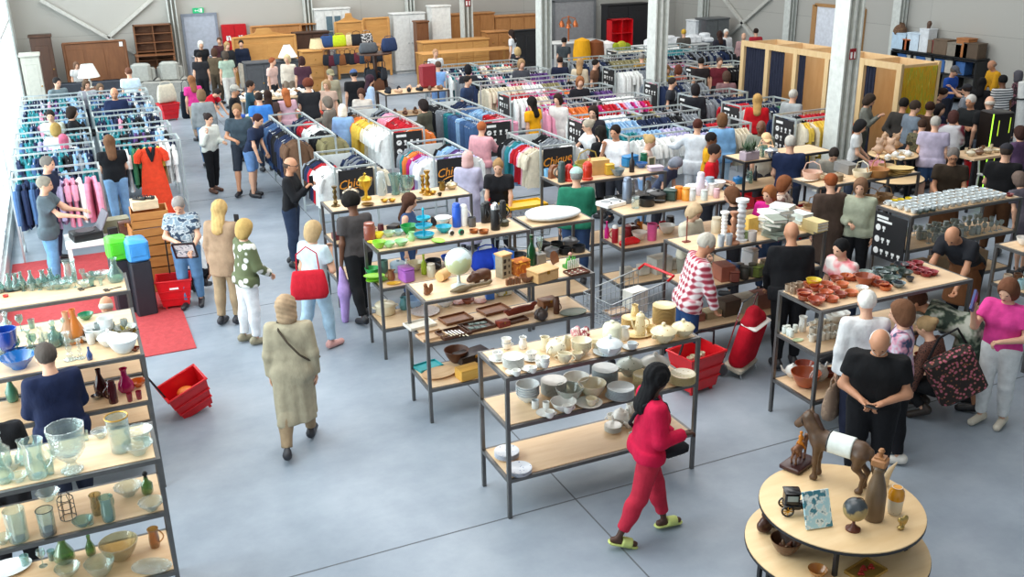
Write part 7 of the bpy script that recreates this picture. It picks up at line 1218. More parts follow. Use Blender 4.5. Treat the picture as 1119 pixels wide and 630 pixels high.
# ---------------------------------------------------------------- kitchen gadgets shelf
f = ZM(580, 140, 740, 1119)
for (k, x, y, m, s, lab) in (('mug', 122, 368, plain('#7ab4dc', .35), 1.1, 'light blue beaker at the left end of gadget shelf'), ('flask', 235, 412, plain('#3a4a48', .35), .95, 'dark flask left of the red lanterns'), ('lantern', 292, 402, plain('#c8281c', .3), 1.1, 'red lantern left of the pale cap'), ('lantern', 432, 392, plain('#c83018', .3), 1.2, 'red lantern right of the pale cap'), ('casserole', 285, 320, plain('#1f9a54', .35), .7, 'green pot behind the red lanterns'), ('basket', 385, 310, wood('#8a7a34', '#a8944a'), 1.15, 'wicker bread basket behind the pale cap'), ('carton', 515, 345, plain('#c9a468', .6), .95, 'cardboard box in the middle of gadget shelf'), ('tin', 600, 355, plain('#d8b03a', .4), (.8, .9, 1.1), 'yellow tin right of the cardboard box'), ('deep_bowl', 665, 362, glass('#a8b8c0', .4), .8, 'glass mixing bowl right of the yellow tin'), ('tin', 690, 262, plain('#1f7ab4', .4), (1.5, 1.2, 1.1), 'bright blue plastic box at the back of gadget shelf'), ('bottle', 772, 335, plain('#2a2426', .3), .95, 'dark bottle right of the mixing bowl'), ('bowl', 845, 300, glass('#4a8ad0', .45), .9, 'blue glass bowl right of the dark bottle'), ('jar', 838, 255, glass('#3a8a6a', .4), 1.1, 'green glass jar at the back of gadget shelf'), ('tin', 952, 325, plain('#c8b8c8', .5), (1.3, 1.2, .5), 'flat mauve box at the right end of gadget shelf')): it(k, f(x, y, T := 1.4), lab, m, s, rnd.uniform(-.3, .3))
p = f(180, 378, 1.4); t = thing('clock', 'wooden mantel clock at the left end of gadget shelf', 'clock', p + Vector((0, 0, .002)), .3); om('clock_case', MB().prism([(-.1, 0), (.1, 0), (.1, .1)] + [(.1 * math.cos(a), .1 + .1 * math.sin(a)) for a in [PI * k / 10 for k in range(11)]] + [(-.1, .1)], -.035, .035, (0, 0, 0), RX), WD, t); om('clock_face', MB().lathe([(0, 0), (.06, 0), (.06, .004), (0, .004)], 16, c=(0, -.036, .1), rot=RX), plain('#e8e0cc'), t)
p = f(930, 300, 1.4); t = thing('photo_frame', 'small upright frame with dark picture at the right of gadget shelf', 'frame', p + Vector((0, .03, .002)), .1)
for a_, b_ in (((-.06, 0, .08), (.016, .02, .16)), ((.06, 0, .08), (.016, .02, .16)), ((0, 0, .152), (.104, .02, .016)), ((0, 0, .008), (.104, .02, .016))): om('frame_bar', MB().box(a_, b_), plain('#c8c0a8'), t)
om('picture', MB().box((0, .004, .08), (.11, .006, .14)), plain('#5a6a58'), t)
for i in range(10): it(rnd.choice(('casserole', 'flask', 'saucepan')), Vector((6.5 + i * .17, 12.72, .93)), 'steel kitchen vessel below the gadgets', plain(('#8a8c8e', '#3a3b3e', '#b8bcc0')[i % 3], .3, .5), .85, rnd.uniform(0, 6), 'steel vessels below the gadgets')
# ---------------------------------------------------------------- pans shelf
for (k, x, y, m, s, lab) in (('flask', 668, 520, plain('#9a9ca0', .25, .8), 1.0, 'steel pot behind the white hob tray'), ('flask', 735, 570, plain('#7a8698', .3, .5), 1.1, 'blue grey thermos right of the steel pot'), ('saucepan', 885, 590, BLACKP, .95, 'black saucepan in front of the black fan'), ('casserole', 970, 560, BLACKP, .9, 'black casserole right of the black saucepan'), ('casserole', 830, 490, plain('#7a7c80', .3, .6), .8, 'grey steel casserole behind the black saucepan'), ('jar', 800, 610, PG, 1.0, 'small clear jar in front of the thermos'), ('saucepan', 930, 500, BLACKP, .8, 'black frying pan at the back of the pans shelf')): it(k, f(x, y, 1.4), lab, m, s, rnd.uniform(0, 6))
p = f(612, 590, 1.4); t = thing('hob', 'white two ring hob plate at the left end of pans shelf', 'hob', p + Vector((0, 0, .002)), .2); om('hob_body', MB().box((0, 0, .03), (.34, .26, .06), bev=.008), WHITE, t)
for k in (-1, 1): om('hot_ring', MB().lathe([(0, .06), (.07, .06), (.07, .066), (0, .066)], 18, c=(k * .08, .02, 0)), plain('#8f9498'), t); om('dial', MB().lathe([(0, .06), (.014, .06), (.014, .074), (0, .074)], 10, c=(k * .08, -.1, 0)), BLACKP, t)
f = ZM(720, 150, 880, 1119)
for i, (x, y, k, c, s) in enumerate(((60, 420, 'casserole', '#dfe6ea', .7), (110, 380, 'tureen', '#e4e6e8', .7), (170, 350, 'deep_bowl', '#e9ebec', .8), (240, 350, 'jar', '#8fa8b8', 1.2), (315, 440, 'flask', '#dcd4e4', 1.0), (200, 400, 'deep_bowl', '#eef0f0', .8), (265, 400, 'tureen', '#e6e8ea', .7), (370, 400, 'casserole', '#e9ebec', .8), (430, 390, 'deep_bowl', '#e4e6ea', .85), (400, 440, 'jar', '#e8e6e2', 1.), (250, 480, 'jar', '#d8dcdc', 1.), (440, 460, 'jar', '#e0b8c0', .8), (345, 480, 'jar', '#d4dcd8', .9), (150, 470, 'jar', '#e88a2a', 1.1), (205, 480, 'jar', '#e8a040', 1.1), (85, 480, 'tin', '#2f4a44', 1.))): it(k, f(x, y, 1.4), '%s on the right half of the pans shelf' % (('white plastic container' if c[1] in 'de' and k != 'jar' else 'coloured storage jar')), plain(c, .35), s, rnd.uniform(0, 6), 'containers on the pans shelf')
f = ZM(590, 220, 750, 1119); T = .93
for (k, x, y, m, s, lab) in (('bottle', 495, 282, plain('#d81f8a', .35), .75, 'magenta bottle at the left of the red kitchenware'), ('flask', 565, 315, plain('#a81428', .35), .75, 'dark red thermos with white lid'), ('casserole', 660, 225, glass('#5a3a34', .5), .9, 'dark glass casserole behind the red iron'), ('jar', 665, 280, plain('#8a1420', .35), 1.1, 'dark red jar behind the red iron'), ('glass_jug', 762, 245, glass('#e0902c', .5), .62, 'amber glass jug behind the pink bucket'), ('deep_bowl', 760, 290, plain('#e4dcd0', .4), .8, 'cream bowl left of the pink bucket'), ('cylinder_vase', 855, 295, plain('#dc5a94', .35), .85, 'pink bucket at the front of the red kitchenware'), ('deep_bowl', 970, 240, WHITE, .85, 'white plastic bowl right of the pink bucket'), ('saucepan', 900, 180, plain('#c8283a', .35), .8, 'red pan behind the pink bucket'), ('jar', 880, 150, BLACKP, 1.1, 'black jar at the back of the red kitchenware')): it(k, f(x, y, T), lab, m, s, rnd.uniform(0, 6), pm={'lid': WHITE} if 'white lid' in lab else None)
lump('waffle_iron', 'bright red electric waffle iron at the shelf front', 'appliance', f(680, 330, T), [((-.12, 0, .04), (.1, 0, .04), .04, .045), ((.12, 0, .035), (.06, .06, .03)), ((-.05, 0, .09), (.08, 0, .09), .014, .014)], plain('#d81420', .25), .008, .03, .1)
for i in range(6): it(rnd.choice(('carton', 'tin')), Vector((6.6 + i * .27, 10.95, .4)), 'pale box on the bottom board under the red kitchenware', plain('#dcdcd6', .5), .95, rnd.uniform(-.2, .2), 'boxes under the red kitchenware')
# ---------------------------------------------------------------- candlestick shelf
f = ZM(710, 220, 870, 1119); T = 1.4
for (k, x, y, m, s, lab) in (('spool_stick', 563, 300, WHITE, .95, 'white spool candlestick left of the copper one'), ('spool_stick', 690, 300, plain('#e6e8ea', .35), 1.35, 'tallest white banded candlestick on the shelf'), ('candlestick', 632, 320, plain('#c08a6c', .35, .5), 1.5, 'copper pink candlestick between the white ones'), ('cylinder_vase', 590, 365, glass('#dfe6ec', .5), .5, 'square glass holder below the white candlestick'), ('cylinder_vase', 660, 358, glass('#dfe6ec', .5), .5, 'square glass holder below the tall candlestick'), ('mug', 800, 310, ceramic('#d8cfc8', '#7a4a4a'), 1.15, 'flowered mug beside the tile stacks'), ('jar', 735, 295, plain('#7a8a5a', .4), .7, 'small green ornament left of the flowered mug'), ('bowl', 590, 240, plain('#b07a4c', .4), .8, 'brown bowl behind the copper candlestick'), ('jar', 480, 225, plain('#b8ac94', .4), 1.2, 'beige jar behind the plaid shirt'), ('carton', 760, 230, plain('#d8b45c', .5), (.55, .6, .8), 'tall yellow candle box behind the flowered mug')): it(k, f(x, y, T), lab, m, s, rnd.uniform(0, 6) if k != 'carton' else .1)
t = thing('metal_cross', 'thin rust coloured metal stand left of the plaid shirt', 'stand', f(280, 310, T) + Vector((0, 0, .002))); om('pole', MB().tube([(0, 0, 0), (0, 0, .32)], .008, 6), plain('#7a3424', .6), t); om('foot', MB().box((0, 0, .006), (.09, .06, .012)), plain('#7a3424', .6), t)
for (x, y, n_, lab, c) in ((955, 270, 5, 'grey slate coaster in the pile behind the black hood', '#8f998c'), (1000, 200, 6, 'white box in the pile at the shelf end', '#e4e8e6'), (900, 220, 5, 'white tray in the pile by the beige wall tiles', '#e6eae8')): stack('tin' if n_ == 99 else 'book', f(x, y, T), n_, .04, lab, plain(c, .4), 1.1, lab[:22], .12)
f3 = ZM(830, 220, 990, 1119)
for i in range(4): it('book', f3(420, 235, T) + Vector((0, 0, .038 * i)), 'cream boxed book in the pile right of the bald head', plain('#d8c48c', .6), 1.05, .1, 'pile of cream books', (i, 'from the bottom'))
for i in range(3): it('book', f3(310, 150, T) + Vector((0, 0, .038 * i)), 'pale green boxed book behind the bald head', plain('#d8e4e0', .6), 1.05, .1, 'pale green books', (i, 'from the bottom'))
T = .93; f = ZM(710, 220, 870, 1119)
for i, (x, y, k, c, s) in enumerate(((560, 590, 'carton', '#9a5a48', .8), (640, 560, 'tin', '#4a6a9a', .9), (720, 590, 'jar', '#3a3a34', 1.), (780, 570, 'jar', '#4a4a3c', 1.), (690, 560, 'jar', '#5a5248', .9), (830, 575, 'tin', '#6a7a3a', .9), (590, 520, 'mug', '#2f62b0', 1.), (870, 540, 'jar', '#8a7a5c', 1.), (760, 500, 'tin', '#d8dce0', (1., 1., 1.6)), (650, 610, 'tin', '#7a4438', .9))): it(k, f(x, y, T), 'small household box or jar on the middle candlestick shelf', plain(c, .45), s, rnd.uniform(0, 6), 'small goods on the middle candlestick shelf')
for i in range(7): it(rnd.choice(('carton', 'wooden_box', 'basket')), Vector((6.55 + i * .25, 9.22, .4)), 'brown box on the lowest candlestick shelf board', plain(('#8a5a4a', '#a89878', '#5a4a3c', '#c8c4b4')[i % 4], .6), .85, rnd.uniform(-.2, .2), 'boxes on the lowest candlestick board')
KS[0] = 1.
# ---------------------------------------------------------------- terracotta shelf
f = ZM(830, 290, 990, 1119); T = 1.4; tcs = [ceramic(h) for h in ('#a8482c', '#b85a34', '#8f3a24', '#c46a3c')]
for i, (x, y) in enumerate(((430, 300), (340, 262), (340, 235), (395, 172), (320, 140), (510, 165), (570, 120), (630, 165), (565, 200), (505, 235), (615, 240), (700, 228), (430, 195), (550, 275), (470, 262), (665, 110), (705, 110), (890, 150), (930, 170), (960, 185), (870, 120), (760, 110))): it('pot_bowl' if i % 3 else 'bowl', f(x, y, T), 'terracotta bowl on the shelf before the black hooded jacket', tcs[i % 4], .78 if i not in (0, 1, 2) else .92, 0, 'terracotta bowls')
it('deep_bowl', f(400, 155, T), 'bright yellow bowl among the terracotta', plain('#d8bc2c', .3), .68); it('deep_bowl', f(800, 150, T), 'largest white and brown bowl among the terracotta', ceramic('#9a4c30'), .92); it('bowl', f(780, 198, T), 'white bowl in front of the largest brown bowl', WH, .7)
for i, (x, y) in enumerate(((160, 175), (200, 200), (255, 215), (180, 155), (230, 180), (290, 175))): it('mug', f(x, y, T), 'beige stoneware cup at the left end of the terracotta shelf', ceramic('#a8927c'), .85, rnd.uniform(0, 6), 'stoneware cups')
for i, (x, y) in enumerate(((715, 62), (760, 60), (830, 60), (880, 50), (920, 75), (960, 90), (1010, 90), (840, 30), (900, 20), (1060, 165), (1000, 130))): it('bowl' if i % 2 else 'plate', f(x, y, T), 'grey blue dish right of the terracotta bowls', ceramic(('#7d8f96', '#8a9690', '#a8b4b4')[i % 3]), .75, 0, 'grey blue dishes')
f = ZM(960, 230, 1119, 1113)
for i, (x, y) in enumerate(((155, 400), (215, 440), (285, 415), (345, 470), (410, 490), (300, 480), (250, 460), (360, 500))): it('pot_bowl', f(x, y, T), 'red bowl with cream inside at the shelf far end', ceramic('#8f1f2c'), .72, 0, 'red bowls')
for i, (x, y) in enumerate(((200, 505), (240, 545), (90, 485), (60, 440), (130, 430), (170, 470), (30, 500), (150, 580), (90, 550))): it('cup' if i % 2 else 'bowl', f(x, y, T), 'dark green or black dish at the right end', ceramic(('#2f3a34', '#3a3c42', '#4a5a52')[i % 3]), .85, rnd.uniform(0, 6), 'dark dishes')
f = ZM(830, 290, 990, 1119); T = .93
it('glass_jug', f(325, 500, T), 'white patterned jug on the middle china board', WFL, .72, 1.); it('oval_platter', f(262, 580, T), 'pale green dish on the middle china board', ceramic('#a8b88a'), .34); it('deep_bowl', f(600, 420, T), 'white deep pot on the middle china board', WH, .9); it('deep_bowl', f(500, 400, T), 'white deep pot beside the pointed one', WH, .9)
for i, (x, y) in enumerate(((150, 520), (180, 545), (210, 510), (240, 545), (270, 510))): it('jar', f(x, y, T), 'green and white salt pot at the left of the china board', ceramic('#dfe6e0', '#2f6a44'), .6, 0, 'green and white pots')
for i in range(20): it('mug' if i % 3 else 'cup', f(400 + (i % 7) * 38, 470 + (i // 7) * 55 + (i % 7) * -6, T), 'white mug in the crowd on the middle china board', ceramic(('#e0ddd2', '#d2cfc4')[i % 2]), .82, rnd.uniform(0, 6), 'white mugs on the china board')
stack('plate', Vector((8.05, 7.2, T)), 12, .013, 'white plate in the pile right of the white jumper', WH, .85, 'china board plate pile'); it('bowl', Vector((7.85, 7.0, T)), 'white bowl left of the china board plate pile', WH, 1.); it('pot_bowl', Vector((8.1, 6.95, T)), 'yellow pot below the plate pile', plain('#c89a2c', .3), .8)
f = ZM(839, 300, 1119, 1102); T = .4
it('deep_bowl', f(160, 478, T), 'big terracotta planter on the lowest board', tcs[1], 1.35); it('teapot', f(215, 450, T), 'white teapot beside the big terracotta planter', WH, 1.3, .3); it('teapot', f(78, 420, T), 'white kettle left of the big terracotta planter', WH, 1.0, 2.6); it('deep_bowl', f(120, 400, T), 'brown bowl behind the big terracotta planter', tcs[2], .95); it('deep_bowl', f(265, 440, T), 'dark brown pot at the right of the white teapot', tcs[2], .7)
for i in range(5): it('deep_bowl', Vector((7.5 + i * .2, 7.1, T)), 'brown stoneware pot behind the shoppers on the lowest board', tcs[i % 3], .7, 0, 'brown pots on the lowest board')
# ---------------------------------------------------------------- cups shelf with the signboard
X0, X1, Y0, Y1 = 9.6, 11.62, 8.88, 9.5
for r_ in range(5):
 for c_ in range(15): it('cup', Vector((X0 + .12 + c_ * .115 + rnd.uniform(-.015, .015), Y0 + .09 + r_ * .112 + rnd.uniform(-.012, .012), 1.4)), 'white cup in the crowd covering the cup shelf' if not (r_ == 4 and c_ in (1, 2, 3)) else 'yellow cup at the back of the cup shelf', WB if not (r_ == 4 and c_ in (1, 2, 3)) else plain('#e0c82c', .35), 1.0, rnd.uniform(0, 6), 'white cups' if not (r_ == 4 and c_ in (1, 2, 3)) else 'yellow cups')
for i in range(3): it('pot_bowl', Vector((9.78 + i * .12, 8.95, 1.4)), 'grey green bowl at the front corner of the cup shelf', ceramic('#6f7f78'), .6, 0, 'grey bowls at the cup shelf corner')
it('pot_bowl', Vector((11.5, 9.0, 1.4)), 'dark red bowl at the far end of the cup shelf', ceramic('#7a2430'), .6)
for r_ in range(3):
 for c_ in range(13): it(('wine_glass', 'jug', 'jar')[(r_ + c_) % 3] if c_ < 9 else 'wine_glass', Vector((X0 + .5 + c_ * .112 + rnd.uniform(-.02, .02), Y0 + .12 + r_ * .18, .93)), 'glass or grey china piece on the middle cup shelf board', glass('#cfd8d6', .35) if c_ % 2 else ceramic('#9aa6a4'), .85, rnd.uniform(0, 6), 'glass below the cups', pm={'lid': ceramic('#8a9694')})
for i in range(5): it('carton', Vector((9.9 + i * .34, 9.2, .4)), 'cardboard box on the lowest cup shelf board', plain('#9a8468', .7), 1., rnd.uniform(-.2, .2), 'boxes below the cups')
t = thing('signboard', 'black hanging signboard with white round symbols on the cup shelf end', 'sign', (9.575, 9.19, 1.03), -PI / 2); om('board', MB().box((0, 0, 0), (.56, .012, .62)), plain('#1a1a1c', .5), t); g = MB(); g.box((-.14, -.008, .25), (.2, .004, .035)).box((-.1, -.008, .2), (.26, .004, .03))
for r_ in range(3):
 for c_ in range(2 + r_ if r_ < 2 else 5):
  x, zz = -.2 + c_ * .1, .1 - r_ * .16
  if c_ == 0: g.prism([(.045 * math.cos(a), .045 * math.sin(a)) for a in [PI * k / 8 for k in range(16)]], -.002, .002, (x, -.008, zz), RX)
  else: g.box((x, -.008, zz + .015), (.05, .004, .035)).box((x, -.008, zz - .02), (.02, .004, .04))
om('lettering', g, WHITE, t)
# ---------------------------------------------------------------- mugs shelf at the right edge, baskets shelf, plants shelf
it('deep_bowl', (9.85, 7.42, 1.4), 'white bowl at the corner of the right edge shelf', WH, .75); it('deep_bowl', (9.82, 7.2, 1.4), 'orange pot behind the yellow bowl', plain('#d8642c', .35), .7); it('deep_bowl', (10.1, 7.1, 1.4), 'big yellow bowl on the right edge shelf', plain('#e0c01c', .3), 1.15); it('jug', (9.98, 7.45, 1.4), 'orange jug on the right edge shelf', plain('#c8582c', .35), 1.)
for i, c in enumerate(('#b8a490', '#6a4a38', '#c8e0e2', '#1f3a34', '#9ac0c8', '#d8d0c0', '#8a6a54', '#e4e4de')): it('mug', (9.72 + (i % 4) * .13, 7.45 - (i % 4) * .03 - (i // 4) * .2, .93), ('beige', 'brown', 'pale blue', 'dark green', 'light blue', 'cream', 'tan', 'white')[i] + ' mug on the middle board of the right edge shelf', ceramic(c), 1.2, rnd.uniform(0, 6))
f = ZM(850, 150, 1010, 1119); T = 1.4; WK = wood('#a8845c', '#c2a078', (20, 20, 20)); 
for (k, x, y, c, s, lab) in (('basket', 260, 315, '#d8b09c', 1.0, 'pale pink hat basket at the left end of basket shelf'), ('oval_platter', 240, 330, '#e0d8c8', .9, 'cream platter under the pink hat basket'), ('deep_bowl', 330, 320, '#d8ccb4', .7, 'cream bowl right of the pink basket'), ('basket', 640, 305, '#d8d0b8', .95, 'pale wicker basket in the middle of basket shelf'), ('carton', 520, 265, '#7d7c7a', (1.3, 1, .7), 'grey shallow crate behind the knitted hat'), ('basket', 760, 300, '#b07a44', 1.1, 'brown wicker basket right of the pale one'), ('oval_platter', 900, 285, '#cdb070', 1.25, 'round straw tray piled at the right end'), ('basket', 720, 220, '#c88a94', .8, 'pink basket with a hooped handle at the back'), ('casserole', 450, 330, '#9a8468', .8, 'brown pot right of the knitted hat'), ('basket', 830, 260, '#b89a72', .9, 'tan basket behind the straw tray')): it(k, f(x, y, T), lab, wood(c, c) if k in ('basket', 'oval_platter') else plain(c, .5), s, rnd.uniform(0, 3))
stack('oval_platter', f(930, 290, T), 5, .02, 'straw tray in the pile on basket shelf', wood('#c8ac6c', '#d8c088'), 1.1, 'straw trays')
for i in range(6): it('basket', Vector((9.75 + i * .28, 10.9, .93)), 'wicker basket on the middle board of basket shelf', WK, .9, rnd.uniform(0, 3), 'baskets on the middle board')
f = ZM(720, 150, 880, 1119)
p = f(690, 170, T); t = thing('plant_box', 'mauve planter box with dark leafy plant on the dark shelf', 'plant', p + Vector((0, 0, .002)), .1); om('planter', MB().box((0, 0, .07), (.3, .16, .14), bev=.008), plain('#b9a9b4', .5), t); lv = MB(); lr = random.Random(3)
for i in range(60):
 a, e, ln = lr.uniform(0, 6.3), lr.uniform(.3, 1.4), lr.uniform(.1, .22); d = Vector((math.cos(a) * math.cos(e), math.sin(a) * math.cos(e), math.sin(e))); s_ = Vector((-d.y, d.x, 0)).normalized() * .014; o_ = Vector((lr.uniform(-.12, .12), lr.uniform(-.06, .06), .13)); lv.add([o_, o_ + d * ln * .5 + s_, o_ + d * ln, o_ + d * ln * .5 - s_], [(0, 1, 2, 3)])
om('leaves', lv, plain('#2f4a2c', .5), t)
for (k, x, y, m, s, lab) in (('casserole', 850, 150, CHROME, 1.1, 'large steel pot behind the navy shirt'), ('jar', 780, 140, BG, 1.1, 'glass jar right of the mauve planter'), ('cylinder_vase', 800, 150, BG, .8, 'clear glass cylinder right of the mauve planter'), ('basket', 815, 110, wood('#d8b08c', '#e0c09c'), .9, 'straw basket behind the glass cylinder')): it(k, f(x, y, T), lab, m, s, rnd.uniform(0, 6))
for (k, x, y, m, s, lab) in (('casserole', 605, 350, plain('#2f8ad0', .35), .8, 'bright blue dish on the dark shelf middle board'), ('bottle', 735, 330, plain('#2a3040', .3), .9, 'dark bottle right of the bright blue dish'), ('bottle', 700, 350, BG, .9, 'clear green bottle right of the bright blue dish'), ('tray', 570, 300, WHITE, .6, 'white rack behind the bright blue dish'), ('jar', 670, 320, BG, 1.1, 'clear jar behind the bottles')): it(k, f(x, y, .93), lab, m, s, rnd.uniform(0, 6))
# ---------------------------------------------------------------- round two tier tables
def round_table(label, cu, ru, zu, cl, rl, zl):
 t = thing('round_table', label, 'table', (cu.x, cu.y, 0))
 for n_, c, r_, z in (('upper_top', cu, ru, zu), ('lower_top', cl, rl, zl)):
  o = Vector((c.x - cu.x, c.y - cu.y, 0)); ob(n_, MB().lathe([(0, z - .03), (r_ - .01, z - .03), (r_, z - .02), (r_, z - .004), (r_ - .006, z), (0, z)], 64).mesh(n_, wood('#d9b888', '#e6c99c', (2, 9, 9))), t, o); om('edge_band', MB().lathe([(r_ - .02, z - .034), (r_ + .003, z - .034), (r_ + .003, z - .012), (r_ - .02, z - .012)], 64), DARKSTEEL, t, o)
  for k in range(4): a = k * PI / 2 + .8; om('leg', MB().box((r_ * .8 * math.cos(a), r_ * .8 * math.sin(a), (z - .03) / 2), (.03, .03, z - .032)), DARKSTEEL, t, o)
 return t
ZU, ZL = .82, .52
cu = (P(831, 550, ZU) + P(1008, 552, ZU)) / 2; ru = (P(831, 550, ZU) - P(1008, 552, ZU)).length / 2; cl = (P(815, 590, ZL) + P(1013, 596, ZL)) / 2; rl = (P(815, 590, ZL) - P(1013, 596, ZL)).length / 2
round_table('round two tier display table of figurines in the near right corner', cu, ru, ZU, cl, rl, ZL)
HB = wood('#4a3626', '#644a34', (9, 9, 9), .4)
def horse(nm, label, p, rz, s, m, blanket=None, rider=None):
 pr = [((-.2, 0, .42), (.2, 0, .43), .105, .1), ((.2, 0, .43), (.29, 0, .56), .095, .07), ((.29, 0, .56), (.32, 0, .64), .07, .06), ((.33, 0, .64), (.43, 0, .53), .056, .04), ((.31, .03, .69), (.32, .035, .74), .015, .008), ((.31, -.03, .69), (.32, -.035, .74), .015, .008)]
 for sy in (-1, 1):
  pr += [((.2, sy * .06, .38), (.21, sy * .06, .2), .045, .028), ((.21, sy * .06, .2), (.2, sy * .06, .03), .025, .022), ((.2, sy * .06, .03), (.225, sy * .06, .02), .03, .026)]
  pr += [((-.22, sy * .065, .4), (-.19, sy * .065, .27), .065, .04), ((-.19, sy * .065, .27), (-.27, sy * .065, .19), .036, .026), ((-.27, sy * .065, .19), (-.25, sy * .065, .03), .024, .021), ((-.25, sy * .065, .03), (-.225, sy * .065, .02), .03, .026)]
 pr += [((-.3, 0, .45), (-.36, 0, .2), .03, .022)]
 o = ob(nm, blob(nm, pr, m, .012, .03), None, p, rz, s); tag(o, label, 'figurine')
 ob('mane', blob('mane', [((.19, 0, .53), (.26, 0, .66), .03, .025), ((.26, 0, .66), (.34, 0, .7), .025, .015)], DKW, .01, .02), o)
 if blanket:
  ob('blanket', blob('blanket', [((-.2, 0, .42), (.2, 0, .43), .118, .114)], blanket, .012, .02, lambda q: np.maximum(np.maximum(q[..., 0] - .1, -.14 - q[..., 0]), .36 - q[..., 2])), o)
  om('girth_trim', MB().tube([(.1, .118 * math.sin(a), .425 + .118 * math.cos(a)) for a in [R_(-110) + R_(220) * k / 14 for k in range(15)]], .006, 5), BLACKP, o); om('halter', MB().tube([(.375 + .02 * math.cos(a), .055 * math.sin(a), .59 + .05 * math.cos(a)) for a in [2 * PI * k / 12 for k in range(12)]], .005, 5, True), BLACKP, o)
 if rider: ob('rider', blob('rider', [((0, 0, .55), (.02, 0, .75), .06, .05), ((.02, 0, .85), (.045, .045, .05)), ((0, .06, .55), (.06, .13, .4), .035, .025), ((0, -.06, .55), (.06, -.13, .4), .035, .025), ((.02, .05, .72), (.14, .03, .6), .025, .018), ((.02, -.05, .72), (.14, -.03, .6), .025, .018)], rider, .012, .03), o)
 return o
e1, e2 = P(893, 522, ZU), P(938, 536, ZU); rz = math.atan2(e1.y - e2.y, e1.x - e2.x); s = (e1 - e2).length / .4
horse('horse_figurine', 'large dark brown horse figure with a white saddle blanket', (e1 + e2) / 2 + Vector((0, .02, .002)), rz, .8, HB, plain('#dfe6e0', .6))
p = P(872, 508, ZU); ob_ = thing('rider_statuette', 'small horse statuette with an orange rider on a dark plinth', 'figurine', p + Vector((0, 0, .002)), .35); ob_.scale = (1.5,) * 3
om('plinth', MB().box((0, 0, .014), (.2, .12, .028), bev=.006), plain('#3a1a18', .35), ob_); h_ = horse('horse', 'x', (0, 0, .028), .0, .2, plain('#7a5238', .4, .2), None, plain('#c87a1c', .45)); h_.parent = ob_; LAB.pop('x')
for k in ('label', 'category'): del h_[k]
for c in list(h_.children): c.name = 'rider_or_mane' if 0 else c.name
p = P(870, 560, ZU); t = thing('model_car', 'black vintage model car with spoked wheels on the round table', 'model', p + Vector((0, 0, .002)), R_(-28)); t.scale = (1.3,) * 3; BK = plain('#15161a', .25)
om('body', MB().box((-.03, 0, .055), (.1, .08, .035), bev=.008).box((.06, 0, .055), (.09, .06, .04), bev=.008), BK, t); om('cab', MB().box((-.035, 0, .105), (.085, .078, .075), bev=.008), BK, t); om('cab_window', MB().box((-.035, 0, .115), (.06, .08, .035)), plain('#9aa8a8', .1), t); om('cab_roof', MB().box((-.035, 0, .147), (.095, .086, .01), bev=.004), BK, t)
for x in (-.06, .075):
 for y in (-1, 1): w = om('wheel', MB().tube([(.032 * math.cos(a), 0, .032 * math.sin(a)) for a in [2 * PI * k / 16 for k in range(16)]], .006, 6, True), BK, t, (x, y * .047, .038)); om('spokes', MB().bar((-.03, 0, 0), (.03, 0, 0), .004).bar((0, 0, -.03), (0, 0, .03), .004).bar((-.021, 0, -.021), (.021, 0, .021), .004).lathe([(0, -.008), (.008, -.008), (.008, .008), (0, .008)], 8, rot=RX), BRASS, w)
p = P(896, 578, ZU); t = thing('painted_tile', 'painted blue and white picture tile leaning back on the round table', 'picture', p + Vector((0, 0, .002)), R_(-12)); t.scale = (1.3,) * 3; om('tile', MB().box((0, .05, .1), (.16, .014, .21), rot=Matrix.Rotation(R_(-24), 3, 'X')), pattern('blotch', '#a9cfd6', '#3f7a88', '#dfe4de', 22), t); om('rear_strut', MB().bar((0, .06, .12), (0, .14, .0), .012), WD, t)
globe('small dark antique globe on a turned brown stand', P(932, 578, ZU), .088, '#3a4044', '#a08a5a', plain('#5a2c1c', .3), 'globe')
p = P(954, 566, ZU); t = tag(om('bottle_carving', MB().lathe([(0, 0), (.055, 0), (.06, .02), (.058, .18), (.05, .23), (.03, .3), (.03, .33), (.036, .34), (.03, .36), (0, .36)], 22), wood('#5c4a34', '#76604a', (12, 12, 3), .35), None, p + Vector((0, 0, .002)), 0, 1.25), 'tall brown bottle with a carved wooden stopper on the round table', 'bottle'); om('stopper', MB().box((0, 0, .385), (.085, .085, .05), .5, bev=.008).box((0, 0, .41), (.06, .06, .02), .5).lathe([(.012, .42), (.012, .44), (.02, .455), (.012, .47), (0, .472)], 10), wood('#8a5a34', '#a8764a', (12, 12, 12)), t)
p = P(966, 530, ZU); tag(om('tusk', MB().tube([(0, 0, 0), (.01, 0, .07), (.04, .0, .14), (.085, 0, .2)], [.032, .028, .02, .004], 10), plain('#cdb894', .35), None, p + Vector((0, 0, .002)), -.3), 'pale curved tusk standing behind the yellow vase', 'ornament')
p = P(977, 560, ZU); t = tag(om('vase', MB().lathe(wall_([(.035, 0), (.042, .02), (.045, .1), (.043, .15), (.03, .17), (.031, .18)], .004), 20), ceramic('#c9c2b0', '#8a7a6a'), None, p + Vector((0, 0, .002)), 0, 1.25), 'pale vase with an amber yellow shoulder on the round table', 'vase'); om('shoulder_band', MB().lathe([(.0465, .1), (.0475, .13), (.044, .152), (.032, .17), (.0328, .178), (.03, .178)], 20), ceramic('#c98a1c'), t)
lump('bird_ornament', 'gold coloured spiral bird ornament in front of the yellow vase', 'ornament', P(984, 578, ZU), [((0, 0, .015), (.03, .022, .015)), ((0, 0, .02), (-.01, 0, .07), .008, .012), ((-.02, 0, .085), (.018, .014, .02)), ((.03, 0, .075), (.034, .012, .036)), ((.02, 0, .03), (.04, 0, .05), .01, .01)], plain('#b39a5c', .3, .6), .005, .01)
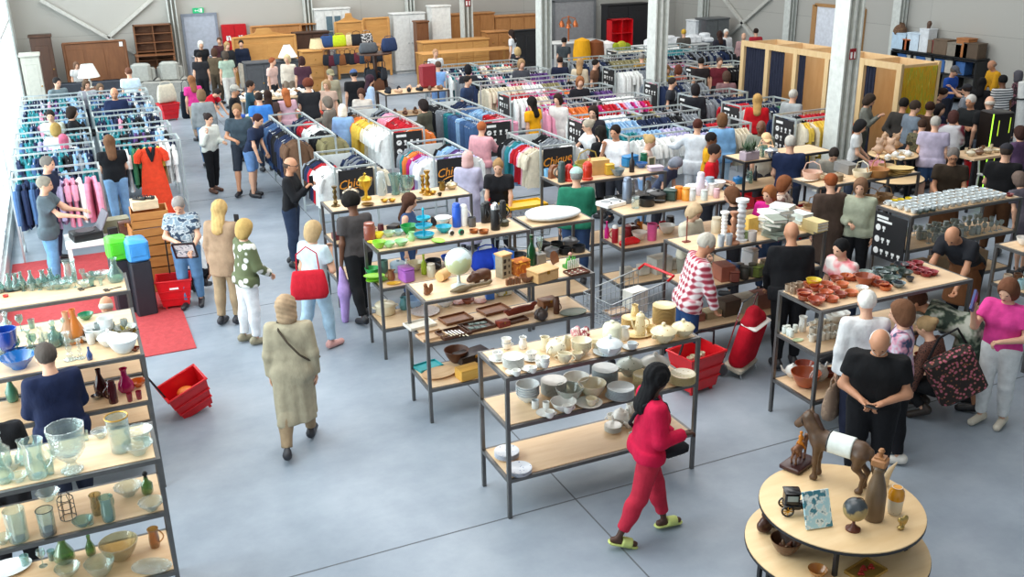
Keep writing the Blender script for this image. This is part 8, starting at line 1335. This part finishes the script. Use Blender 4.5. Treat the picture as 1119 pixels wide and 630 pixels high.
lump('buddha_figure', 'dark red brown seated figurine at the left of the lower tier', 'figurine', P(835, 580, ZL), [((0, 0, .03), (.06, .05, .03)), ((0, 0, .08), (.045, .04, .045)), ((0, 0, .15), (.03, .03, .032)), ((-.045, 0, .06), (.02, .03, .03)), ((.045, 0, .06), (.02, .03, .03))], plain('#4a2c22', .3), .007, .02)
it('deep_bowl', P(858, 603, ZL), 'brown glazed bowl of trinkets on the lower tier', ceramic('#5a3a28'), 1.0); 
for k in range(4): lump('trinket', 'small brown ornament lying in the glazed bowl', 'ornament', P(858, 603, ZL) + Vector((.03 * math.cos(k * 1.6), .03 * math.sin(k * 1.6), .03)), [((0, 0, .02), (.028, .02, .02)), ((.02, 0, .04), (.014, .012, .014))], plain(('#8a5a44', '#a07a5c')[k % 2], .3), .006, .01, k, 1., 'trinkets in the bowl')
it('bowl', P(893, 628, ZL), 'amber glass dish at the bottom edge of the lower tier', glass('#d8a05a', .4), .75); p = P(946, 625, ZL); t = it('tray', p, 'yellow glass tray with red hearts on the lower tier', glass('#c8a050', .6), .75, .2)
for k in range(3): om('heart', MB().ball((-.02, 0, .03), (.026, .02, .02), 8, 6).ball((.016, .01, .03), (.026, .02, .02), 8, 6).ball((0, -.02, .028), (.018, .022, .016), 8, 6), plain('#a82a1c', .3), t, (-.08 + k * .08, .03 * (k % 2), 0))
it('jug', P(990, 596, ZL), 'olive brown glazed jug at the right of the lower tier', ceramic('#5e5232'), .8, 1.)
c2 = (P(945, 193, .75) + P(1009, 193, .75)) / 2; r2 = (P(945, 193, .75) - P(1009, 193, .75)).length / 2; c3 = P(976, 168, 1.05)
round_table('round two tier table of dishes and plush toys behind the cup shelf', c3, r2 * .85, 1.05, c2, r2, .75)
for i, (x, y) in enumerate(((978, 172), (986, 168), (992, 171), (984, 175), (970, 175))): it('bowl' if i % 2 else 'teapot', P(x, y, 1.05), 'white dish on the round table behind the cup shelf', WH, .8, i, 'white dishes on the far round table')
for i, (x, y) in enumerate(((960, 168), (966, 162), (972, 168), (978, 163))): lump('plush_toy', 'beige plush toy heaped behind the basket shelf', 'toy', P(x, y, 1.05), [((0, 0, .09), (.09, .08, .09)), ((0, 0, .22), (.07, .065, .065)), ((.06, 0, .28), (.025, .02, .025)), ((-.06, 0, .28), (.025, .02, .025)), ((.09, .05, .08), (.04, .03, .03)), ((-.09, .05, .08), (.04, .03, .03))], fabric(('#c8a890', '#b8987c')[i % 2]), .015, .03, i, 1., 'plush toys')
# ---------------------------------------------------------------- red baskets, trolleys and carts
def basket_trolley(label, p, rz, tilt=0., s=1., handle=True, goods=0, card=False):
 t = thing('shopping_basket', label, 'basket', p, rz); t.rotation_euler = (tilt, 0, rz); m = plain('#cf1620', .35)
 def ring(w, d, z): return [(sx * w, sy * d, z) for sx, sy in ((-1, -1), (1, -1), (1, 1), (-1, 1))]
 g = MB(); a, b_ = ring(.17 * s, .12 * s, .05), ring(.23 * s, .17 * s, .42 * s); ai, bi = ring(.16 * s, .11 * s, .06), ring(.218 * s, .158 * s, .42 * s)
 g.add(a + b_ + ai + bi, [(3, 2, 1, 0)] + [(i, (i + 1) % 4, 4 + (i + 1) % 4, 4 + i) for i in range(4)] + [(8 + i, 12 + i, 12 + (i + 1) % 4, 8 + (i + 1) % 4) for i in range(4)] + [(8, 9, 10, 11)] + [(4 + i, 4 + (i + 1) % 4, 12 + (i + 1) % 4, 12 + i) for i in range(4)]); om('basket_body', g, m, t)
 r_ = [(x * 1.02, y * 1.03, .415 * s) for x, y, z in b_]; om('rim', MB().tube(r_, .014, 6, True), m, t)
 for z in (.16, .27): k = .17 + .06 * (z - .05) / .37; om('rib', MB().tube([(x * k / .23 * 1.03, y * k / .23 * 1.06, z * s) for x, y, _ in b_], .008, 5, True), m, t)
 for x in (-1, 1): om('wheel', MB().lathe([(0, -.012), (.035, -.012), (.035, .012), (0, .012)], 14, c=(x * .14 * s, .1 * s, .036), rot=RY), BLACKP, t); om('foot', MB().box((x * .13 * s, -.09 * s, .026), (.03, .03, .05)), m, t)
 if handle == 'arch': om('handle', MB().tube([(-.23 * s, 0, .42 * s), (-.2 * s, -.03, .58 * s), (0, -.05, .64 * s), (.2 * s, -.03, .58 * s), (.23 * s, 0, .42 * s)], .013, 8), BLACKP, t)
 elif handle: om('handle', MB().tube([(-.05, .17 * s, .4 * s), (-.05, .2 * s, .95), (.05, .2 * s, .95), (.05, .17 * s, .4 * s)], .011, 6), BLACKP, t)
 if card: om('label_card', MB().box((0, -.152 * s, .33 * s), (.12, .006, .08), rot=Matrix.Rotation(R_(-7), 3, 'X')), WHITE, t)
 return t
bt = basket_trolley('tilted red wheeled basket pulled by its long black handle', P(215, 447), R_(35), 0, 1.0, False); bt.rotation_euler = Euler((R_(8), R_(-20), R_(12)))
om('handle', MB().tube([(-.22, -.06, .4), (-.3, -.05, .98), (-.3, .05, .98), (-.22, .06, .4)], .011, 6), BLACKP, bt); lump('plush_ball', 'orange soft ball lying in the tilted red basket', 'toy', bt.matrix_basis @ Vector((0, .02, .26)), [((0, 0, 0), (.1, .08, .07))], plain('#d8742c'), .012, .02)
basket_trolley('red wheeled basket with a white card standing on the carpet', P(194, 334), R_(-8), 0, 1.05, True, 0, True); it('jug', P(194, 334) + Vector((-.04, 0, .12)), 'grey jug inside the carpet basket', plain('#8a8088', .4), 1.3)
b3 = basket_trolley('large red basket with black arch handle at the plaid shirt', P(759, 424), R_(10), 0, 1.15, 'arch')
for k in range(4): it('mug', b3.matrix_basis @ Vector((-.1 + k * .07, .02 * (k % 2), .33)), 'cream cup lying in the large red basket', CRM, .9, k, 'cups in the red basket')
for (px, py, rz, lab) in ((875, 258, .2, 'red basket under the near end of basket shelf'), (846, 250, -.2, 'red basket beside the magenta cardigan'), (186, 131, .3, 'red basket at the far end of the aisle racks'), (826, 240, .1, 'red basket hung at the navy shirt')): q = P(px, py); basket_trolley(lab, q, rz, 0, 1.15)
handbag('beige canvas bag standing on the far red basket', P(186, 131) + Vector((0, .0, .5)), .5, fabric('#cfc8b4'), .6, .5, .2, .1)
q = P(806, 405); t = thing('shopping_trolley', 'red fabric two wheeled shopping trolley behind the china shelf', 'trolley', q, R_(28)); t.rotation_euler = (R_(14), 0, R_(28)); RF = fabric('#c51228')
ob('bag', blob('bag', [((x, 0, .22), (x, 0, .62), .1, .1) for x in (-.15, -.05, .05, .15)], RF, .018, .09), t); ob('flap', blob('flap', [((-.12, .02, .7), (.12, .02, .7), .1, .1), ((0, .06, .8), (.12, .07, .07))], fabric('#a81024'), .018, .06), t); om('lining', MB().box((0, -.02, .695), (.44, .2, .035), bev=.015), fabric('#e8e2dc'), t); om('base_panel', MB().box((0, 0, .12), (.46, .24, .08), bev=.02), plain('#cfc8b4'), t)
om('frame', MB().tube([(-.2, -.16, .0), (-.2, -.1, .1), (-.2, .14, .1), (-.2, .14, .95), (.2, .14, .95), (.2, .14, .1), (.2, -.1, .1), (.2, -.16, .0)], .009, 6).tube([(-.2, -.16, .0), (.2, -.16, .0)], .009, 6), CHROME, t)
for x in (-1, 1): w = om('wheel', MB().lathe([(.05, -.015), (.08, -.015), (.08, .015), (.05, .015)], 18, c=(x * .24, .12, .06), rot=RY), plain('#55565a'), t); om('hub', MB().lathe([(0, -.01), (.055, -.01), (.055, .01), (0, .01)], 14, c=(x * .24, .12, .06), rot=RY), plain('#d8d8d4'), w)
def cart(label, p, rz, L_=.85, W_=.55, hz=(.42, .95), red=True):
 t = thing('shopping_cart', label, 'cart', p, rz); wm_ = plain('#aab2b6', .3, .7); z0, z1 = hz; x0, x1, y_ = -L_ / 2, L_ / 2, W_ / 2
 side = {}
 for nm, A, B, C, D, n1, n2 in (('side_mesh', (x0, -y_, z0 + .1), (x1, -y_, z0), (x1, -y_, z1), (x0, -y_, z1 - .12), 12, 5), ('side_mesh', (x0, y_, z0 + .1), (x1, y_, z0), (x1, y_, z1), (x0, y_, z1 - .12), 12, 5), ('front_mesh', (x0, -y_, z0 + .1), (x0, y_, z0 + .1), (x0, y_, z1 - .12), (x0, -y_, z1 - .12), 8, 5), ('floor_mesh', (x0, -y_, z0 + .1), (x1, -y_, z0), (x1, y_, z0), (x0, y_, z0 + .1), 12, 8)):
  g = MB(); A, B, C, D = map(Vector, (A, B, C, D))
  for i in range(n1 + 1): f_ = i / n1; g.bar(A.lerp(B, f_), D.lerp(C, f_), .005)
  for i in range(n2 + 1): f_ = i / n2; g.bar(A.lerp(D, f_), B.lerp(C, f_), .006 if 0 < i < n2 else .012)
  ob(nm, g.mesh(nm, wm_), t)
 om('handle', MB().tube([(x1, -y_, z1), (x1 + .1, -y_, z1 + .05), (x1 + .1, y_, z1 + .05), (x1, y_, z1)], .016, 8), REDP if red else BLACKP, t)
 om('undercarriage', MB().tube([(x0 + .05, -y_ * .8, .12), (x1, -y_, .14), (x1, -y_, z0), ], .012, 6).tube([(x0 + .05, y_ * .8, .12), (x1, y_, .14), (x1, y_, z0)], .012, 6).tube([(x0 + .05, -y_ * .8, .12), (x0 + .05, y_ * .8, .12)], .012, 6), wm_, t)
 for x, y in ((x0 + .06, -y_ * .8), (x0 + .06, y_ * .8), (x1 - .02, -y_), (x1 - .02, y_)): om('wheel', MB().lathe([(0, -.014), (.055, -.014), (.055, .014), (0, .014)], 14, c=(x, y, .056), rot=RX), BLACKP, t)
 return t
ct = cart('wire shopping cart holding a doll beside the plaid shirt', Vector((5.72, 9.5, 0)), R_(8))
lump('doll', 'small pale pink doll lying in the wire cart', 'toy', ct.matrix_basis @ Vector((0, 0, .5)), [((-.15, 0, .04), (.05, .05, .05)), ((-.08, 0, .03), (.08, 0, .03), .05, .045), ((.1, .03, .03), (.22, .04, .03), .022, .018), ((.1, -.03, .03), (.22, -.04, .03), .022, .018)], pattern('blotch', '#e6c2cc', '#e8e0e0', None, 8), .01, .02); it('carton', ct.matrix_basis @ Vector((.2, .05, .49)), 'pale carton standing in the wire cart', plain('#d8d6cc', .6), (1., .9, 1.5), .2); it('tray', ct.matrix_basis @ Vector((-.12, .0, .58)), 'small picture tray lying in the wire cart', plain('#b09a84', .5), .8, .1)
c2_ = cart('wire cart with an orange handle and yellow tray at the black tee', Vector((6.15, 13.35, 0)), R_(150)); it('tray', c2_.matrix_basis @ Vector((0, 0, .9)), 'yellow plastic tray laid across the wire cart', plain('#e0b01c', .35), (1.9, 1.6, 1.2)); it('casserole', c2_.matrix_basis @ Vector((.1, 0, .46)), 'steel pot inside the wire cart', CHROME, 1.3)
# ---------------------------------------------------------------- bins, crates, white table, dress
for (px, py, c, lab) in ((148, 338, '#4cc423', 'black bin with a bright green lid beside the wooden crates'), (160, 341, '#3f95dc', 'black bin with a bright blue lid beside the wooden crates')):
 q = P(px, py); t = thing('waste_bin', lab, 'bin', (q.x + (.0 if px > 150 else -.1), q.y, 0), .12); om('bin_body', MB().box((0, 0, .4), (.27, .34, .8), bev=.02), plain('#22272f', .5), t); om('bin_lid', MB().box((0, 0, .94), (.285, .36, .3), bev=.03), plain(c, .4), t); om('swing_flap', MB().box((0, -.181, .96), (.2, .012, .16), bev=.004), plain(c, .35), t)
CW = wood('#a86a34', '#c08446', (3, 14, 14))
q0 = Vector((.72, 14.75, 0))
for k, (w, d, h_, z) in enumerate(((.56, .5, .38, 0), (.55, .48, .34, .382), (.56, .46, .26, .724), (.52, .44, .24, .986))):
 t = thing('wooden_crate', 'wooden crate in the pile right of the coloured bins', 'crate', q0 + Vector((.02 * (k % 2), 0, z)), (.05, -.04, .08, -.03)[k], 'pile of wooden crates', (k, 'from the floor'))
 for sx in (-1, 1): om('end_board', MB().box((sx * (w / 2 - .01), 0, h_ / 2), (.02, d, h_)), CW, t)
 for sy in (-1, 1): om('side_board', MB().box((0, sy * (d / 2 - .01), h_ * .26), (w - .042, .018, h_ * .44)).box((0, sy * (d / 2 - .01), h_ * .76), (w - .042, .018, h_ * .44)), CW, t)
 om('crate_floor', MB().box((0, 0, .01), (w - .042, d - .04, .018)), CW, t)
p = q0 + Vector((-.02, .05, 1.228)); it('carton', p, 'pale carton under the black shoes on the crate pile', plain('#d8c0a0', .6), (1.4, 1.4, .6), .05)
for s in (-1, 1):
 t = thing('shoe', 'black strappy heeled shoe on the pale carton', 'shoe', p + Vector((s * .06, 0, .128)), .9, 'strappy shoes'); om('sole', MB().box((0, 0, .01), (.07, .2, .016), bev=.005), BLACKP, t); om('heel', MB().box((0, -.085, -.0), (.03, .03, .0)).box((0, -.085, .03), (.04, .04, .03)), BLACKP, t)
 for y in (-.05, .02, .07): om('strap', MB().tube([(-.034, y, .015), (-.02, y, .05), (.02, y, .05), (.034, y, .015)], .006, 5), BLACKP, t)
t = thing('table', 'white table of records, boxes and a black case on the red carpet', 'table', (.02, 15.3, 0), .03); om('tabletop', MB().box((0, 0, .73), (.95, .7, .05), bev=.006), WHITE, t)
for sx in (-1, 1):
 for sy in (-1, 1): om('leg', MB().box((sx * .43, sy * .3, .352), (.06, .06, .7)), WHITE, t)
t = thing('record_player', 'open black record player case with its grey lid raised', 'record player', (-.15, 15.25, .757), .2); om('case_base', MB().box((0, 0, .06), (.42, .34, .12), bev=.012), BLACKP, t); om('case_lid', MB().box((.25, .02, .22), (.03, .34, .34), rot=Matrix.Rotation(R_(28), 3, 'Y'), bev=.01), plain('#6f6c76', .5), t); om('turntable', MB().lathe([(0, .12), (.14, .12), (.14, .132), (0, .134)], 22), plain('#3a3b40', .3), t); om('tone_arm', MB().tube([(.17, .12, .125), (.17, .12, .15), (.1, -.02, .15)], .007, 6), CHROME, t)
it('carton', (.28, 15.5, .757), 'olive flat box at the back of the white table', plain('#8f8a72', .6), (1.5, 1.2, .9), .1); it('wooden_box', (.4, 15.2, .757), 'brown leather box at the front corner of the white table', plain('#5a3428', .5), (.8, 1., 2.0), .1); it('tray', (-.25, 15.55, .757), 'cream tray on the rear of the white table', CRM, .8); it('carton', (.22, 15.2, .757), 'small black box beside the brown leather box', BLACKP, (.5, .5, .6), .2)
t = thing('dress', 'long orange red dress hanging on the front of the aisle rack', 'dress', (1.12, 18.57, 1.42)); om('dress_body', MB().lathe([(0, -1.32), (.3, -1.34), (.27, -1.0), (.2, -.5), (.17, -.35), (.2, -.2), (.15, -.08), (.07, -.06), (0, -.06)], 24, sy=.42, wob=.03), fabric('#e4482a'), t)
for s in (-1, 1): om('sleeve', MB().tube([(s * .15, 0, -.1), (s * .24, 0, -.2), (s * .25, 0, -.32)], [.06, .065, .06], 8), fabric('#e4482a'), t)
om('scarf', MB().tube([(-.06, -.05, -.05), (-.03, -.09, -.16), (0, -.1, -.3)], [.03, .035, .02], 8).tube([(.06, -.05, -.05), (.03, -.09, -.16), (0, -.1, -.28)], [.03, .035, .02], 8), fabric('#1b1b1f'), t); ob('hanger', HANG['k'], t, (0, 0, 0))
# ---------------------------------------------------------------- game cabinet, barrier, red tub
q = P(1076, 213); t = thing('game_cabinet', 'tall black game cabinet edged with a glowing green strip', 'game machine', q, R_(-15)); t.scale = (.8, .8, .95); om('cabinet', MB().box((0, 0, .85), (.55, .5, 1.7), bev=.02), plain('#1c1512', .35), t)
om('light_strip', MB().box((-.27, -.26, .85), (.02, .015, 1.66)), glow('#9be83a', 2.2), t)
for x, z in ((-.1, 1.4), (.18, 1.45), (-.08, .8), (.2, .85)): om('light_dash', MB().box((x, -.256, z), (.014, .01, .3)), glow('#b8d83a', 1.0), t)
q = P(1062, 205); t = thing('tub', 'bright red tub holding a tall white cone behind the brown polo', 'tub', q); om('tub_body', MB().lathe(wall_([(.17, 0), (.21, .55)], .012), 20), REDP, t); om('cone', MB().lathe([(0, .3), (.15, .3), (.03, .98), (0, 1.)], 18), WHITE, t)
q = P(1112, 168); t = thing('banner_stand', 'white tapering banner pillar at the far right', 'banner', q); om('pillar', MB().lathe([(0, 0), (.2, 0), (.18, .1), (.24, 1.0), (.3, 1.6), (0, 1.6)], 18, sy=.5), WHITE, t); om('strap', MB().tube([(.29 * math.cos(a), .15 * math.sin(a), 1.25) for a in [2 * PI * k / 16 for k in range(16)]], .02, 6, True), BLACKP, t)
q = P(1080, 215); chair('white framed chair beside the red tub', q.x, q.y, .4, WHITE); q = P(1090, 232); t = thing('side_table', 'small table of dishes between brown polo and black tee', 'table', (q.x, q.y + .5, 0)); om('tabletop', MB().box((0, 0, .98), (1.1, .6, .04)), BOARD, t)
for sx in (-1, 1):
 for sy in (-1, 1): om('leg', MB().box((sx * .5, sy * .25, .48), (.04, .04, .956)), DARKSTEEL, t)
for i in range(9): it(rnd.choice(('bowl', 'jug', 'tureen')), Vector((q.x - .42 + i * .105, q.y + .4 + .2 * (i % 2), 1.0)), 'small dish on the side table by the black tee', ceramic(('#d8d0b8', '#c8bca0', '#7a5a44')[i % 3]), .7, i, 'dishes on the side table')
h = None
handbag('big black shoulder bag hanging behind the grey hoodie', P(205, 118, .72) - Vector((0, .1, .25)), .3, fabric('#1b2430'), .36, .7, .16, .3); handbag('wicker basket bag on the arm by the cross rack', P(755, 120, .9), .3, wood('#b08a58', '#c4a070'), .36, .24, .16, .2)
# ---------------------------------------------------------------- tell apart the repeats that share a label
for lab, L in list(LAB.items()):
 if len(L) < 2: continue
 keyed = [(o, k if k is not None else (screen_x(o.matrix_basis.translation), 'from the left')) for o, k in L]
 keyed.sort(key=lambda q: q[1][0])
 for i, (o, k) in enumerate(keyed): o['label'] = '%s, %s %s' % (lab, nth(i + 1), k[1])
